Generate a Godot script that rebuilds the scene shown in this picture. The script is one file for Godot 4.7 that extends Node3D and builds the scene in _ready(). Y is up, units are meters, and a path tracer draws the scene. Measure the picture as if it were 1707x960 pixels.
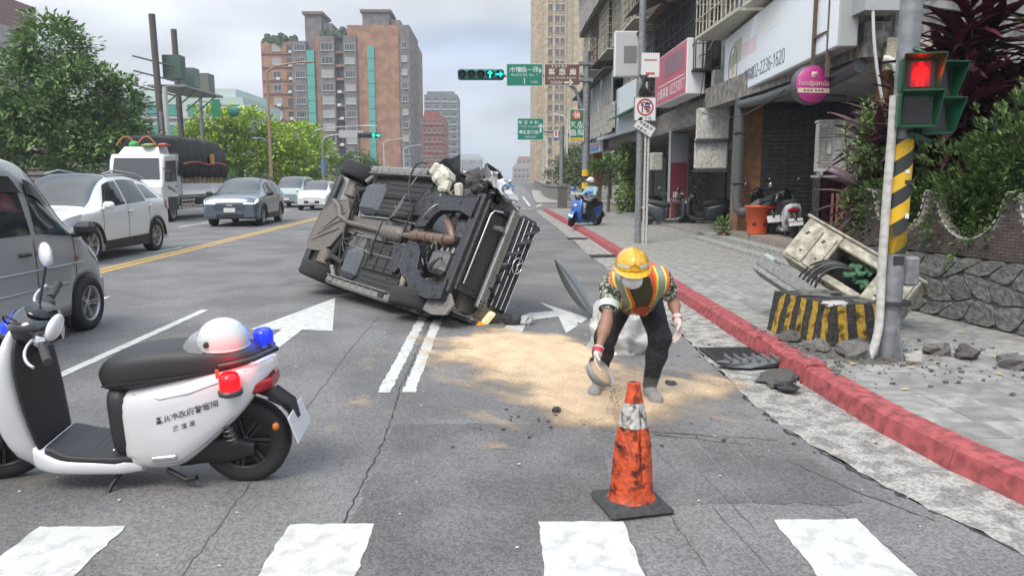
extends Node3D

var rng := RandomNumberGenerator.new()
var used := {}
var mats := {}
var noises := {}
var W: Node3D = self

# ---------- a builder that collects faces for one mesh ----------
class Mb:
	var st := SurfaceTool.new()
	var xf := Transform3D()
	func _init():
		st.begin(Mesh.PRIMITIVE_TRIANGLES)
		flat()
	func flat():
		st.set_smooth_group(0xFFFFFFFF)
	func smooth(g = 1):
		st.set_smooth_group(g)
	func col(c):
		st.set_color(c)
	func tri(a, b, c):
		st.add_vertex(xf * a)
		st.add_vertex(xf * c)
		st.add_vertex(xf * b)
	func quad(a, b, c, d):
		tri(a, b, c)
		tri(a, c, d)
	func quv(a, b, c, d, u0 = Vector2(0, 1), u1 = Vector2(1, 1), u2 = Vector2(1, 0), u3 = Vector2(0, 0)):
		for q in [[a, u0], [c, u2], [b, u1], [a, u0], [d, u3], [c, u2]]:
			st.set_uv(q[1])
			st.add_vertex(xf * q[0])
	func box(c, s, bev = 0.0, bs = Basis()):
		var h = s * 0.5
		bev = minf(bev, minf(h.x, minf(h.y, h.z)) * 0.98)
		flat()
		if bev <= 0.0:
			var p = []
			for i in 8:
				p.append(c + bs * Vector3(h.x * (1 if i & 1 else -1), h.y * (1 if i & 2 else -1), h.z * (1 if i & 4 else -1)))
			for f in [[0, 2, 3, 1], [4, 5, 7, 6], [0, 1, 5, 4], [2, 6, 7, 3], [0, 4, 6, 2], [1, 3, 7, 5]]:
				quad(p[f[0]], p[f[1]], p[f[2]], p[f[3]])
			return
		var P = func(sx, sy, sz, ax):
			var q = Vector3(h.x - bev, h.y - bev, h.z - bev)
			q[ax] += bev
			return c + bs * (q * Vector3(sx, sy, sz))
		for ax in 3:
			var u = (ax + 1) % 3
			var v = (ax + 2) % 3
			for s1 in [-1, 1]:
				var sg = Vector3.ONE
				sg[ax] = s1
				var q = []
				for t in [[-1, -1], [1, -1], [1, 1], [-1, 1]]:
					sg[u] = t[0]
					sg[v] = t[1]
					q.append(P.call(sg.x, sg.y, sg.z, ax))
				if s1 < 0: q.reverse()
				quad(q[0], q[1], q[2], q[3])
			for su in [-1, 1]:
				for sv in [-1, 1]:
					var g0 = Vector3.ONE
					g0[u] = su
					g0[v] = sv
					g0[ax] = -1
					var g1 = g0
					g1[ax] = 1
					var a = P.call(g0.x, g0.y, g0.z, u)
					var b = P.call(g1.x, g1.y, g1.z, u)
					var d = P.call(g1.x, g1.y, g1.z, v)
					var e = P.call(g0.x, g0.y, g0.z, v)
					if su * sv > 0: quad(a, e, d, b)
					else: quad(a, b, d, e)
		for sx in [-1, 1]:
			for sy in [-1, 1]:
				for sz in [-1, 1]:
					var a = P.call(sx, sy, sz, 0)
					var b = P.call(sx, sy, sz, 1)
					var d = P.call(sx, sy, sz, 2)
					if sx * sy * sz > 0: tri(a, b, d)
					else: tri(a, d, b)
	func loft(rings, caps = true, closed = true):
		var n = rings[0].size()
		for i in rings.size() - 1:
			var a = rings[i]
			var b = rings[i + 1]
			for j in (n if closed else n - 1):
				var k = (j + 1) % n
				quad(a[j], a[k], b[k], b[j])
		if caps and closed:
			flat()
			for e in [0, rings.size() - 1]:
				var r = rings[e]
				var m = Vector3()
				for p in r: m += p / n
				for j in n:
					var k = (j + 1) % n
					if e == 0: tri(m, r[k], r[j])
					else: tri(m, r[j], r[k])
	func tube(pts, rad, n = 8, caps = true):
		smooth()
		var rings = []
		var up = Vector3.UP
		for i in pts.size():
			var d = (pts[mini(i + 1, pts.size() - 1)] - pts[maxi(i - 1, 0)]).normalized()
			if i == 0:
				up = Vector3.RIGHT if absf(d.y) > 0.9 else Vector3.UP
			var s = d.cross(up).normalized()
			up = s.cross(d).normalized()
			var r = rad[i] if rad is Array else rad
			var ring = []
			for j in n:
				var a = TAU * j / n
				ring.append(pts[i] + (s * cos(a) - up * sin(a)) * r)
			ring.reverse()
			rings.append(ring)
		loft(rings, caps)
	func lathe(prof, n = 16, hard = false):
		smooth()
		var rings = []
		for p in prof:
			var ring = []
			for j in n:
				var a = TAU * j / n
				ring.append(Vector3(cos(a) * p.x, p.y, -sin(a) * p.x))
			rings.append(ring)
		for i in rings.size() - 1:
			if hard: smooth(2 + i)
			loft([rings[i], rings[i + 1]], false)
		flat()
	func ball(c, r, n = 12, y0 = -1.0, y1 = 1.0):
		smooth()
		var rings = []
		for i in n / 2 + 1:
			var t = lerpf(asin(y0), asin(y1), float(i) / (n / 2))
			var ring = []
			for j in n:
				var a = TAU * j / n
				ring.append(c + Vector3(cos(a) * cos(t) * r.x, sin(t) * r.y, -sin(a) * cos(t) * r.z))
			rings.append(ring)
		loft(rings, false)
		flat()
	func prism(poly, depth, z0 = 0.0):   # 2D outline in xy, pushed along z from z0 to z0 + depth
		flat()
		var pl = PackedVector2Array(poly)
		if not Geometry2D.is_polygon_clockwise(pl): pass
		else: pl.reverse()
		var t = Geometry2D.triangulate_polygon(pl)
		for i in range(0, t.size(), 3):
			var a = pl[t[i]]
			var b = pl[t[i + 1]]
			var c = pl[t[i + 2]]
			if (b - a).cross(c - a) < 0:
				var q = b
				b = c
				c = q
			tri(Vector3(a.x, a.y, z0 + depth), Vector3(b.x, b.y, z0 + depth), Vector3(c.x, c.y, z0 + depth))
			if depth != 0.0: tri(Vector3(a.x, a.y, z0), Vector3(c.x, c.y, z0), Vector3(b.x, b.y, z0))
		if depth == 0.0: return
		for i in pl.size():
			var a = pl[i]
			var b = pl[(i + 1) % pl.size()]
			quad(Vector3(a.x, a.y, z0), Vector3(b.x, b.y, z0), Vector3(b.x, b.y, z0 + depth), Vector3(a.x, a.y, z0 + depth))
	func grid(f: Callable, nu, nv):
		smooth()
		var g = []
		for i in nu + 1:
			var row = []
			for j in nv + 1: row.append(f.call(float(i) / nu, float(j) / nv))
			g.append(row)
		for i in nu:
			for j in nv: quad(g[i][j], g[i + 1][j], g[i + 1][j + 1], g[i][j + 1])
		flat()
	func griduv(f: Callable, nu, nv):
		smooth()
		for i in nu:
			for j in nv:
				var u0 = float(i) / nu
				var u1 = float(i + 1) / nu
				var v0 = float(j) / nv
				var v1 = float(j + 1) / nv
				quv(f.call(u0, v0), f.call(u1, v0), f.call(u1, v1), f.call(u0, v1), Vector2(u0, v0), Vector2(u1, v0), Vector2(u1, v1), Vector2(u0, v1))
		flat()
	func rock(c, r, noise, seed_off, n = 8):
		flat()
		var rings = []
		for i in n / 2 + 1:
			var t = lerpf(-PI / 2, PI / 2, float(i) / (n / 2))
			var ring = []
			for j in n:
				var a = TAU * j / n
				var d = Vector3(cos(a) * cos(t), sin(t), -sin(a) * cos(t))
				var k = 1.0 + 0.55 * noise.get_noise_3dv(d * 60.0 + Vector3.ONE * seed_off)
				ring.append(c + d * r * k)
			rings.append(ring)
		for i in rings.size() - 1:
			for j in n:
				var k = (j + 1) % n
				quad(rings[i][j], rings[i][k], rings[i + 1][k], rings[i + 1][j])
	func done() -> ArrayMesh:
		st.generate_normals()
		return st.commit()

# ---------- naming and tagging ----------
func numbered(parent: Node, called: String) -> String:
	var key = str(parent.get_instance_id()) + called
	var k = used.get(key, 0)
	used[key] = k + 1
	return called if k == 0 else "%s_%03d" % [called, k]

func tag(o: Node, label: String, category: String, group := ""):
	o.set_meta("label", label)
	o.set_meta("category", category)
	if group: o.set_meta("group", group)
	return o

func thing(called, label, category, at = Vector3.ZERO, turn = 0.0, group = "") -> Node3D:
	var o := Node3D.new()
	o.name = numbered(self, called)
	add_child(o)
	o.position = at
	o.rotation.y = turn
	return tag(o, label, category, group)

func part(parent, called, mb, m) -> MeshInstance3D:
	var o := MeshInstance3D.new()
	o.mesh = mb.done() if mb is Mb else mb
	o.material_override = m
	o.name = numbered(parent, called)
	parent.add_child(o)
	return o

func sub(parent, called, at = Vector3.ZERO, basis = Basis()) -> Node3D:
	var o := Node3D.new()
	o.name = numbered(parent, called)
	parent.add_child(o)
	o.transform = Transform3D(basis, at)
	return o

func single(called, label, category, mb, m, at = Vector3.ZERO, turn = 0.0, group = ""):
	var o = part(self, called, mb, m)
	o.position = at
	o.rotation.y = turn
	return tag(o, label, category, group)

func struct(called, mb, m, parent = self):
	var o = part(parent, called, mb, m)
	if parent == self: o.set_meta("kind", "structure")
	return o

func stuff(o):
	o.set_meta("kind", "stuff")
	return o

func copy(o: Node3D, label, at, turn = 0.0, group = ""):
	var c = o.duplicate()
	var base = str(o.name)
	var cut = base.rfind("_0")
	if cut > 0: base = base.substr(0, cut)
	c.name = numbered(self, base)
	add_child(c)
	c.position = at
	c.rotation.y = turn
	c.set_meta("label", label)
	if group:
		c.set_meta("group", group)
	return c

# ---------- materials ----------
func noise_tex(key, kind, freq, oct, lo, hi, size = 512, cut = [0.0, 1.0], bump = false) -> NoiseTexture2D:
	if noises.has(key): return noises[key]
	var n := FastNoiseLite.new()
	n.noise_type = kind
	n.frequency = freq
	n.fractal_octaves = oct
	n.seed = hash(key) % 1000
	if kind == FastNoiseLite.TYPE_CELLULAR:
		n.cellular_return_type = FastNoiseLite.RETURN_CELL_VALUE
	var t := NoiseTexture2D.new()
	t.width = size
	t.height = size
	t.seamless = true
	t.noise = n
	var g := Gradient.new()
	g.offsets = PackedFloat32Array(cut)
	g.colors = PackedColorArray([Color(lo, lo, lo), Color(hi, hi, hi)])
	t.color_ramp = g
	noises[key] = t
	return t

func tex(key) -> Texture2D:
	match key:
		"fine": return noise_tex(key, FastNoiseLite.TYPE_SIMPLEX, 0.22, 2, 0.8, 1.0, 512, [0.2, 0.8])
		"grain": return noise_tex(key, FastNoiseLite.TYPE_CELLULAR, 0.2, 1, 0.74, 1.0, 1024, [0.0, 0.9])
		"aggr": return noise_tex(key, FastNoiseLite.TYPE_CELLULAR, 0.15, 1, 0.77, 1.0, 1024, [0.0, 0.8])
		"soot": return noise_tex(key, FastNoiseLite.TYPE_SIMPLEX, 0.007, 8, 0.3, 1.0, 1024, [0.26, 0.42])
		"mid": return noise_tex(key, FastNoiseLite.TYPE_SIMPLEX_SMOOTH, 0.012, 6, 0.84, 1.0, 512, [0.25, 0.75])
		"patch": return noise_tex(key, FastNoiseLite.TYPE_SIMPLEX_SMOOTH, 0.006, 7, 0.86, 1.0, 1024, [0.25, 0.7])
		"dirt": return noise_tex(key, FastNoiseLite.TYPE_SIMPLEX, 0.008, 7, 0.8, 1.0, 1024, [0.3, 0.6])
		"wear": return noise_tex(key, FastNoiseLite.TYPE_SIMPLEX, 0.006, 9, 0.91, 1.0, 1024, [0.2, 0.42])
		"streak": return noise_tex(key, FastNoiseLite.TYPE_SIMPLEX, 0.012, 7, 0.8, 1.0, 1024, [0.3, 0.65])
		"bumpf": return noise_tex(key, FastNoiseLite.TYPE_SIMPLEX, 0.2, 3, 0.0, 1.0, 512)
		"bumpm": return noise_tex(key, FastNoiseLite.TYPE_SIMPLEX_SMOOTH, 0.012, 6, 0.0, 1.0, 512)
	return null

# o: tex, sc (repeats per metre), bump, bh (height in cm), det, dsc, metal, coat, emit, en, alpha, local
func mat(c: Color, rough = 0.8, o = {}) -> StandardMaterial3D:
	var key = str(c) + str(rough) + str(o)
	if mats.has(key): return mats[key]
	var m := StandardMaterial3D.new()
	m.albedo_color = c
	m.roughness = rough
	m.metallic = o.get("metal", 0.0)
	if o.has("spec"): m.metallic_specular = o.spec
	var tri = o.has("tex") or o.has("bump")
	if tri:
		m.uv1_triplanar = true
		m.uv1_world_triplanar = not o.has("local")
		var s = o.get("sc", 1.0)
		m.uv1_scale = s if s is Vector3 else Vector3.ONE * s
	if o.has("tex"): m.albedo_texture = tex(o.tex)
	if o.has("bump"):
		m.heightmap_enabled = true
		m.heightmap_texture = tex(o.bump)
		m.heightmap_scale = o.get("bh", 0.3)
	if o.has("det"):
		m.detail_enabled = true
		m.detail_albedo = tex(o.det)
		m.detail_blend_mode = BaseMaterial3D.BLEND_MODE_MUL
		m.detail_uv_layer = BaseMaterial3D.DETAIL_UV_2
		m.uv2_triplanar = true
		m.uv2_world_triplanar = not o.has("local")
		var s2 = o.get("dsc", 0.2)
		m.uv2_scale = s2 if s2 is Vector3 else Vector3.ONE * s2
	if o.has("coat"):
		m.clearcoat_enabled = true
		m.clearcoat = o.coat
		m.clearcoat_roughness = 0.08
	if o.has("emit"):
		m.emission_enabled = true
		m.emission = o.emit
		m.emission_energy_multiplier = o.get("en", 1.0)
	if o.has("alpha"):
		m.transparency = BaseMaterial3D.TRANSPARENCY_ALPHA
		m.albedo_color.a = o.alpha
	if o.has("back"):
		m.backlight_enabled = true
		m.backlight = o.back
	if o.has("vc"): m.vertex_color_use_as_albedo = true
	m.cull_mode = BaseMaterial3D.CULL_DISABLED
	mats[key] = m
	return m

func lin(r, g = -1.0, b = -1.0) -> Color:   # a linear base colour
	return (Color(r, r, r) if g < 0 else Color(r, g, b)).linear_to_srgb()

# ---------- lettering ----------
var glyph := {
	"臺": "1181 4042 2262 3363653533 17168687 2777 5759 3868 1999", "北": "3139 1434 0837 61689896 6583",
	"市": "5052 0292 2724848776 5259", "政": "0141 2128 2444 0508 0848 6043 5393 8359 5599",
	"府": "4041 1191 11161609 4325 3539 5494 848979 6667", "警": "0141 1012 3032 134345 6052 5292 8254 6294 1585 2676 2777 2868692928",
	"察": "4041 03019193 3214 2344 4325 5364 6384 2575 0797 575949 2838 7879", "局": "1181818313 11171709 35858979 3666686838",
	"巡": "1021 0333333609 0999 504254 706274 908294", "邏": "1021 03333326 0999 4191934341 6163 7173 4585 5559 7579 4777 6399",
	"車": "0191 2383872723 2585 5059 0898", "木": "0393 5059 5208 5298", "柵": "0242 2029 2305 2345 515961 6169 717991 9199 4595",
	"路": "0131340401 2428 2646 0509 0949 6042 618345 5397 5686895956", "一": "0595", "段": "301018 1333 1636 0838 505380 8083 4494 8459 5599",
	"集": "3003 2126 2191 2383 2585 5126 1686 0797 5659 4729 6799", "應": "5051 111909 1191 3223 3239 4393 4595 4797 3999 6297 3848",
	"廟": "5051 111909 1191 2363 3369 2464672724 2868 7379 7393 9399 7595 7797",
	"新": "2021 0141 1213 3233 0444 2449 0646 2608 2648 61525258 5494 7479 9161", "店": "5051 111909 1191 5255 5484 3686893936",
	"中": "1383861613 5059", "和": "3012 0444 2029 2406 2446 5292985852", "高": "5051 0191 3363653533 16196868 168689 3767693937",
	"速": "1021 03333609 0999 4191 4383854543 6058 6648 6698", "公": "4004 5094 441777 6588", "叉": "117109 1299 3444", "危": "4013 2161 6143 1494 1409 363999 36767757",
	"險": "1019 10404032 32454514 7043 7094 5474 4666684846 7696987876", "停": "3013 2129 6061 4191 5282845452 46459596 5787 777969",
	"訂": "2020 0242 0434 0636 0838393908 5292 828979", "購": "0131380801 0333 0535 4191 6062 8082 4494 4649 4696 9699 6469 4898",
	"專": "1181 2272752522 4046 0595 1797 7679 69 3839", "線": "2002 0232 3205 0537 2429 0618 4648 6051 5191955551 5393 7579 4769 7699",
	"慢": "2029 0305 4345 5181835351 4494 4696 4499 9449"}

func write_glyph(mb: Mb, ch: String, place: Callable, h: float, w: float, k0: int) -> int:
	var k = k0
	if not glyph.has(ch): return k
	for s in glyph[ch].split(" "):
		var pts = []
		for i in range(0, s.length() - 1, 2):
			if s[i].is_valid_int() and s[i + 1].is_valid_int():
				pts.append(Vector2(s[i].to_int() / 9.0 - 0.5, 0.5 - s[i + 1].to_int() / 9.0) * h)
		for i in pts.size() - 1:
			var d = (pts[i + 1] - pts[i])
			if d.length() < 0.001: continue
			d = d.normalized() * w * 0.5
			var n = Vector2(-d.y, d.x)
			var a = pts[i] - d
			var b = pts[i + 1] + d
			var e = 0.00025 * (k % 12)
			mb.quad(place.call(a - n, e), place.call(b - n, e), place.call(b + n, e), place.call(a + n, e))
			k += 1
	return k

# text laid on a plane through o with directions u (along) and v (up); returns nothing, faces along u x v
func write_row(mb: Mb, text: String, o: Vector3, u: Vector3, v: Vector3, h: float, step: float, w: float):
	var nrm = u.cross(v)
	var k = 0
	for i in text.length():
		var x = (i - (text.length() - 1) * 0.5) * step
		k = write_glyph(mb, text[i], func(p, e): return o + u * (p.x + x) + v * p.y + nrm * (0.002 + e), h, w, k)

func latin(parent, text: String, o: Vector3, u: Vector3, v: Vector3, h: float, m, called = "lettering", squeeze = 1.0):
	var t := TextMesh.new()
	var f := SystemFont.new()
	f.font_names = PackedStringArray(["Droid Sans"])
	t.font = f
	t.text = text
	t.font_size = 64
	t.pixel_size = h / 46.0
	t.depth = 0.004
	t.curve_step = 4.0
	var mi := MeshInstance3D.new()
	mi.mesh = t
	mi.material_override = m
	mi.name = numbered(parent, called)
	parent.add_child(mi)
	mi.transform = Transform3D(Basis(u * squeeze, v, u.cross(v)), o + u.cross(v) * 0.003)
	return mi

func bez(a, b, c, d, n = 8) -> Array:
	var out = []
	for i in n + 1: out.append(a.bezier_interpolate(b, c, d, float(i) / n))
	return out

func interp(tab, x):   # rows [x, values ...], smooth between rows
	if x <= tab[0][0]: return tab[0]
	for i in tab.size() - 1:
		var a = tab[i]
		var b = tab[i + 1]
		if x <= b[0]:
			var t = (x - a[0]) / (b[0] - a[0])
			var p = tab[maxi(i - 1, 0)]
			var q = tab[mini(i + 2, tab.size() - 1)]
			var out = [x]
			for k in range(1, a.size()):
				var ma = 0.0 if i == 0 else (b[k] - p[k]) / (b[0] - p[0])
				var mb2 = 0.0 if i == tab.size() - 2 else (q[k] - a[k]) / (q[0] - a[0])
				var sl = (b[k] - a[k]) / (b[0] - a[0])
				if sl == 0.0 or ma * sl < 0: ma = 0.0
				else: ma = clampf(ma / sl, 0.0, 2.0) * sl
				if sl == 0.0 or mb2 * sl < 0: mb2 = 0.0
				else: mb2 = clampf(mb2 / sl, 0.0, 2.0) * sl
				out.append(cubic(a[k], b[k], ma * (b[0] - a[0]), mb2 * (b[0] - a[0]), t))
			return out
	return tab[-1]

func cubic(a, b, m0, m1, t):
	var t2 = t * t
	var t3 = t2 * t
	return a * (2 * t3 - 3 * t2 + 1) + m0 * (t3 - 2 * t2 + t) + b * (-2 * t3 + 3 * t2) + m1 * (t3 - t2)

func hn(i) -> float:   # a steady pseudo-random number in 0..1
	return fposmod(sin(i * 12.9898 + 4.1) * 43758.5453, 1.0)

func _ready():
	rng.seed = 7
	var cam := Camera3D.new()
	cam.name = "camera"
	add_child(cam)
	cam.position = Vector3(0, 1.6, 0)
	cam.rotation_degrees = Vector3(-8.08, -1.26, 0)
	cam.fov = 41.06
	cam.near = 0.05
	cam.far = 3000
	cam.current = true
	var env := Environment.new()
	env.background_mode = Environment.BG_SKY
	env.tonemap_mode = Environment.TONE_MAPPER_LINEAR
	env.tonemap_exposure = 2.0
	env.sdfgi_enabled = true
	env.ssao_enabled = true
	env.ssil_enabled = true
	env.volumetric_fog_enabled = true
	env.volumetric_fog_density = 0.0
	env.fog_enabled = true
	env.fog_density = 0.0008
	env.fog_light_color = Color(0.86, 0.89, 0.93)
	var sky := Sky.new()
	var pan := PanoramaSkyMaterial.new()
	pan.panorama = ImageTexture.create_from_image(sky_image())
	sky.sky_material = pan
	env.sky = sky
	var we := WorldEnvironment.new()
	we.name = "world_environment"
	we.environment = env
	add_child(we)
	var sun := DirectionalLight3D.new()
	sun.name = "sun"
	sun.light_energy = 0.5
	sun.light_color = Color(1.0, 0.97, 0.92)
	sun.light_angular_distance = 25.0
	sun.shadow_enabled = true
	sun.rotation_degrees = Vector3(-52, -32, 0)
	add_child(sun)
	build_ground()
	build_far()
	build_facades()
	build_green()
	build_street()
	build_vehicles()
	build_wreck()
	build_scooters()
	build_people()
	build_small()

func sky_image() -> Image:
	var w = 1024
	var h = 512
	var im := Image.create(w, h, false, Image.FORMAT_RGBF)
	var n := FastNoiseLite.new()
	n.seed = 11
	n.frequency = 1.0
	n.fractal_octaves = 5
	var n2 := FastNoiseLite.new()
	n2.seed = 23
	n2.frequency = 0.8
	n2.fractal_octaves = 3
	for y in h:
		var el = (0.5 - (y + 0.5) / h) * PI
		var s = sin(el)
		for x in w:
			if el < -0.02:
				im.set_pixel(x, y, Color(0.12, 0.12, 0.12))
				continue
			var az = TAU * (x + 0.5) / w
			var d = Vector3(sin(az) * cos(el), maxf(s, 0.0), -cos(az) * cos(el))
			# the cloud deck seen as a flat layer, so that it draws together towards the horizon
			var q = Vector3(d.x, 0.0, d.z) / (d.y + 0.16)
			var k = n.get_noise_3dv(q * 0.75) * 0.5 + 0.5
			var k2 = n2.get_noise_3dv(q * 0.55 + Vector3(4, 0, 2)) * 0.5 + 0.5
			var L = 0.325 * (1.0 + 2.6 * s) * lerpf(0.72, 1.30, smoothstep(0.25, 0.75, k))
			var thin = smoothstep(0.42, 0.66, k2) * smoothstep(0.02, 0.2, s)
			var c = Color(0.96, 1.0, 1.07) * L
			c = c.lerp(Color(0.66, 0.83, 1.08) * L * 0.86, thin * 0.95)
			var haze = exp(-maxf(s, 0.0) * 14.0)
			c = c.lerp(Color(0.40, 0.42, 0.445), haze * 0.75)
			im.set_pixel(x, y, c)
	return im

# ---------- road, gutter, kerb, pavement, markings ----------
var gut := [[2.9, -1.2], [2.5, -2.2], [2.26, -3.12], [2.1, -3.6], [2.0, -4.0], [1.87, -4.8], [1.86, -5.4], [1.9, -7.0], [1.97, -8.8], [2.0, -14.0], [2.03, -25.0], [2.05, -39.0]]
var kerbl := [[4.6, -0.8], [3.4, -1.9], [2.85, -2.8], [2.58, -3.5], [2.49, -4.0], [2.42, -4.6], [2.39, -5.6], [2.4, -6.9], [2.42, -9.4], [2.47, -12.6], [2.52, -21.0], [2.45, -30.0], [2.38, -39.0]]

func at_z(line, z):
	for i in line.size() - 1:
		if z <= line[i][1] and z >= line[i + 1][1]:
			return lerpf(line[i][0], line[i + 1][0], (z - line[i][1]) / (line[i + 1][1] - line[i][1]))
	return line[-1][0] if z < line[-1][1] else line[0][0]

func sheet(poly, y, called, m, parent = self):   # a flat outline [x, z] on the ground
	var mb := Mb.new()
	mb.xf = Transform3D(Basis(Vector3(1, 0, 0), Vector3(0, 0, -1), Vector3(0, 1, 0)), Vector3(0, y, 0))
	var pl = []
	for p in poly: pl.append(Vector2(p[0], -p[1]))
	mb.prism(pl, 0.0)
	return struct(called, mb, m, parent)

func rough_edge(x0, x1, z0, z1, step, amp, sd):   # a rectangle whose outline is worn
	var out = []
	var cs = [[x0, z0], [x1, z0], [x1, z1], [x0, z1]]
	for i in 4:
		var a = cs[i]
		var b = cs[(i + 1) % 4]
		var n = maxi(1, int(Vector2(b[0] - a[0], b[1] - a[1]).length() / step))
		for k in n:
			var t = float(k) / n
			var j = (hn(sd * 91.7 + i * 37 + k) - 0.5) * amp
			var j2 = (hn(sd * 17.3 + i * 53 + k) - 0.5) * amp
			out.append([lerpf(a[0], b[0], t) + j, lerpf(a[1], b[1], t) + j2])
	return out

func crack(pts, w, sd, m, called, parent):
	var mb := Mb.new()
	mb.xf.origin.y = 0.0025
	var L = []
	for i in pts.size() - 1:
		var a = Vector2(pts[i][0], pts[i][1])
		var b = Vector2(pts[i + 1][0], pts[i + 1][1])
		var n = maxi(2, int((b - a).length() / 0.05))
		for k in n:
			var p = a.lerp(b, float(k) / n)
			var s = (b - a).normalized().orthogonal()
			L.append(p + s * (hn(sd + i * 31 + k * 1.7) - 0.5) * w * 1.6)
	var wd = []
	for k in L.size(): wd.append(w * (0.25 + 0.75 * hn(sd * 3 + k)))
	for k in L.size() - 1:
		var s = (L[k + 1] - L[k]).normalized().orthogonal()
		var a0 = L[k] - s * wd[k] * 0.5
		var a1 = L[k] + s * wd[k] * 0.5
		var b0 = L[k + 1] - s * wd[k + 1] * 0.5
		var b1 = L[k + 1] + s * wd[k + 1] * 0.5
		mb.quad(Vector3(a0.x, 0, a0.y), Vector3(b0.x, 0, b0.y), Vector3(b1.x, 0, b1.y), Vector3(a1.x, 0, a1.y))
	return part(parent, called, mb, m)

func build_ground():
	var asphalt = mat(lin(0.212, 0.204, 0.2), 0.88, {"tex": "aggr", "sc": 0.6, "bump": "bumpf", "bh": 0.25, "det": "patch", "dsc": 0.11})
	var concrete = mat(lin(0.42, 0.40, 0.365), 0.92, {"tex": "aggr", "sc": 0.45, "bump": "bumpf", "bh": 0.8, "det": "dirt", "dsc": 0.5})
	var paint = mat(lin(0.66, 0.66, 0.63), 0.7, {"tex": "wear", "sc": 0.9, "det": "fine", "dsc": 1.4, "bump": "bumpf", "bh": 0.2})
	var yellow = mat(lin(0.62, 0.40, 0.10), 0.7, {"tex": "wear", "sc": 0.5, "det": "fine", "dsc": 1.1})
	var dark = mat(lin(0.035), 0.95)
	sheet([[-900, 60], [900, 60], [900, -1500], [-900, -1500]], -0.05, "ground", mat(lin(0.13, 0.13, 0.12), 0.95, {"tex": "mid", "sc": 0.1}))
	var rp = []
	for g in gut: rp.append([g[0], g[1]])
	var road_poly = [[2.9, 40], [2.9, -1.2]] + rp.slice(1) + [[7.5, -42], [30, -44], [30, -48], [6, -50], [3.2, -60], [5.5, -150], [9, -420], [-24, -420], [-18.5, -120], [-16.8, 40]]
	var road = sheet(road_poly, 0.0, "road", asphalt)
	# gutter slab of washed concrete, in lengths
	var gutter := Mb.new()
	for i in 11:
		var z0 = gut[i][1]
		var z1 = gut[i + 1][1]
		var n = maxi(1, int((z0 - z1) / 0.08)) if z0 > -9 else 4
		for k in n:
			var za = lerpf(z0, z1, float(k) / n)
			var zb = lerpf(z0, z1, float(k + 1) / n)
			var w0 = (hn(i * 40 + k) - 0.5) * 0.05
			var w1 = (hn(i * 40 + k + 1) - 0.5) * 0.05 if k < n - 1 else (hn((i + 1) * 40) - 0.5) * 0.05
			gutter.quad(Vector3(at_z(gut, za) + w0, 0.004, za), Vector3(at_z(kerbl, za) + 0.02, 0.012, za), Vector3(at_z(kerbl, zb) + 0.02, 0.012, zb), Vector3(at_z(gut, zb) + w1, 0.004, zb))
	struct("gutter", gutter, concrete)
	# kerb: painted stones laid end to end
	var red = mat(lin(0.38, 0.082, 0.085), 0.8, {"tex": "dirt", "sc": 0.8, "bump": "bumpm", "bh": 1.0, "det": "wear", "dsc": 0.9})
	var kerb := Node3D.new()
	kerb.name = "kerb"
	add_child(kerb)
	kerb.set_meta("kind", "structure")
	var zs = []
	var z = -1.0
	while z > -39.0:
		zs.append(z)
		z -= 0.6 if z > -9 else 1.0
	for i in zs.size() - 1:
		var a = Vector3(at_z(kerbl, zs[i]), 0, zs[i])
		var b = Vector3(at_z(kerbl, zs[i + 1]), 0, zs[i + 1])
		var d = (b - a)
		var s = d.cross(Vector3.UP).normalized()
		d = d.normalized() * 0.004
		var broken = zs[i] < -5.7 and zs[i] > -6.9
		var mb := Mb.new()
		var nk = 5 if zs[i] > -9 else 1
		var rings = []
		for k in nk + 1:
			var p = (a + d).lerp(b - d, float(k) / nk)
			var j = (hn(i * 7 + k) - 0.5) * (0.05 if broken else 0.008)
			var hh = 0.145 + (hn(i * 9 + k * 3) - 0.5) * (0.07 if broken else 0.006)
			rings.append([p + s * j + Vector3(0, -0.03, 0), p + s * 0.19 + Vector3(0, -0.03, 0), p + s * 0.2 + Vector3(0, hh, 0), p + s * (0.06 + j) + Vector3(0, hh, 0), p + s * (0.035 + j) + Vector3(0, hh - 0.02, 0)])
		mb.loft(rings)
		part(kerb, "kerb_stone", mb, red)
	# pavement bed and slabs
	var bed := Mb.new()
	for i in 20:
		var za = lerpf(-1.0, -39.0, i / 20.0)
		var zb = lerpf(-1.0, -39.0, (i + 1) / 20.0)
		bed.quad(Vector3(at_z(kerbl, za) + 0.19, 0.122, za), Vector3(30, 0.122, za), Vector3(30, 0.122, zb), Vector3(at_z(kerbl, zb) + 0.19, 0.122, zb))
	var pave = struct("pavement", bed, mat(lin(0.10, 0.098, 0.092), 0.95, {"tex": "mid", "sc": 1.5}))
	var tm = []
	for k in 4: tm.append(mat(lin(0.335 + 0.03 * k, 0.325 + 0.03 * k, 0.30 + 0.028 * k), 0.85, {"tex": "mid", "sc": 0.7 + 0.1 * k, "det": "fine", "dsc": 1.3, "bump": "bumpf", "bh": 0.25}))
	var tile := Mb.new()
	tile.box(Vector3.ZERO, Vector3(0.294, 0.03, 0.294), 0.004)
	var tile_mesh = tile.done()
	var rest := Mb.new()
	var count = 0
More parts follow.
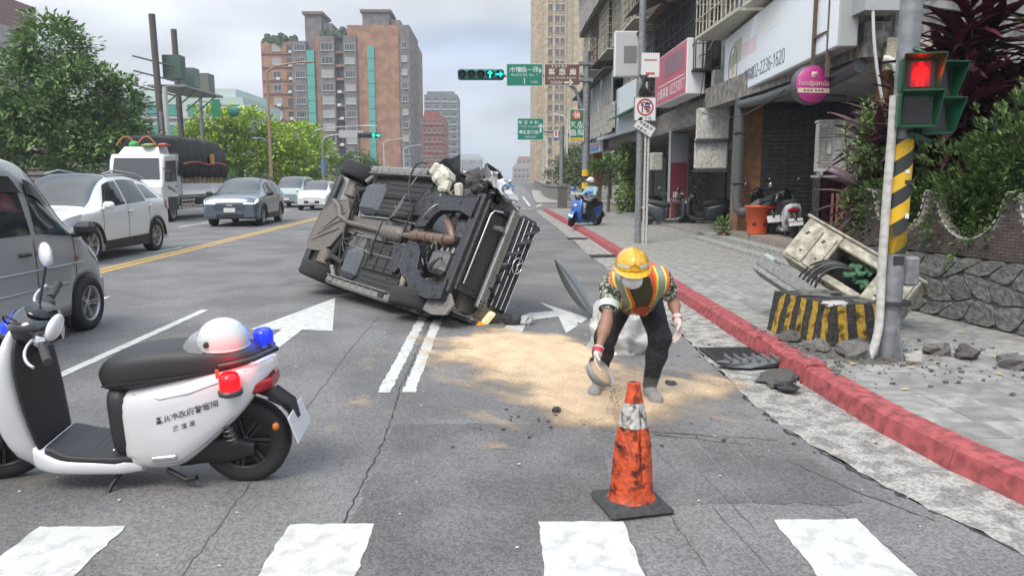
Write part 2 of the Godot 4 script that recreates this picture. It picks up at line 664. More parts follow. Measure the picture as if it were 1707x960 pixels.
	for iz in range(10, 128):
		var zc = -iz * 0.3 - 0.1
		var x = at_z(kerbl, zc) + 0.2 + 0.15
		var k = 0
		while x < 6.4:
			var hid = zc > -9.6 and x > 4.75 + (zc + 9.0) * 0.2
			if not hid and not (zc < -12.5 and x > 5.2 and zc > -19.4):
				var j = hn(iz * 17 + k * 3.1)
				var y = 0.126 + (j - 0.5) * 0.004
				if zc > -11.2 and count < 300:
					var o = part(pave, "tile", tile_mesh, tm[int(hn(iz * 5.3 + k * 11) * 3.99)])
					o.position = Vector3(x, y, zc)
					o.rotation = Vector3((hn(j * 40) - 0.5) * 0.012, (hn(j * 90) - 0.5) * 0.01, (hn(j * 70) - 0.5) * 0.012)
					count += 1
				else:
					rest.box(Vector3(x, y, zc), Vector3(0.294, 0.03, 0.294))
			x += 0.3
			k += 1
	stuff(part(pave, "tile_field", rest, tm[2]))
	# side road surface beyond the pavement's end, and the left pavement
	var lp := Mb.new()
	lp.box(Vector3(-20.3, 0.06, -40), Vector3(7.0, 0.16, 160), 0.03)
	struct("left_pavement", lp, mat(lin(0.26, 0.255, 0.24), 0.9, {"tex": "mid", "sc": 0.5}))
	# painted markings
	var i = 0
	for x in [-2.12, -0.97, 0.2, 1.31]:
		sheet(rough_edge(x, x + 0.4, -0.8, -3.42, 0.05, 0.014, i + 3), 0.004, "crosswalk_stripe", paint, road)
		i += 1
	for zz in [[-5.2, -9.41], [-15.3, -19.4], [-25, -29], [-35, -39], [-45, -49], [-55, -59]]:
		sheet(rough_edge(-3.63, -3.53, zz[0], zz[1], 0.1, 0.012, zz[0]), 0.004, "lane_line", paint, road)
	for xx in [-0.895, -0.71]:
		sheet(rough_edge(xx, xx + 0.1, -5.66, -15.0, 0.06, 0.016, xx * 40), 0.004, "lane_line", paint, road)
	sheet([[-2.29, -5.7], [-2.07, -5.7], [-2.07, -8.13], [-1.73, -8.05], [-2.17, -10.34], [-2.63, -8.14], [-2.29, -8.14]], 0.004, "arrow_marking", paint, road)
	sheet([[0.09, -7.1], [0.27, -7.1], [0.27, -7.85], [0.33, -8.3], [0.46, -8.68], [0.74, -8.86], [0.74, -7.87], [1.08, -8.75], [0.58, -9.92], [0.72, -9.25], [0.4, -9.1], [0.22, -8.75], [0.1, -8.2]], 0.004, "arrow_marking", paint, road)
	sheet([[-5.45, -6.5], [-5.2, -6.5], [-5.2, -8.6], [-4.92, -8.6], [-5.3, -10.6], [-5.8, -8.6], [-5.45, -8.6]], 0.004, "arrow_marking", paint, road)
	for off in [0.0, 0.21]:
		sheet([[-6.48 - off, 0], [-6.60 - off, 0], [-7.45 - off, -42], [-9.4 - off, -130], [-9.2 - off, -130], [-7.31 - off, -42]], 0.004, "centre_line", yellow, road)
	for zz in [[-12, -15], [-19, -23.5], [-26.0, -29.5], [-36, -40], [-46, -50]]:
		sheet(rough_edge(-10.66, -10.55, zz[0], zz[1], 0.3, 0.01, zz[0]), 0.004, "lane_line", paint, road)
	sheet([[-8.6, -16.4], [-7.45, -17.0], [-7.35, -18.3], [-7.45, -18.3], [-7.56, -17.2], [-8.6, -16.7]], 0.004, "lane_line", paint, road)
	sheet(rough_edge(0.3, 2.0, -41.5, -41.9, 0.2, 0.02, 5), 0.004, "stop_line", paint, road)
	sheet([[2.3, -44.5], [2.45, -44.5], [4.4, -60], [4.25, -60]], 0.004, "lane_line", paint, road)
	sheet([[2.0, -46], [2.15, -46], [2.6, -70], [2.45, -70]], 0.004, "lane_line", paint, road)
	var patchm = mat(lin(0.185, 0.178, 0.175), 0.88, {"tex": "aggr", "sc": 0.6, "bump": "bumpf", "bh": 0.5, "det": "patch", "dsc": 0.2})
	sheet(rough_edge(-0.68, 0.62, -2.2, -4.9, 0.1, 0.04, 61), 0.0015, "road_patch", patchm, road)
	sheet(rough_edge(0.75, 1.84, -3.6, -4.6, 0.1, 0.06, 62), 0.0015, "road_patch", patchm, road)
	sheet(rough_edge(-3.3, -1.4, -11.5, -13.2, 0.2, 0.04, 63), 0.0015, "road_patch", patchm, road)
	# joints, cracks and scrapes
	crack([[-0.66, -2.5], [-0.72, -3.5], [-0.69, -4.6], [-0.735, -5.8], [-0.74, -7.5], [-0.75, -9.5]], 0.012, 2, dark, "crack", road)
	crack([[-1.28, -2.9], [-1.33, -5.0], [-1.38, -7.5], [-1.36, -9.0]], 0.012, 5, mat(lin(0.09), 0.95), "crack", road)
	crack([[2.3, -3.0], [2.0, -3.95], [1.86, -4.8], [1.85, -5.6]], 0.035, 8, dark, "crack", road)
	crack([[1.66, -4.2], [1.86, -3.75], [2.1, -3.35]], 0.012, 18, dark, "crack", road)
	crack([[0.95, -4.72], [1.35, -4.62], [1.8, -4.52]], 0.014, 11, dark, "scrape", road)
	crack([[1.0, -4.66], [1.4, -4.5], [1.62, -4.42]], 0.014, 13, dark, "scrape", road)
	for k in 9:
		var x0 = 0.85 + hn(k * 3.3) * 0.9
		var z0 = -2.6 - hn(k * 5.1) * 1.9
		crack([[x0, z0], [x0 - 0.1 + 0.05 * hn(k), z0 - 0.5 - hn(k * 7) * 0.7]], 0.006, k * 7, mat(lin(0.23), 0.9) if k % 2 else mat(lin(0.07), 0.9), "scrape", road)
	crack([[1.0, -12.0], [1.5, -9.0], [2.0, -7.2]], 0.01, 41, mat(lin(0.24), 0.9), "scrape", road)
	# drain grates in the gutter
	var iron = mat(lin(0.06, 0.058, 0.055), 0.7, {"metal": 0.5, "tex": "dirt", "sc": 2.0})
	var gi = 0
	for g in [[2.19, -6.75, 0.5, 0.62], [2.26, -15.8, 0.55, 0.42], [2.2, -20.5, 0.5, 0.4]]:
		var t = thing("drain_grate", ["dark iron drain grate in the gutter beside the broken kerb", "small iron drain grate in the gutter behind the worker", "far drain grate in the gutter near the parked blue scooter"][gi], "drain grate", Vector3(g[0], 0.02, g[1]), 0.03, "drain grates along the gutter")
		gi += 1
		var fr := Mb.new()
		for s in [-1, 1]:
			fr.box(Vector3(s * g[2] * 0.5, 0, 0), Vector3(0.03, 0.02, g[3]), 0.003)
			fr.box(Vector3(0, 0, s * (g[3] * 0.5 - 0.015)), Vector3(g[2] - 0.032, 0.018, 0.03), 0.003)
		part(t, "frame", fr, iron)
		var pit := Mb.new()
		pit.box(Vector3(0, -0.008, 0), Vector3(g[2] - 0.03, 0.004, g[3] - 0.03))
		part(t, "pit", pit, mat(lin(0.09, 0.082, 0.07), 0.95))  # flat sheet; dark colour stands in for the unlit depth under the bars
		var br := Mb.new()
		br.box(Vector3.ZERO, Vector3(0.014, 0.012, g[3] - 0.06), 0.002)
		var bm = br.done()
		var nb = int(g[2] / 0.032)
		for k in nb:
			var o = part(t, "bar", bm, iron)
			o.position.x = (k - (nb - 1) * 0.5) * 0.031

# ---------- far buildings ----------
func win_mesh(w, h, bars = 1) -> Array:
	var f := Mb.new()
	var t = 0.07
	for s in [-1, 1]:
		f.box(Vector3(s * (w / 2 - t / 2), 0, 0), Vector3(t, h, 0.12))
		f.box(Vector3(0, s * (h / 2 - t / 2), 0), Vector3(w - 2 * t, t, 0.118))
	for k in bars:
		f.box(Vector3(-w / 2 + w * (k + 1.0) / (bars + 1), 0, 0), Vector3(t * 0.8, h - 2 * t, 0.1))
	f.box(Vector3(0, -h / 2 - 0.06, 0.08), Vector3(w + 0.2, 0.1, 0.25))
	var p := Mb.new()
	p.box(Vector3(0, 0, -0.01), Vector3(w - 2 * t - 0.01, h - 2 * t - 0.01, 0.04))
	return [f.done(), p.done()]

func put_win(b, wm, at, fm, gm, turn = 0.0):
	var o = part(b, "window", wm[0], fm)
	o.position = at
	o.rotation.y = turn
	part(o, "pane", wm[1], gm)

func ac_mesh() -> ArrayMesh:
	var a := Mb.new()
	a.box(Vector3(0, 0, 0.25), Vector3(0.85, 0.62, 0.4), 0.03)
	a.xf = Transform3D(Basis(Vector3.RIGHT, PI / 2), Vector3(-0.12, 0, 0.46))
	a.lathe([Vector2(0.0, 0.0), Vector2(0.2, 0.0), Vector2(0.24, -0.02), Vector2(0.26, 0.0)], 12)
	return a.done()

func wallbox(b, called, x0, x1, y0, y1, z0, z1, m):
	var mb := Mb.new()
	mb.box(Vector3((x0 + x1) / 2, (y0 + y1) / 2, (z0 + z1) / 2), Vector3(absf(x1 - x0), absf(y1 - y0), absf(z1 - z0)))
	return part(b, called, mb, m)

func build_far():
	var brick = mat(lin(0.46, 0.245, 0.145), 0.9, {"tex": "fine", "sc": Vector3(0.4, 2.5, 0.4), "det": "mid", "dsc": 0.06})
	var grey = mat(lin(0.25, 0.215, 0.2), 0.9, {"tex": "fine", "sc": Vector3(0.4, 2.5, 0.4), "det": "mid", "dsc": 0.08})
	var drk = mat(lin(0.17, 0.125, 0.10), 0.9)
	var teal = mat(lin(0.08, 0.33, 0.27), 0.12, {"spec": 0.7})
	var glassd = mat(lin(0.05, 0.055, 0.06), 0.08, {"spec": 0.8})
	var glassl = mat(lin(0.32, 0.32, 0.30), 0.3)
	var frame = mat(lin(0.45, 0.44, 0.42), 0.6)
	var acm = mat(lin(0.6, 0.6, 0.57), 0.6)
	var acs = ac_mesh()
	var Z = -185.0
	var b = thing("apartment_building", "brown brick apartment block with two green glass strips and roof gardens", "building")
	# masses across the front: x0, x1, top, how far it stands forward, material
	for m in [[-54.1, -46.9, 33.0, 0.0, brick], [-46.9, -43.5, 33.0, 0.9, grey], [-41.6, -40.4, 34.2, 0.4, brick], [-40.4, -36.9, 34.0, 1.4, grey], [-36.9, -34.9, 34.0, -0.8, drk], [-34.9, -31.9, 34.2, 1.4, grey], [-31.9, -30.7, 34.1, 0.8, brick], [-30.7, -29.5, 34.0, -0.5, drk], [-27.8, -26.6, 35.0, -0.6, drk], [-26.6, -22.2, 35.8, 1.0, brick], [-22.2, -19.7, 36.7, 0.8, grey]]:
		wallbox(b, "wall", m[0], m[1], 0, m[2], Z - 20, Z + m[3], m[4])
	for s in [[-43.5, -41.6, 31.0, 42.0], [-29.5, -27.8, 32.0, 41.8]]:
		wallbox(b, "core", s[0], s[1], 0, s[2], Z - 19, Z - 0.5, grey)
		for k in 11:
			wallbox(b, "glass_panel", s[0] + 0.08, s[1] - 0.08, s[2] - 2.85 * (k + 1) + 0.06, s[2] - 2.85 * k - 0.06, Z - 0.45, Z + 0.95, teal)
	# stair towers on the roof
	for s in [[-43.9, -40.1, 39.8], [-30.6, -24.4, 40.3]]:
		wallbox(b, "roof_tower", s[0], s[1], 31, s[2] - 0.6, Z - 9, Z - 0.6, grey)
		wallbox(b, "cornice", s[0] - 0.5, s[1] + 0.5, s[2] - 0.6, s[2], Z - 9.5, Z - 0.1, drk)
	wallbox(b, "roof_tower", -40.1, -37.8, 33, 37.4, Z - 8, Z - 1.4, grey)
	wallbox(b, "roof_tower", -24.4, -22.0, 35, 38.2, Z - 8, Z - 1.4, grey)
	# the long side that runs back along the road
	var sd := Mb.new()
	sd.loft([[Vector3(-19.7, 0, Z + 0.7), Vector3(-19.7, 36.6, Z + 0.7), Vector3(-34, 36.6, Z + 0.7), Vector3(-34, 0, Z + 0.7)], [Vector3(-20.3, 0, Z - 38), Vector3(-20.3, 36.2, Z - 38), Vector3(-34, 36.2, Z - 38), Vector3(-34, 0, Z - 38)]])
	part(b, "wall", sd, brick)
	var w1 = win_mesh(2.7, 1.7, 2)
	var w2 = win_mesh(1.9, 1.5, 1)
	var w3 = win_mesh(1.3, 1.4, 1)
	var w4 = win_mesh(2.3, 1.5, 3)
	for f in 11:
		var y = 31.6 - f * 3.02
		var j = func(q): return glassl if hn(q * 7.7 + f * 3.1) > 0.5 else glassd
		put_win(b, w2, Vector3(-50.6, y, Z + 0.02), frame, j.call(1))
		put_win(b, w3, Vector3(-47.6, y, Z + 0.02), drk, glassd)
		put_win(b, w4, Vector3(-45.0, y, Z + 0.92), frame, glassd)
		put_win(b, w1, Vector3(-38.6, y + 0.1, Z + 1.42), frame, j.call(3))
		put_win(b, w2, Vector3(-35.9, y, Z - 0.78), frame, glassd)
		put_win(b, w4, Vector3(-33.4, y, Z + 1.42), frame, j.call(5))
		put_win(b, w3, Vector3(-30.1, y, Z - 0.48), frame, glassd)
		put_win(b, w3, Vector3(-20.9, y + 0.6, Z + 0.82), frame, j.call(8))
		wallbox(b, "sill_band", -54.0, -46.6, y - 1.45, y - 1.25, Z - 0.1, Z + 0.25, drk)
		wallbox(b, "sill_band", -36.8, -35.0, y - 1.3, y - 0.8, Z - 0.5, Z + 0.9, brick)
		for s in 5:
			put_win(b, w2, Vector3(-19.72 - s * 0.11, y + 0.6, Z - 3.5 - s * 7.0), frame, j.call(9 + s), PI / 2 + 0.0157)
		for q in [[-35.9, Z + 1.0, 2], [-47.5, Z + 0.1, 7], [-27.2, Z - 0.5, 4], [-50.2, Z + 0.1, 9]]:
			if hn(q[2] * 3.3 + f) > 0.35:
				var o = part(b, "air_conditioner", acs, acm)
				o.position = Vector3(q[0] + (hn(f + q[2]) - 0.5) * 0.6, y - 0.95, q[1])
	for r in [[-53.5, -46, 32.9], [-40.0, -31, 34.3]]:
		var mb := Mb.new()
		for k in 60:
			var p = Vector3(lerpf(r[0], r[1], hn(k * 3.3)), r[2] + hn(k * 5.7) * 1.3 * (0.4 + hn(k)), Z - hn(k * 1.9) * 2.0)
			mb.rock(p, Vector3.ONE * (0.4 + 0.5 * hn(k * 9)), FastNoiseLite.new(), k * 9.0, 6)
		stuff(part(b, "roof_garden", mb, mat(lin(0.06, 0.09, 0.035), 0.9)))
	wallbox(b, "plinth", -54.2, -19.5, 0, 3.2, Z - 18, Z + 1.8, grey)
	b.rotation.y = 0.0
	# beige tower on the right
	var bei = mat(lin(0.54, 0.44, 0.29), 0.9, {"tex": "mid", "sc": 0.08})
	var bei2 = mat(lin(0.36, 0.29, 0.195), 0.9)
	var t = thing("beige_tower", "tall beige apartment tower beyond the right row of shops", "building")
	var TZ = -227.0
	wallbox(t, "wall", 14.3, 32, 0, 74, TZ - 30, TZ, bei)
	wallbox(t, "wall", 12.3, 15.6, 0, 73.4, TZ - 44, TZ - 14, bei)
	for x in [14.9, 17.0, 20.3, 22.0, 25.6]:
		wallbox(t, "pilaster", x - 0.28, x + 0.28, 0, 73, TZ, TZ + 0.5, bei2 if x > 20 else bei)
	var n1 = win_mesh(1.15, 1.65, 1)
	for f in 21:
		var y = 3.4 + f * 3.1
		for x in [16.0, 18.0, 19.4, 28.0]:
			put_win(t, n1, Vector3(x, y, TZ + 0.02), bei2, glassd)
		for z in [-5.0, -11.0, -22.0, -34.0]:
			put_win(t, n1, Vector3(14.28 if z > -13 else 12.28, y, TZ + z), bei2, glassd, -PI / 2)
		wallbox(t, "floor_band", 14.25, 20.0, y - 1.65, y - 1.3, TZ, TZ + 0.12, bei2)
	var lowb = thing("colonnade_building", "low beige stone building with columns at the foot of the tower", "building")
	wallbox(lowb, "wall", 6.3 + 5, 40, 0, 9.6, -150, -140, bei)
	wallbox(lowb, "cornice", 6.0 + 5, 40, 9.6, 10.4, -150.5, -139.4, bei2)
	for k in 12:
		wallbox(lowb, "column", 12.0 + k * 2.2, 12.7 + k * 2.2, 0, 9.5, -140, -139.5, bei)
		put_win(lowb, w2, Vector3(13.5 + k * 2.2, 6.4, -139.95), bei2, glassd)
	# farther buildings round the vanishing point
	var redb = mat(lin(0.33, 0.10, 0.065), 0.9, {"tex": "mid", "sc": 0.1})
	var tg = mat(lin(0.18, 0.19, 0.20), 0.9, {"tex": "mid", "sc": 0.1})
	var pale = mat(lin(0.42, 0.43, 0.43), 0.9)
	var specs = [
		["red_building", "red brick block with rows of balconies behind the brown apartments", -24.5, -17.2, 22.3, -260.0, 30.0, redb, 7, 3.0, 4],
		["grey_tower", "grey concrete high-rise with a planted edge beyond the red block", -29.5, -15.6, 36.5, -330.0, 25.0, tg, 11, 3.1, 4],
		["classical_building", "pale building with a row of tall columns far down the road", -19.5, -6.6, 13.4, -420.0, 20.0, pale, 2, 4.5, 9],
		["distant_block", "low grey block at the far end of the road", -3.2, 4.4, 6.8, -500.0, 20.0, mat(lin(0.3, 0.29, 0.28), 0.9), 2, 3.0, 4],
		["distant_block", "reddish far apartment block right of the road end", 14.0, 27.0, 14.0, -480.0, 20.0, mat(lin(0.30, 0.17, 0.14), 0.9), 4, 3.2, 5],
		["distant_block", "tan low block just above the bridge wall", 9.5, 20, 8.0, -400.0, 20.0, mat(lin(0.35, 0.28, 0.23), 0.9), 2, 3.2, 5],
		["hillside_building", "pale concrete building behind the large tree at the left edge", -64, -46.8, 15.2, -75.0, 12.0, mat(lin(0.36, 0.33, 0.30), 0.9, {"tex": "mid", "sc": 0.2}), 4, 3.2, 6],
		["brown_block", "dark red block rising behind the pale building at far left", -75, -63.5, 25.0, -100.0, 12.0, mat(lin(0.2, 0.11, 0.09), 0.9), 5, 3.4, 4],
		["office_block", "green glass office block behind the lime green tree", -58, -37.5, 13.6, -118.0, 20.0, mat(lin(0.42, 0.5, 0.47), 0.7), 4, 3.0, 7],
	]
	for s in specs:
		var o = thing(s[0], s[1], "building")
		wallbox(o, "wall", s[2], s[3], 0, s[4], s[5] - s[6], s[5], s[7])
		wallbox(o, "roof", s[2] + 1, s[3] - 1.5, s[4], s[4] + 1.4, s[5] - s[6] + 2, s[5] - 1.5, s[7])
		var ww = (s[3] - s[2]) / s[10]
		var wm = win_mesh(ww * 0.62, s[9] * 0.5, 1)
		for f in s[8]:
			for k in s[10]:
				put_win(o, wm, Vector3(s[2] + (k + 0.5) * ww, s[4] - (f + 0.6) * s[9], s[5] + 0.02), frame if s[0] != "office_block" else teal, teal if s[0] == "office_block" else glassd)
			wallbox(o, "floor_band", s[2] - 0.15, s[3] + 0.15, s[4] - (f + 1.05) * s[9], s[4] - (f + 0.95) * s[9], s[5], s[5] + 0.35, frame if s[0] != "red_building" else redb)
			if s[0] in ["red_building", "grey_tower"]:
				for k in 3: put_win(o, wm, Vector3(s[3] + 0.02, s[4] - (f + 0.6) * s[9], s[5] - 4 - k * 7), frame, glassd, PI / 2)
		if s[0] == "classical_building":
			for k in 12: wallbox(o, "column", s[2] + k * 1.15, s[2] + 0.4 + k * 1.15, 0, 11.5, s[5], s[5] + 0.8, pale)
	# roof of the far hills
	var hill := Mb.new()
	hill.grid(func(u, v): return Vector3(lerpf(-420, -60, u), (26 + 16 * sin(u * 9.0) * sin(u * 3.1)) * sin(PI * minf(1, v * 1.1 + 0.02)) * (0.35 + 0.65 * u) - 1.0, -330 - v * 120), 60, 12)
	struct("hill", hill, mat(lin(0.04, 0.065, 0.035), 0.95, {"tex": "wear", "sc": 0.08}))
	# bridge wall on the right, and the low wall beyond the side street
	var stone = mat(lin(0.22, 0.21, 0.19), 0.9, {"tex": "mid", "sc": 0.6})
	var bw = thing("bridge_wall", "grey stone bridge parapet curving away beside the far road", "wall")
	var pts = [[4.4, -50.0], [4.0, -58.0], [4.4, -72.0], [5.8, -100.0], [8.6, -160.0], [13.0, -260.0]]
	for i in pts.size() - 1:
		var a = Vector3(pts[i][0], 0, pts[i][1])
		var c = Vector3(pts[i + 1][0], 0, pts[i + 1][1])
		var s2 = (c - a).cross(Vector3.UP).normalized()
		var rr = []
		for p in [a, c]:
			rr.append([p, p + s2 * 0.5, p + s2 * 0.5 + Vector3(0, 1.05, 0), p + Vector3(0, 1.05, 0)])
		var mb := Mb.new()
		mb.loft(rr)
		part(bw, "panel", mb, stone)
		var cp := Mb.new()
		var r2 = []
		for p in [a, c]: r2.append([p - s2 * 0.06 + Vector3(0, 1.052, 0), p + s2 * 0.56 + Vector3(0, 1.052, 0), p + s2 * 0.56 + Vector3(0, 1.2, 0), p - s2 * 0.06 + Vector3(0, 1.2, 0)])
		cp.loft(r2)
		part(bw, "coping", cp, stone)
	var walk := Mb.new()
	walk.loft([[Vector3(2.6, 0.0, -49), Vector3(2.6, 0.14, -49), Vector3(9, 0.14, -49), Vector3(9, 0.0, -49)], [Vector3(3.0, 0.0, -60), Vector3(3.0, 0.14, -60), Vector3(9, 0.14, -60), Vector3(9, 0.0, -60)], [Vector3(4.7, 0.0, -100), Vector3(4.7, 0.14, -100), Vector3(9, 0.14, -100), Vector3(9, 0.0, -100)]])
	struct("far_pavement", walk, mat(lin(0.3, 0.28, 0.26), 0.9))
	var post = thing("bollard", "short dark stone post by the bridge wall at the side street", "bollard", Vector3(3.75, 0, -43.0))
	wallbox(post, "shaft", -0.25, 0.25, 0, 1.15, -0.25, 0.25, mat(lin(0.12, 0.11, 0.1), 0.9))
	wallbox(post, "cap", -0.29, 0.29, 1.15, 1.3, -0.29, 0.29, stone)
	# slatted fence and yard wall behind the left trees
	var fn = thing("slat_fence", "dark louvred fence on a pale base behind the left trees", "fence")
	var pm = mat(lin(0.2, 0.19, 0.175), 0.8)
	wallbox(fn, "base", -60, -21.0, 0, 0.9, -41.3, -41, mat(lin(0.3, 0.28, 0.25), 0.9))
	for k in 9:
		wallbox(fn, "post", -58 + k * 4.5, -57.2 + k * 4.5, 0, 5.2, -41.5, -40.9, mat(lin(0.36, 0.34, 0.31), 0.9))
	for k in 13:
		wallbox(fn, "slat", -57.6, -21.4, 1.2 + k * 0.3, 1.4 + k * 0.3, -41.3, -41.22, pm)
	wallbox(fn, "backing", -59, -21.5, 0.9, 5.0, -42.4, -42.3, mat(lin(0.2, 0.19, 0.175), 0.9))

# ---------- the row of old shop houses on the right ----------
func cage(parent, called, o: Vector3, u: Vector3, w, h, depth, nx, ny, m, back = true):   # window cage standing out from a wall: o is the lower left corner, u runs along, depth along u x up
	var mb := Mb.new()
	var n = u.cross(Vector3.UP)
	var bs = Basis(u, Vector3.UP, n)
	mb.xf = Transform3D(bs, o)
	for i in nx + 1:
		mb.box(Vector3(w * i / nx, h / 2, depth), Vector3(0.022, h, 0.022))
	for j in ny + 1:
		mb.box(Vector3(w / 2, h * j / ny, depth + 0.02), Vector3(w, 0.02, 0.016))
		for x in [0.0, w]:
			mb.box(Vector3(x, h * j / ny, depth / 2), Vector3(0.02, 0.02, depth))
	for j in 5:
		for x in [0.0, w]:
			mb.box(Vector3(x + 0.002, h / 2, depth * j / 5.0), Vector3(0.018, h, 0.018))
	mb.box(Vector3(w / 2, -0.03, depth / 2), Vector3(w + 0.04, 0.05, depth + 0.06))
	part(parent, called, mb, m)

func awning(parent, o: Vector3, u: Vector3, w, depth, drop, m):
	var mb := Mb.new()
	var n = u.cross(Vector3.UP)
	mb.xf = Transform3D(Basis(u, Vector3.UP, n), o)
	var ring = func(x): return [Vector3(x, 0, 0), Vector3(x, -drop, depth), Vector3(x, -drop - 0.03, depth), Vector3(x, -0.04, 0)]
	mb.loft([ring.call(0.0), ring.call(w)])
	var k = 0.0
	while k < w:
		mb.loft([[Vector3(k, 0.02, 0), Vector3(k, -drop + 0.02, depth), Vector3(k, -drop, depth), Vector3(k, 0, 0)], [Vector3(k + 0.05, 0.02, 0), Vector3(k + 0.05, -drop + 0.02, depth), Vector3(k + 0.05, -drop, depth), Vector3(k + 0.05, 0, 0)]])
		k += 0.16
	part(parent, "awning", mb, m)

func shutter(parent, o: Vector3, u: Vector3, w, h, m, m2):
	var n = u.cross(Vector3.UP)
	var bs = Basis(u, Vector3.UP, n)
	var s = sub(parent, "shutter", o, bs)
	var sl := Mb.new()
	sl.loft([[Vector3(0, 0, 0), Vector3(0, 0.035, 0.028), Vector3(0, 0.075, 0.028), Vector3(0, 0.095, 0)], [Vector3(w, 0, 0), Vector3(w, 0.035, 0.028), Vector3(w, 0.075, 0.028), Vector3(w, 0.095, 0)]])
	var sm = sl.done()
	var k = 0
	while k * 0.1 < h:
		var q = part(s, "slat", sm, m)
		q.position.y = k * 0.1
		k += 1
	wallbox(s, "housing", -0.05, w + 0.05, h, h + 0.42, -0.1, 0.16, m2)

func panel_sign(parent, called, o: Vector3, u: Vector3, w, h, d, face, rim):   # box sign: o is its lower left corner, face looks along u x up
	var n = u.cross(Vector3.UP)
	var s = sub(parent, called, o, Basis(u, Vector3.UP, n))
	var b := Mb.new()
	b.box(Vector3(w / 2, h / 2, -d / 2), Vector3(w, h, d), 0.02)
	part(s, "case", b, rim)
	var f := Mb.new()
	f.box(Vector3(w / 2, h / 2, 0.001), Vector3(w - 0.07, h - 0.07, 0.008), 0.002)
	part(s, "face", f, face)
	return s

func build_facades():
	var conc = mat(lin(0.36, 0.352, 0.335), 0.92, {"tex": "streak", "sc": Vector3(0.5, 0.16, 0.5), "det": "mid", "dsc": 0.5, "bump": "bumpf", "bh": 0.4})
	var stucco = mat(lin(0.46, 0.43, 0.385), 0.92, {"tex": "streak", "sc": Vector3(0.7, 0.2, 0.7), "det": "mid", "dsc": 0.6})
	var stain = mat(lin(0.31, 0.285, 0.255), 0.92, {"tex": "streak", "sc": Vector3(0.9, 0.2, 0.9), "det": "dirt", "dsc": 0.4})
	var blk = mat(lin(0.035, 0.035, 0.037), 0.6)
	var dgrey = mat(lin(0.12, 0.12, 0.122), 0.6, {"tex": "mid", "sc": 1.2})
	var rust = mat(lin(0.13, 0.09, 0.065), 0.85, {"tex": "dirt", "sc": 2.0})
	var cream = mat(lin(0.55, 0.52, 0.44), 0.6, {"tex": "mid", "sc": 2.0})
	var white = mat(lin(0.72, 0.74, 0.75), 0.35)
	var offw = mat(lin(0.56, 0.55, 0.51), 0.6, {"tex": "streak", "sc": Vector3(1.5, 0.4, 1.5)})
	var glassd = mat(lin(0.035, 0.04, 0.045), 0.07, {"spec": 0.8})
	var alum = mat(lin(0.45, 0.46, 0.46), 0.45, {"metal": 0.6})
	var tilebr = mat(lin(0.36, 0.185, 0.085), 0.55, {"tex": "fine", "sc": Vector3(1.5, 6, 1.5), "det": "mid", "dsc": 0.7})
	var N = Vector3(0, 0, -1)   # along the street, away from the camera: cages built with u = -N face the road
	var U = Vector3(0, 0, 1)    # u = +z gives u x up = -x: towards the road
	# --- corner building, nearest
	var c = thing("corner_shophouse", "grey concrete corner house over the porch with the roller shutter", "building")
	wallbox(c, "wall", 5.75, 15, 3.62, 17, -20.0, -11.32, conc)
	wallbox(c, "end_wall", 5.95, 15, 0.1, 3.6, -11.62, -11.32, conc)
	wallbox(c, "beam", 5.35, 5.75, 3.35, 3.85, -19.9, -11.4, stain)
	wallbox(c, "porch_floor", 5.5, 10, 0.0, 0.42, -19.1, -11.7, mat(lin(0.30, 0.25, 0.22), 0.7, {"tex": "mid", "sc": 1.2}))
	for s in [[5.2, 5.5, 0.0, 0.28], [4.9, 5.2, 0.0, 0.185]]:
		for k in 4:
			wallbox(c, "step", s[0] + 0.002, s[1], s[2], s[3], -19.0 + k * 1.7, -17.31 + k * 1.7, mat(lin(0.33, 0.33, 0.31), 0.85, {"tex": "dirt", "sc": 0.9}))
	# porch ceiling of long boards
	for k in 11:
		wallbox(c, "ceiling_board", 5.8, 10, 3.46 + (k % 2) * 0.004, 3.5, -19.0 + k * 0.68, -19.0 + k * 0.68 + 0.665, mat(lin(0.55, 0.53, 0.49), 0.8, {"tex": "dirt", "sc": 0.5}))
	# back of the porch: pier, shutter, post, red door
	wallbox(c, "pier", 5.55, 6.05, 0.14, 3.4, -18.05, -17.55, tilebr)
	wallbox(c, "pier", 5.86, 6.16, 0.42, 3.6, -12.0, -11.63, tilebr)
	wallbox(c, "back_wall", 6.0, 12, 0.3, 3.6, -19.6, -19.35, dgrey)
	shutter(c, Vector3(6.45, 0.42, -19.3), Vector3(1, 0, 0), 1.52, 2.45, mat(lin(0.22, 0.225, 0.215), 0.5, {"tex": "mid", "sc": 1.0}), dgrey)
	wallbox(c, "post", 7.99, 8.13, 0.42, 2.9, -19.32, -19.2, offw)
	var door = sub(c, "door", Vector3(8.2, 0.42, -19.25), Basis())
	var rd = mat(lin(0.16, 0.022, 0.028), 0.5, {"tex": "mid", "sc": 1.0})
	wallbox(door, "kickboard", 0, 1.9, 0, 0.12, -0.02, 0.04, offw)
	for k in 2:
		wallbox(door, "leaf", k * 0.92, k * 0.92 + 0.9, 0.13, 1.95, 0, 0.045, rd)
		for q in 5:
			wallbox(door, "lattice_bar", k * 0.92 + 0.17 + q * 0.14, k * 0.92 + 0.2 + q * 0.14, 0.3, 1.2, 0.046, 0.066, mat(lin(0.06, 0.012, 0.015), 0.5))
		for q in 4:
			var mb := Mb.new()
			mb.box(Vector3(k * 0.92 + 0.45, 0.45 + q * 0.2, 0.075), Vector3(0.62, 0.02, 0.014), 0.0, Basis(Vector3.BACK, 0.7 if q % 2 else -0.7))
			part(door, "lattice_bar", mb, mat(lin(0.06, 0.012, 0.015), 0.5))
	wallbox(door, "transom", 0, 1.9, 1.97, 2.5, 0, 0.04, glassd)
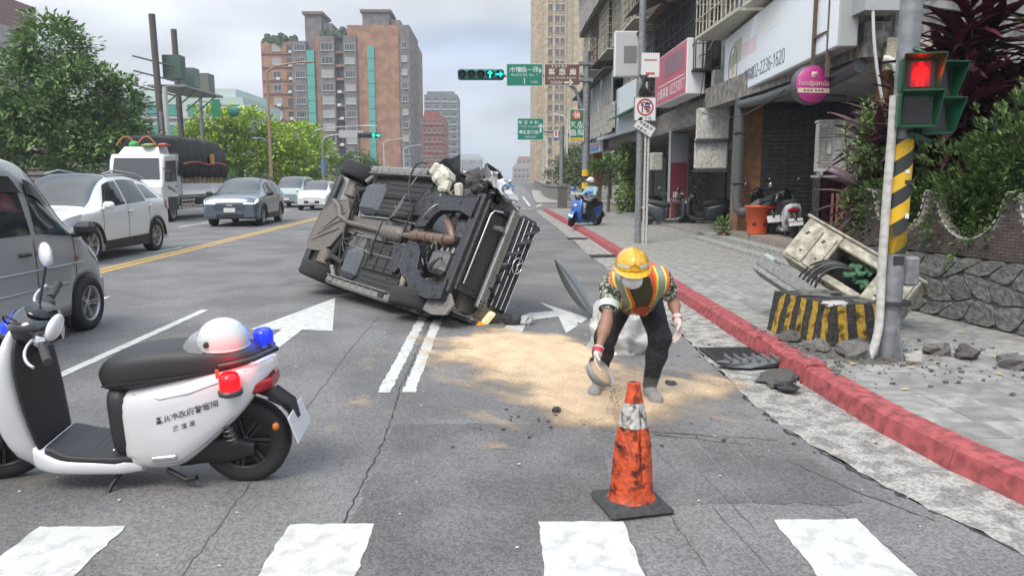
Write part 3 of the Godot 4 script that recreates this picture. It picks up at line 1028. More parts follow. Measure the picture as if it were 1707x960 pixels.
	# cable shelf, angle irons and hanging frames on the front
	for zz in [-11.75, -12.3]:
		wallbox(c, "angle_iron", 4.95, 5.0, 3.1, 6.4, zz, zz + 0.05, rust)
	for y in [3.7, 4.35, 5.2]:
		wallbox(c, "angle_iron", 4.96, 5.74, y, y + 0.045, -11.79, -11.755, rust)
		wallbox(c, "angle_iron", 4.96, 4.995, y + 0.05, y + 0.09, -12.3, -11.7, rust)
	wallbox(c, "vent_duct", 5.1, 5.62, 3.9, 7.5, -11.31, -10.9, alum)
	wallbox(c, "string_course", 5.68, 15, 6.2, 6.5, -20.0, -11.22, stain)
	for p in [[7.4, 8.2], [10.0, 8.2], [7.4, 5.2]]:
		wallbox(c, "patch", p[0], p[0] + 1.1, p[1], p[1] + 1.4, -11.318, -11.29, stain)
	# upper windows of the corner house behind cages
	var cg = [[-19.6, 5.05, 3.4, 2.0, cream], [-15.9, 5.05, 3.9, 2.0, cream], [-19.6, 8.4, 3.4, 2.0, rust], [-15.9, 8.4, 3.9, 2.0, cream]]
	for g in cg:
		var w = sub(c, "window", Vector3(5.74, g[1] + 0.2, g[0]), Basis(U, Vector3.UP, Vector3(-1, 0, 0)))
		wallbox(w, "frame", 0.1, g[2] - 0.1, 0, 1.6, 0, 0.04, alum)
		for k in 3: wallbox(w, "pane", 0.16 + k * (g[2] - 0.3) / 3, 0.12 + (k + 1) * (g[2] - 0.3) / 3, 0.06, 1.54, 0.041, 0.05, glassd)
		cage(c, "window_cage", Vector3(5.74, g[1], g[0]), U, g[2], g[3], 0.75, 11, 5, g[4])
	# --- the next houses up the street
	var hs = [
		["second_shophouse", "stained shophouse with dark lattice balconies over the pink sign", -20.02, -26.2, 5.85, stain, 17.0],
		["third_shophouse", "shophouse with rusty window cages and a green awning", -26.22, -33.0, 5.9, stucco, 17.0],
		["fourth_shophouse", "shophouse with projecting stained concrete balconies at the row's far end", -33.02, -47.0, 5.9, stain, 20.0]]
	var hk = 0
	for h in hs:
		var b = thing(h[0], h[1], "building")
		var z0 = h[2]
		var z1 = h[3]
		wallbox(b, "wall", h[4] + 0.3, 16, 3.4, h[6], z1, z0, h[5])
		wallbox(b, "beam", h[4] - 0.2, h[4] + 0.3, 3.1, 3.75, z1, z0, stain)
		wallbox(b, "floor", 5.3, 12, 0.0, 0.21, z1, z0, mat(lin(0.28, 0.26, 0.24), 0.8, {"tex": "dirt", "sc": 0.5}))
		wallbox(b, "back_wall", 9.0, 9.3, 0.2, 3.5, z1, z0, dgrey)
		wallbox(b, "ceiling", 6.2, 9.0, 3.3, 3.38, z1, z0, stain)
		wallbox(b, "party_wall", 8.0, 9.0, 0.2, 3.3, z1, z1 + 0.25, stain)
		wallbox(b, "pier", 5.85, 6.4, 0.14, 3.3, z1 + 0.1, z1 + 0.7, [mat(lin(0.33, 0.11, 0.095), 0.7, {"tex": "dirt", "sc": 0.8}), mat(lin(0.2, 0.13, 0.1), 0.8), tilebr][hk])
		var n = 2 if hk < 2 else 4
		var step = (z0 - z1) / n
		for k in n:
			shutter(b, Vector3(8.95, 0.22, z0 - step * (k + 1) + 0.3), U, step - 0.6, 2.5, mat([lin(0.06, 0.07, 0.10), lin(0.1, 0.1, 0.1), lin(0.2, 0.2, 0.19)][hk], 0.5), dgrey)
			for f in 4:
				var y = 4.5 + f * 3.2
				var zz = z0 - step * (k + 1) + 0.15
				var ww = step - 0.35
				var kind = int(hn(hk * 31 + k * 7 + f * 3) * 3)
				if hk == 2 and f % 2 == 0: kind = 3
				var win = sub(b, "window", Vector3(h[4] + 0.3, y, zz), Basis(U, Vector3.UP, Vector3(-1, 0, 0)))
				wallbox(win, "frame", 0.2, ww - 0.2, 0.1, 1.8, 0, 0.04, alum)
				for q in 3: wallbox(win, "pane", 0.26 + q * (ww - 0.5) / 3, 0.2 + (q + 1) * (ww - 0.5) / 3, 0.16, 1.74, 0.041, 0.05, glassd)
				if kind == 3:
					wallbox(b, "balcony", 5.0, h[4] + 0.3, y - 0.9, y - 0.75, zz, zz + ww, stain)
					wallbox(b, "balcony", 4.98, 5.12, y - 0.9, y + 0.35, zz, zz + ww, stucco)
					wallbox(b, "balcony_glazing", 5.0, 5.06, y + 0.4, y + 1.6, zz + 0.05, zz + ww - 0.05, glassd)
					for q in 6: wallbox(b, "glazing_bar", 4.95, 5.0, y + 0.36, y + 1.65, zz + 0.05 + q * (ww - 0.16) / 5, zz + 0.11 + q * (ww - 0.16) / 5, alum)
					wallbox(b, "eave", 4.6, h[4] + 0.3, y + 1.7, y + 1.78, zz, zz + ww, blk)
				else:
					cage(b, "window_cage", Vector3(h[4] + 0.3, y - 0.1, zz), U, ww, 2.1, 0.7 + 0.3 * hn(k + f), 9, 6, [rust, blk, cream][kind] if hk != 0 or f > 0 else blk)
					wallbox(b, "eave", h[4] - 0.9, h[4] + 0.3, y + 2.15, y + 2.2, zz - 0.1, zz + ww + 0.1, rust if kind != 1 else stain)
				if hn(k * 5 + f * 11 + hk) > 0.4:
					wallbox(b, "drain_pipe", h[4] + 0.12, h[4] + 0.24, 3.5, h[6], zz - 0.14, zz - 0.02, offw if k % 2 else rust)
		hk += 1
	var third = get_node("third_shophouse")
	awning(third, Vector3(6.2, 4.55, -32.8), U, 6.0, 1.5, 0.55, mat(lin(0.05, 0.17, 0.09), 0.6))
	# dark lattice balcony just above the pink sign
	cage(get_node("second_shophouse"), "balcony_lattice", Vector3(6.15, 4.4, -25.6), U, 5.4, 2.5, 1.0, 26, 4, blk)
	var aw2 = get_node("second_shophouse")
	awning(aw2, Vector3(6.15, 7.6, -26.0), U, 5.8, 1.9, 0.8, mat(lin(0.2, 0.17, 0.14), 0.8, {"tex": "dirt", "sc": 1.0}))
	# --- signs on the row
	var sg = thing("shop_sign", "long white sign board above the porch with printed phone number", "sign")
	var a = Vector3(5.55, 3.47, -19.0)
	var e = Vector3(4.93, 3.47, -11.3)
	var u = (e - a).normalized()
	var s1 = panel_sign(sg, "board", a, u, (e - a).length(), 1.45, 0.28, mat(lin(0.78, 0.82, 0.85), 0.3), alum)
	var inkg = mat(lin(0.16, 0.17, 0.19), 0.6)
	var g1 := Mb.new()
	write_row(g1, "訂購專線", Vector3(2.35, 0.3, 0.006), Vector3.RIGHT, Vector3.UP, 0.24, 0.28, 0.028)
	part(s1, "lettering", g1, inkg)
	latin(s1, "02-2236-1620", Vector3(4.0, 0.3, 0.005), Vector3.RIGHT, Vector3.UP, 0.26, inkg, "lettering", 1.0)
	var ov := Mb.new()
	var ring = []
	for k in 41:
		var t = TAU * k / 40
		ring.append(Vector3(0.98 + 0.42 * cos(t), 0.62 + 0.5 * sin(t), 0.008))
	ov.tube(ring, 0.012, 5, false)
	part(s1, "emblem_ring", ov, inkg)
	var dr := Mb.new()
	for k in 5: dr.box(Vector3(0.86 + k * 0.07, 0.62 - (k % 3) * 0.05, 0.007), Vector3(0.03, 0.18 + 0.08 * (k % 2), 0.004), 0.002)
	part(s1, "emblem_mark", dr, mat(lin(0.55, 0.4, 0.06), 0.5))
	for r in [[0.62, 0.55, 0.5, 0.32, lin(0.45, 0.44, 0.30)], [1.0, 0.6, 0.75, 0.5, lin(0.45, 0.44, 0.30)], [1.8, 0.62, 1.25, 0.3, lin(0.74, 0.60, 0.60)], [3.3, 0.82, 1.35, 0.36, lin(0.80, 0.80, 0.76)]]:
		var pb := Mb.new()
		pb.box(Vector3(r[0] + r[2] / 2, r[1] + r[3] / 2 + 0.1, 0.0062), Vector3(r[2], r[3], 0.003))
		part(s1, "printed_patch", pb, mat(r[4], 0.4))
	# round magenta sign on an arm
	var ro = thing("round_sign", "round magenta projecting sign with a cream band under the white board", "sign", Vector3(4.95, 3.05, -12.25), 0.12)
	var mag = mat(lin(0.46, 0.05, 0.24), 0.35)
	var rc := Mb.new()
	rc.xf = Transform3D(Basis(Vector3.RIGHT, PI / 2), Vector3.ZERO)
	rc.lathe([Vector2(0.0, -0.09), Vector2(0.29, -0.09), Vector2(0.30, -0.07), Vector2(0.30, 0.07), Vector2(0.285, 0.085)], 40, true)
	part(ro, "case", rc, mat(lin(0.09, 0.07, 0.09), 0.5))
	var rf := Mb.new()
	rf.xf = rc.xf
	rf.lathe([Vector2(0.285, 0.083), Vector2(0.27, 0.098), Vector2(0.0, 0.1)], 40)
	part(ro, "face", rf, mag)
	var crm = mat(lin(0.70, 0.58, 0.46), 0.5)
	wallbox(ro, "band", -0.262, 0.262, -0.125, -0.055, 0.1, 0.103, crm)
	latin(ro, "foodpanda", Vector3(0, 0.02, 0.1), Vector3.RIGHT, Vector3.UP, 0.075, crm)
	var bb := Mb.new()
	for k in 6: bb.box(Vector3(-0.15 + k * 0.055 + (0.02 if k > 2 else 0.0), -0.09, 0.104), Vector3(0.034, 0.03, 0.003))
	stuff(part(ro, "lettering", bb, mat(lin(0.2, 0.1, 0.12), 0.5)))
	var em := Mb.new()
	em.xf = Transform3D(Basis(Vector3.RIGHT, PI / 2), Vector3(0, 0.145, 0))
	em.lathe([Vector2(0.048, 0.1), Vector2(0.046, 0.104), Vector2(0, 0.104)], 18)
	for s in [-1, 1]:
		em.xf = Transform3D(Basis(Vector3.RIGHT, PI / 2), Vector3(s * 0.036, 0.182, 0))
		em.lathe([Vector2(0.017, 0.1), Vector2(0.0, 0.103)], 10)
	part(ro, "emblem", em, crm)
	var ey := Mb.new()
	for s in [-1, 1]: ey.box(Vector3(s * 0.018, 0.148, 0.106), Vector3(0.016, 0.026, 0.003), 0.0, Basis(Vector3.BACK, s * 0.6))
	ey.box(Vector3(0, 0.125, 0.106), Vector3(0.014, 0.01, 0.003))
	part(ro, "emblem_eyes", ey, mag)
	wallbox(ro, "arm", 0.29, 0.62, 0.1, 0.13, -0.02, 0.01, blk)
	wallbox(ro, "arm", 0.29, 0.62, -0.17, -0.14, -0.02, 0.01, blk)
	# pink sign
	var pk = thing("pink_sign", "pink projecting shop sign with a white end panel below the lattice balcony", "sign")
	var ps = panel_sign(pk, "board", Vector3(5.0, 3.8, -24.5), U, 4.0, 1.42, 0.5, mat(lin(0.50, 0.085, 0.13), 0.35), white)
	var pinkw = mat(lin(0.72, 0.68, 0.68), 0.4)
	wallbox(ps, "printed_patch", 1.4, 3.7, 0.72, 1.25, 0.006, 0.009, mat(lin(0.24, 0.13, 0.17), 0.5))
	var g2 := Mb.new()
	write_row(g2, "訂購專線", Vector3(1.2, 0.3, 0.006), Vector3.RIGHT, Vector3.UP, 0.26, 0.38, 0.04)
	part(ps, "lettering", g2, pinkw)
	latin(ps, "02237077", Vector3(3.0, 0.3, 0.006), Vector3.RIGHT, Vector3.UP, 0.28, pinkw)
	wallbox(ps, "rule", 0.6, 3.8, 0.52, 0.55, 0.006, 0.009, pinkw)
	var wb = thing("white_box_sign", "white square box sign facing the traffic behind the thin pole", "sign")
	var ws = panel_sign(wb, "board", Vector3(4.26, 5.2, -28.0), Vector3(1, 0, 0), 1.5, 1.56, 0.3, mat(lin(0.55, 0.56, 0.58), 0.4), white)
	wallbox(ws, "printed_patch", 0.32, 0.78, 0.45, 1.05, 0.006, 0.009, mat(lin(0.22, 0.23, 0.22), 0.5))
	wallbox(ws, "printed_patch", 0.8, 1.2, 0.62, 1.05, 0.006, 0.009, mat(lin(0.34, 0.34, 0.35), 0.5))
	wallbox(ws, "arm", 1.5, 1.95, 0.3, 0.36, -0.2, -0.14, rust)
	wallbox(ws, "arm", 1.5, 1.95, 1.2, 1.26, -0.2, -0.14, rust)
	# column sign, red below and grey above
	var cs = thing("column_sign", "tall sign box on the red pier, grey above and dark red below", "sign")
	var cb = panel_sign(cs, "board", Vector3(5.62, 0.82, -24.9), Vector3(1, 0, 0), 0.62, 2.3, 0.22, mat(lin(0.145, 0.03, 0.04), 0.4), alum)
	wallbox(cb, "printed_patch", 0.05, 0.57, 1.3, 2.22, 0.006, 0.009, mat(lin(0.2, 0.205, 0.215), 0.4))
	latin(cb, "02-2236-5177", Vector3(0.31, 0.11, 0.006), Vector3.RIGHT, Vector3.UP, 0.09, pinkw, "lettering", 0.9)
	var g3 := Mb.new()
	write_row(g3, "店中", Vector3(0.31, 0.28, 0.006), Vector3.RIGHT, Vector3.UP, 0.15, 0.2, 0.022)
	part(cb, "lettering", g3, pinkw)
	# blue and white sign boards farther up
	var bs2 = thing("store_sign", "long white sign board with blue lettering over the far arcade", "sign")
	var fb = panel_sign(bs2, "board", Vector3(5.0, 3.45, -38.0), Vector3(0.04, 0, 1).normalized(), 8.2, 1.9, 0.2, mat(lin(0.6, 0.65, 0.70), 0.35), white)
	wallbox(fb, "printed_patch", 1.0, 1.9, 1.0, 1.5, 0.006, 0.009, mat(lin(0.55, 0.35, 0.36), 0.5))
	wallbox(fb, "printed_patch", 2.2, 5.4, 0.35, 1.1, 0.006, 0.009, mat(lin(0.42, 0.52, 0.66), 0.5))
	var bc = thing("corner_store_sign", "blue edged white shop sign at the far end of the row", "sign")
	var fc = panel_sign(bc, "board", Vector3(5.1, 2.95, -45.5), Vector3(0.02, 0, 1).normalized(), 6.5, 1.7, 0.2, mat(lin(0.55, 0.6, 0.66), 0.35), white)
	var g4 := Mb.new()
	write_row(g4, "中和新店", Vector3(3.2, 0.95, 0.006), Vector3.RIGHT, Vector3.UP, 0.8, 1.3, 0.12)
	part(fc, "lettering", g4, mat(lin(0.08, 0.16, 0.36), 0.5))
	wallbox(fc, "stripe", 0.04, 6.46, 0.05, 0.3, 0.006, 0.012, mat(lin(0.07, 0.2, 0.42), 0.5))
	wallbox(fc, "stripe", 0.04, 6.46, 0.34, 0.42, 0.006, 0.012, mat(lin(0.5, 0.06, 0.06), 0.5))
	# air conditioners and the white duct on the front of the second house
	var acs = ac_mesh()
	var ka = 0
	for p in [[5.75, 3.0, -20.4, "upright white air conditioner high on the wall beside the long sign"], [5.75, 2.25, -20.5, "lower weathered air conditioner under the one beside the long sign"], [5.95, 2.2, -27.6, "small air conditioner in the arcade beyond the pink sign"]]:
		var o = thing("air_conditioner", p[3], "air conditioner", Vector3(p[0], p[1], p[2]), 0.0, "air conditioners on the shop row")
		part(o, "casing", acs, offw)
		wallbox(o, "bracket", -0.45, 0.45, -0.36, -0.32, 0.0, 0.5, blk)
		o.rotation.y = -0.35 if ka < 2 else -PI / 2
		o.scale = Vector3(1, 1.3, 1) if ka < 2 else Vector3.ONE
		ka += 1
	wallbox(get_node("second_shophouse"), "white_panel", 5.6, 6.15, 2.35, 4.35, -20.3, -20.03, offw)
	# big unit over the porch step
	var bo = thing("large_air_conditioner", "large pale twin air conditioner with blue print hung before the red door", "air conditioner", Vector3(5.6, 1.72, -12.6), -0.25)
	wallbox(bo, "casing", -0.31, 0.31, 0, 0.8, -0.35, 0.0, mat(lin(0.52, 0.51, 0.47), 0.55, {"tex": "mid", "sc": 2}))
	wallbox(bo, "lid", -0.33, 0.33, 0.801, 0.83, -0.37, 0.02, offw)
	var gr := Mb.new()
	for k in 14: gr.box(Vector3(-0.2, 0.09 + k * 0.046, 0.008), Vector3(0.2, 0.012, 0.012))
	for k in 3: gr.box(Vector3(-0.29 + k * 0.09, 0.4, 0.012), Vector3(0.012, 0.66, 0.01))
	part(bo, "grille", gr, mat(lin(0.28, 0.28, 0.26), 0.6))
	wallbox(bo, "handle", -0.17, -0.11, 0.28, 0.45, 0.015, 0.03, offw)
	var bl := Mb.new()
	write_row(bl, "和", Vector3(0.16, 0.3, 0.002), Vector3.RIGHT, Vector3.UP, 0.13, 0.1, 0.02)
	bl.box(Vector3(0.16, 0.18, 0.004), Vector3(0.14, 0.02, 0.003))
	part(bo, "print", bl, mat(lin(0.03, 0.1, 0.35), 0.5))
	for s in [-1, 1]: wallbox(bo, "bracket", s * 0.25 - 0.02, s * 0.25 + 0.02, -0.06, -0.002, -0.3, 0.12, alum)
	wallbox(bo, "rail", -0.4, 0.4, -0.1, -0.062, -0.02, 0.02, alum)
	# drain pipe with an elbow, and the pipe along the porch edge
	var dp = thing("drain_pipe", "fat dark grey drain pipe ending above the red bucket", "pipe")
	var pm = mat(lin(0.10, 0.105, 0.11), 0.5, {"tex": "mid", "sc": 2})
	var pt := Mb.new()
	pt.tube([Vector3(5.42, 3.35, -17.2), Vector3(5.42, 3.0, -17.2), Vector3(5.42, 2.0, -17.2), Vector3(5.42, 1.1, -17.2), Vector3(5.45, 0.92, -17.18), Vector3(5.55, 0.86, -17.12), Vector3(5.68, 0.92, -17.0), Vector3(5.82, 1.05, -16.9), Vector3(6.1, 1.12, -16.8)], 0.115, 12)
	part(dp, "pipe", pt, pm)
	var cl := Mb.new()
	for y in [1.5, 2.6]: cl.box(Vector3(5.42, y, -17.2), Vector3(0.26, 0.05, 0.26), 0.02)
	part(dp, "clamp", cl, blk)
	var hp = thing("porch_pipe", "long dark pipe slung under the edge of the porch ceiling", "pipe")
	var ht := Mb.new()
	ht.tube([Vector3(5.42, 3.22, -17.3), Vector3(5.4, 3.18, -15.6), Vector3(5.38, 3.22, -14.0), Vector3(5.36, 3.12, -12.8), Vector3(5.36, 3.24, -11.5)], 0.1, 10)
	part(hp, "pipe", ht, pm)
	var hg := Mb.new()
	for z in [-16.6, -14.8, -12.9]: hg.box(Vector3(5.4, 3.3, z), Vector3(0.03, 0.3, 0.04))
	part(hp, "hanger", hg, rust)
	# overhead cables
	var ck = 0
	for q in [[Vector3(5.9, 4.35, -11.2), Vector3(9.0, 4.2, -11.15), 0.06, "thick black cable along the grey end wall"], [Vector3(5.7, 4.05, -11.2), Vector3(9.0, 3.9, -11.15), 0.08, "second black cable below the first on the end wall"], [Vector3(5.2, 4.7, -19.2), Vector3(5.0, 7.6, -12.0), 0.25, "thin pale wire rising across the cages"], [Vector3(5.1, 3.2, -19.2), Vector3(5.3, 3.25, -14.0), 0.3, "sagging black wire under the long sign"], [Vector3(5.3, 3.3, -20.5), Vector3(4.8, 4.6, -17.8), 0.2, "tangled black cable beside the pink sign"]]:
		var cpts = []
		for k in 13:
			var t = k / 12.0
			cpts.append(q[0].lerp(q[1], t) - Vector3(0, sin(PI * t) * q[2], 0))
		var cm := Mb.new()
		cm.tube(cpts, 0.02 if ck < 2 else 0.011, 6)
		single("cable", q[3], "cable", cm, blk if ck != 2 else offw)
		ck += 1
	var hose := Mb.new()
	hose.tube(bez(Vector3(5.3, 6.0, -10.9), Vector3(5.1, 4.2, -10.9), Vector3(5.2, 3.4, -10.9), Vector3(5.62, 2.4, -11.1), 12), 0.022, 8)
	hose.tube(bez(Vector3(5.55, 3.3, -11.2), Vector3(5.8, 3.3, -11.1), Vector3(5.75, 2.8, -11.1), Vector3(5.9, 2.0, -11.15), 12), 0.05, 8)
	single("conduit_hoses", "pale conduit and white lagged pipe bending down the corner of the porch", "pipe", hose, mat(lin(0.6, 0.6, 0.57), 0.6))
	var jb = thing("junction_box", "cream junction box on the wall left of the grey signal pole", "box", Vector3(5.9, 3.15, -11.2), -0.2)
	wallbox(jb, "case", -0.3, 0.3, 0, 0.44, -0.1, 0.06, mat(lin(0.5, 0.45, 0.32), 0.6, {"tex": "mid", "sc": 3}))
	for k in 2:
		wallbox(jb, "hinge", -0.33, -0.301, 0.08 + k * 0.24, 0.14 + k * 0.24, -0.02, 0.06, blk)
		wallbox(jb, "slot", -0.12, 0.22, 0.12 + k * 0.18, 0.135 + k * 0.18, 0.061, 0.064, blk)
	wallbox(jb, "strap", -0.04, 0.04, -0.35, -0.002, -0.1, -0.06, rust)
	# folded red gate at the end of the step
	var ga = thing("folding_gate", "folded rusty red lattice gate at the right end of the porch step", "gate", Vector3(5.62, 0.42, -12.3), -0.2)
	for k in 6:
		wallbox(ga, "bar", k * 0.075 - 0.2, k * 0.075 - 0.17, 0, 0.95, -0.02, 0.02, mat(lin(0.2, 0.08, 0.07), 0.7))
	for k in 8:
		var mb := Mb.new()
		mb.box(Vector3(0, 0.1 + k * 0.11, 0.026), Vector3(0.44, 0.02, 0.01), 0.0, Basis(Vector3.BACK, 0.9 if k % 2 else -0.9))
		part(ga, "lattice_bar", mb, mat(lin(0.3, 0.14, 0.12), 0.7))

# ---------- trees, shrubs and the garden wall ----------
func leaf_mesh(l, w, fold = 0.15) -> ArrayMesh:
	var mb := Mb.new()
	var f = fold * w
	mb.tri(Vector3.ZERO, Vector3(-w / 2, f, -l * 0.45), Vector3(0, 0, -l))
	mb.tri(Vector3.ZERO, Vector3(0, 0, -l), Vector3(w / 2, f, -l * 0.45))
	return mb.done()

func leaves(parent, called, mesh, places: Array, m, tint0: Color, tint1: Color):   # places: [point, direction, scale]
	var mm := MultiMesh.new()
	mm.transform_format = MultiMesh.TRANSFORM_3D
	mm.use_colors = true
	mm.mesh = mesh
	mm.instance_count = places.size()
	for i in places.size():
		var p = places[i]
		var d: Vector3 = p[1].normalized()
		var up = Vector3(hn(i * 3.1) - 0.5, 1.2, hn(i * 5.3) - 0.5)
		var x = d.cross(up).normalized()
		if x.length() < 0.1: x = Vector3.RIGHT
		mm.set_instance_transform(i, Transform3D(Basis(x, x.cross(d), -d) * p[2], p[0]))
		mm.set_instance_color(i, tint0.lerp(tint1, hn(i * 7.7)))
	var o := MultiMeshInstance3D.new()
	o.multimesh = mm
	o.material_override = m
	o.name = numbered(parent, called)
	parent.add_child(o)
	o.set_meta("kind", "stuff")
	return o

func rnd_dir() -> Vector3:
	return Vector3(rng.randfn(), rng.randfn(), rng.randfn()).normalized()

# crown clumps: [centre, radii]; leaves lie in shells round many small tufts inside each clump
func tree(label, at, height, trunk_r, clumps, n_tufts, per, lsize, c0, c1, bark, called = "tree", group = ""):
	var t = thing(called, label, "tree", at, 0.0, group)
	var mb := Mb.new()
	mb.tube([Vector3.ZERO, Vector3(0.05, height * 0.2, 0), Vector3(-0.04, height * 0.4, 0.05), Vector3(0.08, height * 0.62, 0)], [trunk_r * 1.3, trunk_r, trunk_r * 0.8, trunk_r * 0.45], 9)
	var places = []
	for c in clumps:
		var base = Vector3(0.0, height * (0.25 + 0.25 * hn(c[0].x * 9.0)), 0)
		mb.tube(bez(base, base.lerp(c[0], 0.3) + Vector3(0, 0.4, 0), base.lerp(c[0], 0.7) + Vector3(0, 0.2, 0), c[0], 5), [trunk_r * 0.5, trunk_r * 0.4, trunk_r * 0.32, trunk_r * 0.24, trunk_r * 0.16, trunk_r * 0.08], 6)
		var vol = pow(c[1].x * c[1].y * c[1].z, 0.667)
		for k in int(n_tufts * vol):
			var d = rnd_dir()
			var rr = pow(rng.randf(), 0.33)
			if rr < 0.5: rr += 0.35
			var p: Vector3 = c[0] + d * c[1] * rr * (0.85 + 0.3 * rng.randf())
			var out = (d + Vector3(0, 0.35, 0)).normalized()
			for q in per:
				var e = rnd_dir()
				e.y *= 0.6
				places.append([p + e * lsize * 2.4 * rng.randf(), (e + out * 0.7 + Vector3(0, -0.25, 0)), 0.7 + 0.6 * rng.randf()])
	part(t, "trunk", mb, bark)
	leaves(t, "crown", leaf_mesh(lsize * 1.5, lsize * 0.75), places, mat(Color.WHITE, 0.55, {"vc": true, "back": Color(0.10, 0.16, 0.03)}), c0, c1)
	return t

func build_green():
	var bark = mat(lin(0.10, 0.08, 0.06), 0.9, {"tex": "streak", "sc": 1.0})
	tree("big dark green tree behind the white truck at far left", Vector3(-18.8, 0.1, -34.0), 8.6, 0.28, [[Vector3(0.2, 6.9, 0), Vector3(1.5, 1.5, 1.5)], [Vector3(-1.4, 5.4, 0.3), Vector3(1.6, 1.4, 1.5)], [Vector3(1.4, 5.2, 0.4), Vector3(1.6, 1.3, 1.5)], [Vector3(2.4, 4.6, -0.5), Vector3(1.2, 1.4, 1.3)], [Vector3(-0.3, 4.0, 0.9), Vector3(2.0, 1.3, 1.4)], [Vector3(-2.2, 3.7, 0.2), Vector3(1.4, 1.0, 1.2)], [Vector3(1.8, 3.2, 0.6), Vector3(1.5, 0.9, 1.2)], [Vector3(-0.5, 2.9, 0.3), Vector3(1.5, 0.8, 1.2)], [Vector3(1.2, 2.1, 0.5), Vector3(1.3, 0.7, 1.0)], [Vector3(-2.4, 2.4, 0.5), Vector3(1.4, 0.8, 1.0)]], 90, 15, 0.17, Color(0.10, 0.17, 0.055), Color(0.25, 0.37, 0.12), bark)
	tree("dark green tree cut by the left edge behind the grey van", Vector3(-23.3, 0.1, -33.5), 6.5, 0.25, [[Vector3(-0.4, 4.6, 0), Vector3(2.0, 1.5, 1.6)], [Vector3(0.9, 3.6, 0.3), Vector3(1.5, 1.2, 1.4)], [Vector3(-1.6, 3.3, 0.2), Vector3(1.5, 1.1, 1.4)]], 90, 15, 0.17, Color(0.075, 0.135, 0.045), Color(0.19, 0.29, 0.095), bark)
	tree("olive tree between the big dark tree and the transformer poles", Vector3(-22.6, 0.1, -47.0), 6.4, 0.2, [[Vector3(0.0, 4.9, 0), Vector3(1.5, 1.3, 1.3)], [Vector3(1.2, 3.8, 0.2), Vector3(1.5, 1.1, 1.2)], [Vector3(-1.4, 3.6, 0), Vector3(1.4, 1.1, 1.2)]], 70, 14, 0.2, Color(0.10, 0.15, 0.035), Color(0.19, 0.24, 0.06), bark)
	var lime0 = Color(0.21, 0.33, 0.025)
	var lime1 = Color(0.5, 0.62, 0.06)
	tree("bright lime green spreading tree beyond the dark load of the truck", Vector3(-20.2, 0.1, -62.0), 7.4, 0.3, [[Vector3(-1.5, 5.6, 0), Vector3(2.2, 1.6, 1.8)], [Vector3(1.0, 5.5, 0.5), Vector3(2.2, 1.5, 1.7)], [Vector3(-3.2, 4.5, 0.4), Vector3(1.9, 1.3, 1.5)], [Vector3(3.2, 4.4, 0.6), Vector3(2.0, 1.3, 1.5)], [Vector3(-1.2, 3.5, 1.2), Vector3(2.3, 1.2, 1.4)], [Vector3(1.6, 3.3, 1.2), Vector3(2.2, 1.1, 1.4)], [Vector3(4.6, 3.2, 0.6), Vector3(1.5, 1.0, 1.3)], [Vector3(-1.5, 2.0, 1.4), Vector3(2.4, 1.1, 1.2)], [Vector3(2.2, 1.9, 1.4), Vector3(2.6, 1.1, 1.2)], [Vector3(-4.0, 2.8, 0.8), Vector3(1.6, 1.2, 1.2)]], 45, 14, 0.24, lime0, lime1, bark)
	tree("second lime green tree right of the brown lamp post", Vector3(-16.8, 0.1, -66.0), 6.2, 0.25, [[Vector3(0.3, 4.9, 0), Vector3(2.0, 1.3, 1.5)], [Vector3(1.7, 3.7, 0.3), Vector3(1.9, 1.1, 1.5)], [Vector3(-1.5, 3.6, 0.3), Vector3(1.8, 1.2, 1.4)], [Vector3(0.6, 2.5, 0.6), Vector3(2.3, 1.0, 1.3)], [Vector3(1.2, 1.4, 0.9), Vector3(2.4, 1.1, 1.2)], [Vector3(-1.8, 1.7, 0.9), Vector3(2.0, 1.1, 1.2)]], 45, 14, 0.24, lime0, lime1, bark)
	for p in [[-21.5, -86.0, "pale green roadside tree under the brown apartments, first from the lime trees"], [-17.5, -98.0, "pale green roadside tree under the brown apartments, nearest the blue sign"]]:
		tree(p[2], Vector3(p[0], 0.1, p[1]), 5.0, 0.2, [[Vector3(0, 3.6, 0), Vector3(2.2, 1.4, 1.5)], [Vector3(1.8, 2.8, 0), Vector3(1.6, 1.0, 1.2)], [Vector3(-1.8, 2.8, 0), Vector3(1.6, 1.0, 1.2)]], 30, 12, 0.3, Color(0.08, 0.13, 0.03), Color(0.16, 0.22, 0.05), bark)
	var fk = 0
	for p in [[5.7, -60.0, 1.0], [7.4, -63.0, 1.25], [8.2, -70.0, 1.3], [6.8, -54.0, 1.0], [8.6, -58.0, 1.2], [10.4, -90.0, 1.8]]:
		tree(["low bushy tree over the bridge wall, leftmost of its row", "second bushy tree over the bridge wall", "taller bushy tree behind the yellow danger sign", "bushy tree beside the dark stone post", "bushy tree by the far shop sign", "far bushy tree at the bend of the bridge wall"][fk], Vector3(p[0], 0.1, p[1]), 3.2 * p[2], 0.14, [[Vector3(0, 2.4, 0) * p[2], Vector3(1.5, 0.9, 1.2) * p[2]], [Vector3(0.9, 1.7, 0.2) * p[2], Vector3(1.1, 0.8, 1.0) * p[2]], [Vector3(-0.9, 1.6, 0.1) * p[2], Vector3(1.1, 0.8, 1.0) * p[2]]], 40, 12, 0.18, Color(0.05, 0.08, 0.025), Color(0.11, 0.15, 0.05), bark, "tree", "trees along the bridge wall")
		fk += 1
	# climbing plant and palm leaves at the arcade
	var vine = thing("climbing_plant", "leafy green climbing plant covering an arcade pier", "plant", Vector3(5.6, 0.14, -32.5))
	var vp = []
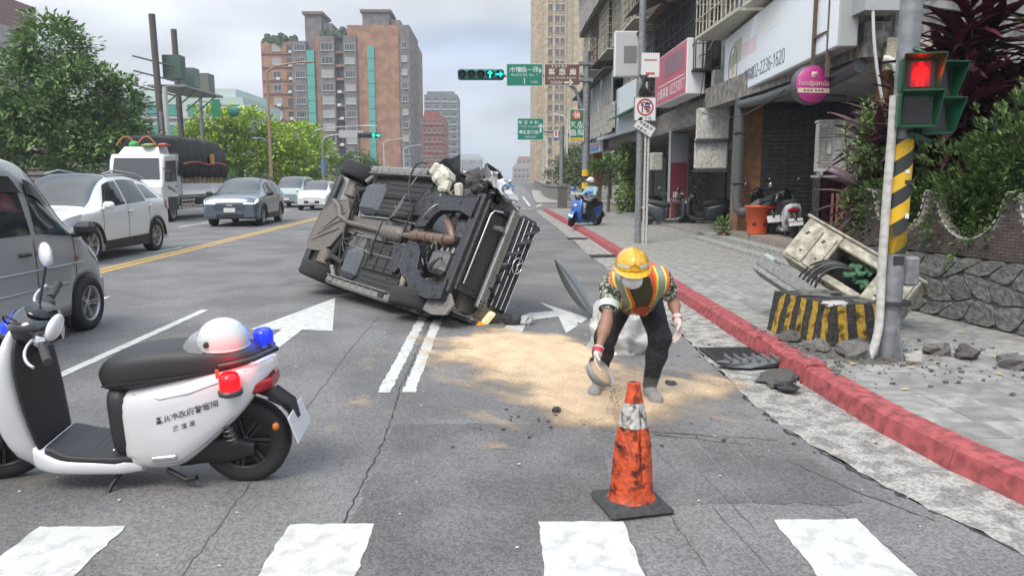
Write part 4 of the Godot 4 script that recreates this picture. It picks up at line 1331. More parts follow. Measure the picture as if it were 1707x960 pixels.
	for k in 1500:
		var y = rng.randf() * 3.0
		var r = 0.34 + 0.2 * sin(y * 3.0) * sin(y * 1.3)
		var a = rng.randf() * TAU
		vp.append([Vector3(cos(a) * r * (0.6 + 0.5 * rng.randf()) - 0.1 * y * 0.3, y, sin(a) * r), Vector3(cos(a), -0.5, sin(a)) + rnd_dir() * 0.5, 0.7 + 0.6 * rng.randf()])
	var vs := Mb.new()
	vs.tube([Vector3(0, 0, 0), Vector3(0.1, 1.2, 0), Vector3(-0.1, 3.0, 0)], [0.06, 0.05, 0.02], 6)
	part(vine, "stem", vs, bark)
	leaves(vine, "foliage", leaf_mesh(0.17, 0.12), vp, mat(Color.WHITE, 0.5, {"vc": true, "back": Color(0.1, 0.16, 0.03)}), Color(0.07, 0.14, 0.025), Color(0.20, 0.28, 0.06))
	var palm = thing("potted_palm", "small fan palm left of the climbing plant", "plant", Vector3(5.0, 0.14, -34.0))
	var pp = []
	for k in 26:
		var a = TAU * hn(k * 3.7)
		var el = 0.1 + 0.9 * hn(k * 1.9)
		var tip = Vector3(cos(a) * cos(el), sin(el), sin(a) * cos(el))
		for q in 12: pp.append([Vector3(0, 1.7, 0) + tip * 0.55, tip + rnd_dir() * 0.55 + Vector3(0, -0.3, 0), 1.0])
	var pst := Mb.new()
	pst.tube([Vector3.ZERO, Vector3(0.03, 0.9, 0), Vector3(0, 1.75, 0)], [0.07, 0.055, 0.05], 8)
	part(palm, "stem", pst, bark)
	leaves(palm, "fronds", leaf_mesh(0.5, 0.06), pp, mat(Color.WHITE, 0.5, {"vc": true, "back": Color(0.1, 0.16, 0.03)}), Color(0.06, 0.13, 0.025), Color(0.16, 0.24, 0.05))
	build_garden(bark)

func build_garden(bark):
	# wall runs from A (far, left) to B (near, right)
	var A = Vector3(4.46, 0.13, -9.25)
	var Bq = Vector3(5.42, 0.13, -4.5)
	var u = (Bq - A).normalized()
	var L = (Bq - A).length()
	var n = Vector3(u.z, 0, -u.x)   # away from the road
	if n.x < 0: n = -n
	var w = thing("garden_wall", "low garden wall of grey stones below and brown tiles with scooped openings", "wall", A)
	w.basis = Basis(u, Vector3.UP, -n)
	var ston = []
	for k in 4: ston.append(mat(lin(0.135 + 0.013 * k, 0.132 + 0.013 * k, 0.127 + 0.012 * k), 0.9, {"tex": "dirt", "sc": 1.2, "bump": "bumpm", "bh": 2.5}))
	wallbox(w, "core", 0, L, 0, 0.66, -0.32, -0.03, mat(lin(0.14, 0.137, 0.13), 0.95, {"tex": "mid", "sc": 1.0}))
	# crazy paving: cells of jittered points, shrunk towards their middles
	var cols = 15
	var rows = 3
	var P = func(i, j):
		var jx = (hn(i * 3.3 + j * 17.1) - 0.5) * 0.24
		var jy = (hn(i * 7.9 + j * 5.7) - 0.5) * 0.15
		return Vector2(clampf(i * L / cols + jx + (0.16 if j % 2 else 0.0), 0.0, L), 0.02 if j == 0 else (0.68 if j == rows else 0.68 * j / rows + jy))
	for i in cols:
		for j in rows:
			var q = [P.call(i, j), P.call(i + 1, j), P.call(i + 1, j + 1), P.call(i, j + 1)]
			var c = (q[0] + q[1] + q[2] + q[3]) / 4.0
			var outl = []
			for e in 4:
				var a = q[e]
				var b = q[(e + 1) % 4]
				outl.append(c + (a.lerp(b, 0.18) - c) * 0.955)
				outl.append(c + (a.lerp(b, 0.5) - c) * (0.955 + 0.03 * hn(i + j * 9 + e)))
				outl.append(c + (a.lerp(b, 0.82) - c) * 0.955)
			var mb := Mb.new()
			var f = []
			var m2 = []
			for p in outl:
				var s = c + (p - c) * 0.95
				m2.append(Vector3(p.x, p.y, -0.03))
				f.append(Vector3(s.x, s.y, -0.004 + 0.012 * hn(i * 5 + j * 3)))
			mb.loft([m2, f])
			part(w, "stone", mb, ston[int(hn(i * 13 + j * 29) * 3.99)])
	# tiled upper wall: a scooped top edge
	var scoops = [[0.14, 0.95], [1.13, 1.98], [2.16, 3.0], [3.2, 4.1]]
	var top = func(x):
		for s in scoops:
			if x > s[0] and x < s[1]:
				var c = (s[0] + s[1]) / 2
				var r = (s[1] - s[0]) / 2
				return 1.34 - 0.48 * pow(maxf(0.0, 1.0 - pow((x - c) / r, 2.0)), 0.5)
		return 1.34
	var up := Mb.new()
	var poly = [Vector2(0, 0.682), Vector2(L, 0.682)]
	var edge = []
	for k in 97:
		var x = L - k * L / 96.0
		poly.append(Vector2(x, top.call(x)))
		edge.append(Vector3(x, top.call(x), 0.0))
	up.prism(poly, 0.1, -0.155)
	part(w, "upper_wall", up, mat(lin(0.30, 0.28, 0.25), 0.9))
	var tl := Mb.new()
	var xx = 0.0
	var row = 0
	var y = 0.69
	while y < 1.33:
		xx = 0.0 if row % 2 else -0.05
		while xx < L:
			if y + 0.03 < minf(top.call(xx + 0.01), top.call(xx + 0.09)):
				tl.box(Vector3(xx + 0.05, y + 0.0135, -0.047), Vector3(0.094, 0.027, 0.012))
			xx += 0.1
		y += 0.032
		row += 1
	stuff(part(w, "tile_cladding", tl, mat(lin(0.105, 0.08, 0.07), 0.45, {"tex": "mid", "sc": 1.0})))
	# pale bead along the scooped edge, one short tile after another
	var bead := Mb.new()
	bead.box(Vector3.ZERO, Vector3(0.05, 0.016, 0.02), 0.005)
	var bmesh = bead.done()
	var bm = mat(lin(0.55, 0.53, 0.46), 0.6, {"tex": "mid", "sc": 3})
	var acc = 0.0
	for k in edge.size() - 1:
		var d = edge[k + 1] - edge[k]
		var steps = maxi(1, int(d.length() / 0.055))
		for q in steps:
			var o = part(w, "edge_tile", bmesh, bm)
			o.position = edge[k].lerp(edge[k + 1], (q + 0.5) / steps) + Vector3(0, 0.004, -0.03)
			o.rotation.z = atan2(d.y, d.x)
			o.position.z = -0.034
	# earth bed behind, and hedges in two shades
	var hb := Mb.new()
	hb.xf = w.transform
	hb.box(Vector3(L / 2, 0.3, -1.45), Vector3(L - 0.06, 0.6, 2.2))
	struct("planting_bed", hb, mat(lin(0.05, 0.04, 0.03), 0.95))
	var lm = mat(Color.WHITE, 0.5, {"vc": true, "back": Color(0.05, 0.09, 0.02)})
	var small = leaf_mesh(0.062, 0.03)
	var hs = [
		[Vector3(0.25, 1.2, -0.42), Vector3(0.75, 0.62, 0.5), "clipped green shrub spilling over the wall left of the signal pole", 0.0],
		[Vector3(1.3, 1.2, -0.4), Vector3(0.75, 0.66, 0.5), "dense dark shrub filling the middle scoop of the garden wall", 0.2],
		[Vector3(1.95, 1.62, -0.5), Vector3(0.75, 0.72, 0.55), "large dark shrub at the right edge above the tiled wall", 0.1],
		[Vector3(-0.5, 1.2, -0.8), Vector3(0.55, 0.72, 0.55), "loose bright green bush before the hanging air conditioner", 0.9],
		[Vector3(-0.4, 1.5, -1.2), Vector3(0.75, 0.5, 0.6), "dark shrub behind the pole below the red leaved plants", 0.3],
		[Vector3(1.1, 2.1, -1.85), Vector3(0.9, 0.8, 0.6), "tall light green shrub showing behind the red plant at right", 0.8]]
	for h in hs:
		var p0 = w.transform * h[0]
		var s = thing("shrub", h[2], "shrub", p0)
		s.basis = w.basis
		var places = []
		var vol = h[1].x * h[1].y
		for k in int(1250 * vol):
			var d = rnd_dir()
			var lump = 1.0 + 0.22 * sin(d.x * 7.0 + h[0].x * 5.0) * sin(d.y * 6.0 + 1.0) + 0.12 * sin(d.z * 13.0)
			var rr = (1.02 - 0.75 * pow(rng.randf(), 2.2)) * lump
			var p = d * h[1] * rr
			for q in 13:
				var e = rnd_dir()
				places.append([p + e * 0.06 * rng.randf(), d + e * 0.9 + Vector3(0, 0.5, 0), 0.7 + 0.7 * rng.randf()])
		var st := Mb.new()
		for k in 7:
			var d = rnd_dir()
			st.tube([Vector3(d.x * 0.1, -h[0].y + 0.5, d.z * 0.1), Vector3(d.x * 0.2, -0.3, d.z * 0.2), Vector3(d.x, absf(d.y), d.z) * h[1] * 0.8], [0.018, 0.014, 0.006], 5)
		part(s, "stem", st, bark)
		var b = h[3]
		leaves(s, "foliage", small, places, lm, Color(0.035, 0.068, 0.02).lerp(Color(0.10, 0.18, 0.03), b), Color(0.11, 0.18, 0.05).lerp(Color(0.24, 0.34, 0.06), b))
	# sprigs of bigger leaves standing out at the left
	var spr = thing("shrub", "upright sprigs of glossy leaves in front of the pale air conditioner", "shrub", w.transform * Vector3(-0.75, 1.25, -0.75))
	var sp = []
	var ss := Mb.new()
	for k in 16:
		var b0 = Vector3(hn(k * 3.1) * 0.9 - 0.45, 0.2, hn(k * 1.3) * 0.6 - 0.5)
		var tip = b0 + Vector3((hn(k * 5) - 0.5) * 0.3, 0.65 + 0.55 * hn(k * 8.0), 0.1)
		ss.tube([b0 - Vector3(0, 0.7, 0), b0, tip], [0.012, 0.01, 0.005], 5)
		for q in 26:
			var t = q / 26.0
			var a = q * 2.4
			sp.append([b0.lerp(tip, 0.2 + 0.8 * t), Vector3(cos(a), 0.75, sin(a)), 0.8 + 0.5 * rng.randf()])
	part(spr, "stem", ss, bark)
	leaves(spr, "foliage", leaf_mesh(0.12, 0.045), sp, lm, Color(0.08, 0.16, 0.03), Color(0.22, 0.33, 0.07))
	# red leaved cordyline: long lance leaves in tufts on canes
	var red_leaf := Mb.new()
	for s in [-1, 1]:
		var prev = Vector3.ZERO
		var pe = Vector3.ZERO
		for k in 6:
			var t = (k + 1) / 6.0
			var c = Vector3(0, -0.16 * t * t, -0.46 * t)
			var e = c + Vector3(s * 0.05 * sin(PI * pow(t, 0.75)), 0.014, 0)
			red_leaf.smooth()
			if s > 0: red_leaf.quad(prev, pe, e, c)
			else: red_leaf.quad(prev, c, e, pe)
			prev = c
			pe = e
	var rl = red_leaf.done()
	var rm = mat(Color.WHITE, 0.38, {"vc": true, "back": Color(0.12, 0.015, 0.03)})
	var ck = 0
	for c in [[Vector3(0.75, 0.5, -0.8), 3.0, 16, "tall dark red leaved plant rising above the wall right of the signals"], [Vector3(0.1, 0.5, -0.9), 2.5, 10, "red leaved plant directly behind the pedestrian signal"], [Vector3(-0.4, 0.5, -0.8), 1.75, 8, "dull purple leaved plant low behind the striped pole"], [Vector3(-1.35, 0.5, -1.3), 2.1, 6, "purple leaved plant left of the grey pole"], [Vector3(1.15, 0.5, -1.2), 3.0, 7, "dark red leaved plant at the top right edge"]]:
		var t = thing("red_leaved_plant", c[3], "plant", w.transform * c[0], 0.0, "red leaved plants in the garden bed")
		var st := Mb.new()
		var places = []
		for k in c[2]:
			var a = TAU * k / c[2] + hn(k * 3 + ck)
			var h2 = c[1] * (0.42 + 0.58 * hn(k * 11 + ck * 5))
			var tip = Vector3(cos(a) * 0.5 * hn(k + 3), h2, sin(a) * 0.42 * hn(k + 8))
			st.tube([Vector3(cos(a) * 0.06, 0, sin(a) * 0.06), tip * 0.55, tip], [0.022, 0.018, 0.012], 6)
			for q in 30:
				var b = q * 2.4
				var up2 = lerpf(1.3, -0.45, q / 26.0)
				places.append([tip - Vector3(0, 0.018 * q, 0), Vector3(cos(b), up2, sin(b)), 0.85 + 0.6 * rng.randf()])
		part(t, "cane", st, bark)
		var pale = 1.0 if ck == 2 or ck == 3 else 0.0
		leaves(t, "foliage", rl, places, rm, Color(0.022, 0.008, 0.012).lerp(Color(0.05, 0.03, 0.035), pale), Color(0.10, 0.014, 0.03).lerp(Color(0.16, 0.09, 0.10), pale))
		ck += 1
	# overhanging bough at the upper right
	tree("light green overhanging tree at the upper right corner", w.transform * Vector3(1.0, 0.4, -2.7), 3.4, 0.08, [[Vector3(-0.4, 2.6, 0.2), Vector3(0.9, 0.6, 0.7)], [Vector3(0.5, 2.3, 0.5), Vector3(0.9, 0.8, 0.7)], [Vector3(0.2, 1.6, 0.4), Vector3(0.9, 0.7, 0.7)]], 240, 12, 0.06, Color(0.08, 0.15, 0.025), Color(0.25, 0.36, 0.06), bark)

# ---------- poles, signals and signs ----------
func rod(a: Vector3, b: Vector3, r, n = 8) -> Mb:
	var mb := Mb.new()
	mb.tube([a, b], r, n)
	return mb

func arrow_shape(mb: Mb, o: Vector3, u: Vector3, v: Vector3, s):   # an arrow along v
	var nn = u.cross(v) * 0.004
	var P = func(x, y): return o + u * x * s + v * y * s + nn
	mb.quad(P.call(-0.11, -0.5), P.call(0.11, -0.5), P.call(0.11, 0.2), P.call(-0.11, 0.2))
	mb.tri(P.call(-0.4, 0.1), P.call(0.4, 0.1), P.call(0, 0.55))

func road_sign(parent, called, at, w, h, face, rim, basis = Basis()):
	var s = sub(parent, called, at, basis)
	wallbox(s, "panel", -w / 2, w / 2, -h / 2, h / 2, -0.03, 0, rim)
	wallbox(s, "face", -w / 2 + 0.02, w / 2 - 0.02, -h / 2 + 0.02, h / 2 - 0.02, 0.0005, 0.005, face)
	return s

func text_on(s, rows, m):   # rows: [text, x, y, height, step or 0 for latin]
	for r in rows:
		if r[4] > 0:
			var mb := Mb.new()
			write_row(mb, r[0], Vector3(r[1], r[2], 0.005), Vector3.RIGHT, Vector3.UP, r[3], r[4], r[3] * 0.11)
			part(s, "lettering", mb, m)
		else:
			latin(s, r[0], Vector3(r[1], r[2], 0.005), Vector3.RIGHT, Vector3.UP, r[3], m)

func lamp_post(label, x, z, h, dx, m, called = "street_lamp", r = 0.09, group = "pale street lamps along the far road"):
	var t = thing(called, label, "street lamp", Vector3(x, 0, z), 0.0, group)
	var mb := Mb.new()
	var top = Vector3(0, h - 0.9, 0)
	mb.tube([Vector3.ZERO, Vector3(0, h * 0.5, 0), top], [r * 1.3, r, r * 0.75], 8)
	mb.tube(bez(top, top + Vector3(0, 0.6, 0), Vector3(dx * 0.35, h - 0.2, 0), Vector3(dx * 0.85, h, 0), 8), r * 0.62, 6)
	part(t, "post", mb, m)
	var hd := Mb.new()
	hd.ball(Vector3(dx, h, 0), Vector3(absf(dx) * 0.18, 0.09, 0.16), 10)
	part(t, "lamp_head", hd, m)
	return t

func ped_head(parent, at, basis, lit, m, lens):
	var s = sub(parent, "signal_head", at, basis * Basis.from_scale(Vector3(0.93, 0.93, 0.93)))
	var hb := Mb.new()
	hb.box(Vector3(0, 0, -0.07), Vector3(0.29, 0.28, 0.14), 0.015)
	part(s, "housing", hb, m)
	wallbox(s, "lens", -0.1, 0.1, -0.105, 0.105, 0.0005, 0.006, lens)
	var fr := Mb.new()   # hood: four sloping plates that open towards the viewer
	var i = [Vector3(-0.11, -0.115, 0.001), Vector3(0.11, -0.115, 0.001), Vector3(0.11, 0.115, 0.001), Vector3(-0.11, 0.115, 0.001)]
	var o = [Vector3(-0.13, -0.128, 0.05), Vector3(0.13, -0.128, 0.05), Vector3(0.15, 0.14, 0.17), Vector3(-0.15, 0.14, 0.17)]
	for k in 4:
		var q = (k + 1) % 4
		var dz = Vector3(0, 0, 0.0)
		var off = ((i[k] + i[q]) * Vector3(0.5, 0.5, 0)).normalized() * 0.008
		fr.quad(i[k], i[q], o[q], o[k])
		fr.quad(i[q] + off, i[k] + off, o[k] + off, o[q] + off)
		fr.quad(o[k], o[q], o[q] + off, o[k] + off)
	part(s, "hood", fr, m)
	if lit == "man":
		var red = mat(lin(0.5, 0.01, 0.015), 0.5, {"emit": Color(1.0, 0.03, 0.06), "en": 0.85})
		var p := Mb.new()
		p.prism([Vector2(-0.03, -0.095), Vector2(-0.006, -0.095), Vector2(0, -0.02), Vector2(0.006, -0.095), Vector2(0.03, -0.095), Vector2(0.036, 0.045), Vector2(0.05, -0.02), Vector2(0.062, -0.012), Vector2(0.046, 0.055), Vector2(-0.046, 0.055), Vector2(-0.062, -0.012), Vector2(-0.05, -0.02), Vector2(-0.036, 0.045)], 0.004, 0.0065)
		for k in 12:
			var a = TAU * k / 12
			var b = TAU * (k + 1) / 12
			p.tri(Vector3(0, 0.078, 0.0105), Vector3(cos(a) * 0.02, 0.078 + sin(a) * 0.02, 0.0105), Vector3(cos(b) * 0.02, 0.078 + sin(b) * 0.02, 0.0105))
		part(s, "red_man", p, red)
		wallbox(s, "glowing_panel", -0.072, 0.072, -0.1, 0.1, 0.0064, 0.0066, mat(lin(0.2, 0.01, 0.015), 0.5, {"emit": Color(0.3, 0.003, 0.008), "en": 0.05}))
		var l := OmniLight3D.new()
		l.name = "signal_glow"
		l.light_color = Color(1.0, 0.06, 0.08)
		l.light_energy = 0.02
		l.light_size = 0.05
		l.omni_attenuation = 2.0
		l.shadow_enabled = true
		s.add_child(l)
		l.position = Vector3(0, 0.0, 0.06)
	return s

func build_street():
	var galv = mat(lin(0.36, 0.37, 0.385), 0.5, {"metal": 0.35, "tex": "mid", "sc": 1.2, "det": "fine", "dsc": 2.5})
	var pvc = mat(lin(0.55, 0.54, 0.51), 0.55, {"tex": "mid", "sc": 2.0})
	var white = mat(lin(0.68, 0.68, 0.67), 0.5)
	var blk = mat(lin(0.03), 0.6)
	var yel = mat(lin(0.66, 0.40, 0.02), 0.6, {"tex": "wear", "sc": 1.5})
	var green = mat(lin(0.012, 0.20, 0.14), 0.45)
	var lens = mat(lin(0.02), 0.15)
	var sgreen = mat(lin(0.012, 0.075, 0.036), 0.4)
	# --- signal pole by the block
	var p = thing("signal_pole", "grey steel pole with yellow and black sleeve beside the striped block", "pole", Vector3(3.22, 0.14, -6.11))
	var sh := Mb.new()
	sh.tube([Vector3(0, 0.0, 0), Vector3(0, 2.5, 0), Vector3(0, 6.5, 0)], [0.088, 0.082, 0.07], 20)
	part(p, "shaft", sh, galv)
	var fo := Mb.new()
	fo.box(Vector3(0, -0.02, 0), Vector3(0.36, 0.025, 0.36), 0.004)
	part(p, "base_plate", fo, galv)
	for k in 4:
		var g := Mb.new()
		g.xf = Transform3D(Basis(Vector3.UP, PI / 2 * k + 0.3), Vector3.ZERO)
		g.prism([Vector2(0.08, 0.0), Vector2(0.175, 0.0), Vector2(0.1, 0.26), Vector2(0.08, 0.26)], 0.012, -0.006)
		part(p, "gusset", g, galv)
		var bo := Mb.new()
		bo.xf = Transform3D(Basis(Vector3.UP, PI / 2 * k + 0.3 + PI / 4), Vector3.ZERO)
		bo.tube([Vector3(0.16, -0.005, 0), Vector3(0.16, 0.04, 0)], 0.016, 6)
		part(p, "bolt", bo, mat(lin(0.15, 0.12, 0.1), 0.6))
	wallbox(p, "hatch", -0.04, 0.04, 0.78, 0.85, 0.068, 0.09, blk)
	# sleeve: diagonal bands wound round the shaft
	var y0 = 0.87
	for k in 13:
		var mb := Mb.new()
		mb.smooth()
		var prev = []
		for j in 25:
			var a = TAU * j / 24
			var r = 0.0895
			var lo = clampf(y0 + (k - 3) * 0.125 + j / 24.0 * 0.375, y0, y0 + 0.9)
			var hi = clampf(lo + 0.125 if y0 + (k - 3) * 0.125 + j / 24.0 * 0.375 >= y0 else y0 + (k - 1) * 0.125 + j / 24.0 * 0.375, y0, y0 + 0.9)
			var d = Vector3(cos(a) * r, 0, -sin(a) * r)
			var cur = [d + Vector3(0, lo, 0), d + Vector3(0, hi, 0)]
			if j > 0 and (hi - lo > 0.001 or prev[1].y - prev[0].y > 0.001): mb.quad(prev[0], cur[0], cur[1], prev[1])
			prev = cur
		part(p, "sleeve_band", mb, yel if k % 2 else blk)
	var st := Mb.new()
	for y in [0.45, 1.42]: st.tube([Vector3(0.02, y, 0.0), Vector3(0.02, y + 0.03, 0.0)], 0.135 if y < 1 else 0.093, 18)
	part(p, "strap", st, blk)
	wallbox(p, "reflector", 0.0, 0.03, 1.5, 1.53, 0.09, 0.094, white)
	wallbox(p, "reflector", 0.02, 0.05, 1.15, 1.19, 0.09, 0.094, white)
	var bx := Mb.new()
	bx.box(Vector3(0.15, 0.72, -0.02), Vector3(0.12, 0.24, 0.12), 0.02)
	part(p, "terminal_box", bx, galv)
	var cd := Mb.new()
	cd.tube([Vector3(-0.22, -0.06, 0.1), Vector3(-0.2, 0.02, 0.1)] + bez(Vector3(-0.17, 0.08, 0.1), Vector3(-0.1, 0.28, 0.08), Vector3(-0.115, 0.4, 0.06), Vector3(-0.115, 0.7, 0.05), 8) + [Vector3(-0.115, 1.3, 0.05), Vector3(-0.108, 1.8, 0.05), Vector3(-0.105, 2.1, 0.04)], 0.034, 10)
	part(p, "conduit", cd, pvc)
	var cf := Mb.new()
	cf.rock(Vector3(0.0, -0.05, 0.05), Vector3(0.36, 0.06, 0.34), FastNoiseLite.new(), 3.0, 14)
	part(p, "footing", cf, mat(lin(0.33, 0.31, 0.28), 0.95, {"tex": "dirt", "sc": 1.5, "bump": "bumpm", "bh": 1.0}))
	# --- pedestrian signals on it
	var ps = thing("pedestrian_signal", "green pedestrian signal heads with a lit red standing man on the grey pole", "traffic light", Vector3(3.22, 0.14, -6.11))
	for b in [[Vector3(-0.01, 0, 0.22), -0.3, 2.24, 1.975], [Vector3(0.2, 0, 0.1), 0.03, 2.2, 1.935]]:
		var bs = Basis(Vector3.UP, b[1])
		ped_head(ps, b[0] + Vector3(0, b[2], 0), bs, "man" if b[1] < 0 else "", sgreen, lens)
		var lo = ped_head(ps, b[0] + Vector3(0, b[3], 0), bs, "", sgreen, lens)
		if b[1] > 0:
			var gl := Mb.new()
			gl.ball(Vector3(0.0, 0.04, 0.012), Vector3(0.024, 0.024, 0.01), 10)
			part(lo, "green_lamp", gl, mat(lin(0.0, 0.3, 0.25), 0.4, {"emit": Color(0.1, 1.0, 0.8), "en": 2.0}))
	var br := Mb.new()
	br.tube([Vector3(0, 2.46, 0.06), Vector3(0.02, 2.42, 0.14), Vector3(0.2, 2.38, 0.04)], 0.018, 6)
	part(ps, "bracket", br, sgreen)
	br = Mb.new()
	br.tube([Vector3(0, 1.82, 0.06), Vector3(0.02, 1.8, 0.16), Vector3(0.2, 1.75, 0.04)], 0.022, 6)
	part(ps, "bracket", br, sgreen)
	# --- thin pole with parking sign
	var tp = thing("sign_pole", "thin grey pole with pale pipes and small signs on the pavement", "pole", Vector3(3.28, 0.14, -17.6))
	part(tp, "shaft", rod(Vector3.ZERO, Vector3(0, 7.5, 0), 0.075, 12), galv)
	for dx in [0.12, 0.19]: part(tp, "pipe", rod(Vector3(dx, 0, 0.05), Vector3(dx, 3.1 if dx > 0.15 else 3.6, 0.05), 0.03, 8), pvc)
	var rp = road_sign(tp, "parking_sign", Vector3(0.08, 3.0, 0.12), 0.5, 0.53, white, galv)
	var rg := Mb.new()
	var ring = []
	for k in 33: ring.append(Vector3(cos(TAU * k / 32) * 0.17, 0.045 + sin(TAU * k / 32) * 0.17, 0.004))
	rg.tube(ring, 0.018, 6, false)
	part(rp, "red_ring", rg, mat(lin(0.5, 0.03, 0.04), 0.5))
	var bar := Mb.new()
	bar.box(Vector3(0, 0.045, 0.0085), Vector3(0.31, 0.028, 0.002), 0.0, Basis(Vector3.BACK, -0.78))
	part(rp, "red_bar", bar, mat(lin(0.5, 0.03, 0.04), 0.5))
	text_on(rp, [["停", 0, 0.045, 0.22, 0.2], ["110", 0.07, -0.2, 0.07, 0]], mat(lin(0.02, 0.03, 0.08), 0.5))
	wallbox(rp, "print", -0.12, -0.05, -0.225, -0.175, 0.005, 0.008, blk)
	var tl = road_sign(tp, "tilted_plate", Vector3(0.08, 2.6, 0.12), 0.48, 0.26, white, galv, Basis(Vector3.BACK, -0.55))
	text_on(tl, [["慢車路段", 0, 0.05, 0.07, 0.09], ["中新木一", 0, -0.06, 0.07, 0.09]], mat(lin(0.1), 0.5))
	var nb = sub(tp, "notice_box", Vector3(0.18, 3.95, 0.1))
	wallbox(nb, "case", -0.2, 0.2, -0.25, 0.27, -0.12, 0, white)
	wallbox(nb, "print", -0.14, 0.14, 0.1, 0.13, 0.0005, 0.003, mat(lin(0.45, 0.1, 0.1), 0.5))
	wallbox(nb, "print", -0.1, 0.1, -0.2, -0.15, 0.0005, 0.003, mat(lin(0.45, 0.1, 0.1), 0.5))
	var jn := Mb.new()
	for k in 5: jn.tube(bez(Vector3(-0.05 + 0.05 * k, 3.75, 0.08), Vector3(0.2 - 0.1 * k, 3.6, 0.18), Vector3(-0.2 + 0.1 * k, 3.4, 0.14), Vector3(0.05 * k, 3.25, 0.08), 7), 0.022, 6)
	part(tp, "cable_tangle", jn, blk)
	# --- signal gantry over the road
	var gp = thing("signal_gantry", "grey mast with an arm carrying green arrow signals and road signs", "traffic light", Vector3(3.16, 0.14, -27.0))
	part(gp, "mast", rod(Vector3.ZERO, Vector3(0, 5.75, 0), 0.13, 12), galv)
	for k in 4: part(gp, "sleeve_band", rod(Vector3(0, 0.9 + k * 0.22, 0), Vector3(0, 1.11 + k * 0.22, 0), 0.135, 12), yel if k % 2 else blk)
	part(gp, "arm", rod(Vector3(0.1, 4.95, 0), Vector3(-2.9, 4.95, 0), 0.06, 8), galv)
	var cv := Mb.new()
	cv.tube(bez(Vector3(0, 3.7, 0), Vector3(-0.35, 3.9, 0), Vector3(-0.15, 4.5, 0), Vector3(-0.7, 4.7, 0), 8), 0.06, 8)
	part(gp, "brace", cv, galv)
	for y in [4.75, 5.3]: wallbox(gp, "collar", -0.3, 0.2, y, y + 0.1, -0.16, 0.16, galv)
	var sw = mat(lin(0.6, 0.68, 0.64), 0.5)
	var s1 = road_sign(gp, "direction_sign", Vector3(-2.14, 4.96, 0.12), 1.24, 0.74, green, sw)
	text_on(s1, [["木柵路一段", -0.02, 0.18, 0.17, 0.2], ["MuZha Rd. Sec. 1", 0.0, 0.0, 0.085, 0], ["1700", 0.32, -0.24, 0.08, 0]], sw)
	wallbox(s1, "arrow_stem", -0.02, 0.01, -0.3, -0.1, 0.0055, 0.008, sw)
	var ch := Mb.new()
	ch.tri(Vector3(0.5, 0.05, 0.008), Vector3(0.58, 0.13, 0.008), Vector3(0.5, 0.24, 0.008))
	part(s1, "chevron", ch, sw)
	var s2 = road_sign(gp, "temple_sign", Vector3(-0.86, 4.97, 0.12), 1.22, 0.72, mat(lin(0.16, 0.075, 0.045), 0.5), sw)
	text_on(s2, [["新店木柵路", -0.1, 0.28, 0.07, 0.11], ["集應廟", 0, 0.1, 0.2, 0.36], ["Jiying Temple, Jingmei", 0, -0.1, 0.07, 0], ["1000M", -0.2, -0.26, 0.1, 0]], sw)
	var ar := Mb.new()
	arrow_shape(ar, Vector3(0.22, -0.26, 0.006), Vector3.UP, Vector3(1, 0, 0) * -1.0, -0.3)
	part(s2, "arrow", ar, sw)
	var hs = sub(gp, "signal_head", Vector3(-3.63, 4.97, 0.1))
	var hb := Mb.new()
	hb.box(Vector3(0, 0, -0.05), Vector3(1.58, 0.36, 0.2), 0.06)
	part(hs, "housing", hb, mat(lin(0.02, 0.16, 0.13), 0.5))
	var glow = mat(lin(0.0, 0.4, 0.3), 0.5, {"emit": Color(0.05, 0.95, 0.72), "en": 1.6})
	for k in 5:
		var hd := Mb.new()
		hd.smooth()
		var rr = []
		for z in [0.05, 0.2]:
			var rn = []
			for j in 13: rn.append(Vector3(-0.63 + k * 0.315 + cos(PI * j / 12) * 0.14, sin(PI * j / 12) * 0.14, z))
			rr.append(rn)
		hd.loft(rr, false, false)
		part(hs, "visor", hd, mat(lin(0.02, 0.12, 0.10), 0.5))
		var ln := Mb.new()
		ln.xf = Transform3D(Basis(Vector3.RIGHT, PI / 2), Vector3(-0.63 + k * 0.315, 0, 0.05))
		ln.lathe([Vector2(0.13, 0), Vector2(0.09, 0.015), Vector2(0, 0.02)], 14)
		part(hs, "lens", ln, lens)
		if k > 2:
			var am := Mb.new()
			arrow_shape(am, Vector3(-0.63 + k * 0.315, 0, 0.075), Vector3(1, 0, 0) if k == 3 else Vector3(0, -1, 0), Vector3.UP if k == 3 else Vector3(1, 0, 0), 0.24)
			part(hs, "green_arrow", am, glow)
	var s3 = road_sign(gp, "danger_sign", Vector3(-0.34, 3.28, 0.16), 0.5, 1.08, mat(lin(0.03, 0.17, 0.10), 0.5), sw)
	var dc := Mb.new()
	dc.xf = Transform3D(Basis(Vector3.RIGHT, PI / 2), Vector3(0, 0.33, 0.006))
	dc.lathe([Vector2(0.16, 0), Vector2(0.155, 0.004), Vector2(0, 0.004)], 20)
	part(s3, "disc", dc, mat(lin(0.6, 0.08, 0.05), 0.5))
	var s3w := Mb.new()
	write_row(s3w, "慢", Vector3(0, 0.33, 0.011), Vector3.RIGHT, Vector3.UP, 0.18, 0.1, 0.024)
	part(s3, "lettering", s3w, sw)
	text_on(s3, [["叉危", 0, 0.02, 0.2, 0.24], ["路險", 0, -0.24, 0.2, 0.24]], sw)
	wallbox(s3, "yellow_strip", -0.23, 0.23, -0.51, -0.42, 0.0055, 0.008, yel)
	wallbox(gp, "sign_bracket", -0.15, 0.1, 3.3, 3.36, 0.05, 0.12, galv)
	# --- second gantry
	var g2 = thing("sign_gantry", "farther grey post with a green freeway sign over the lane", "sign", Vector3(3.87, 0.0, -45.0))
	part(g2, "mast", rod(Vector3.ZERO, Vector3(0, 4.6, 0), 0.14, 10), galv)
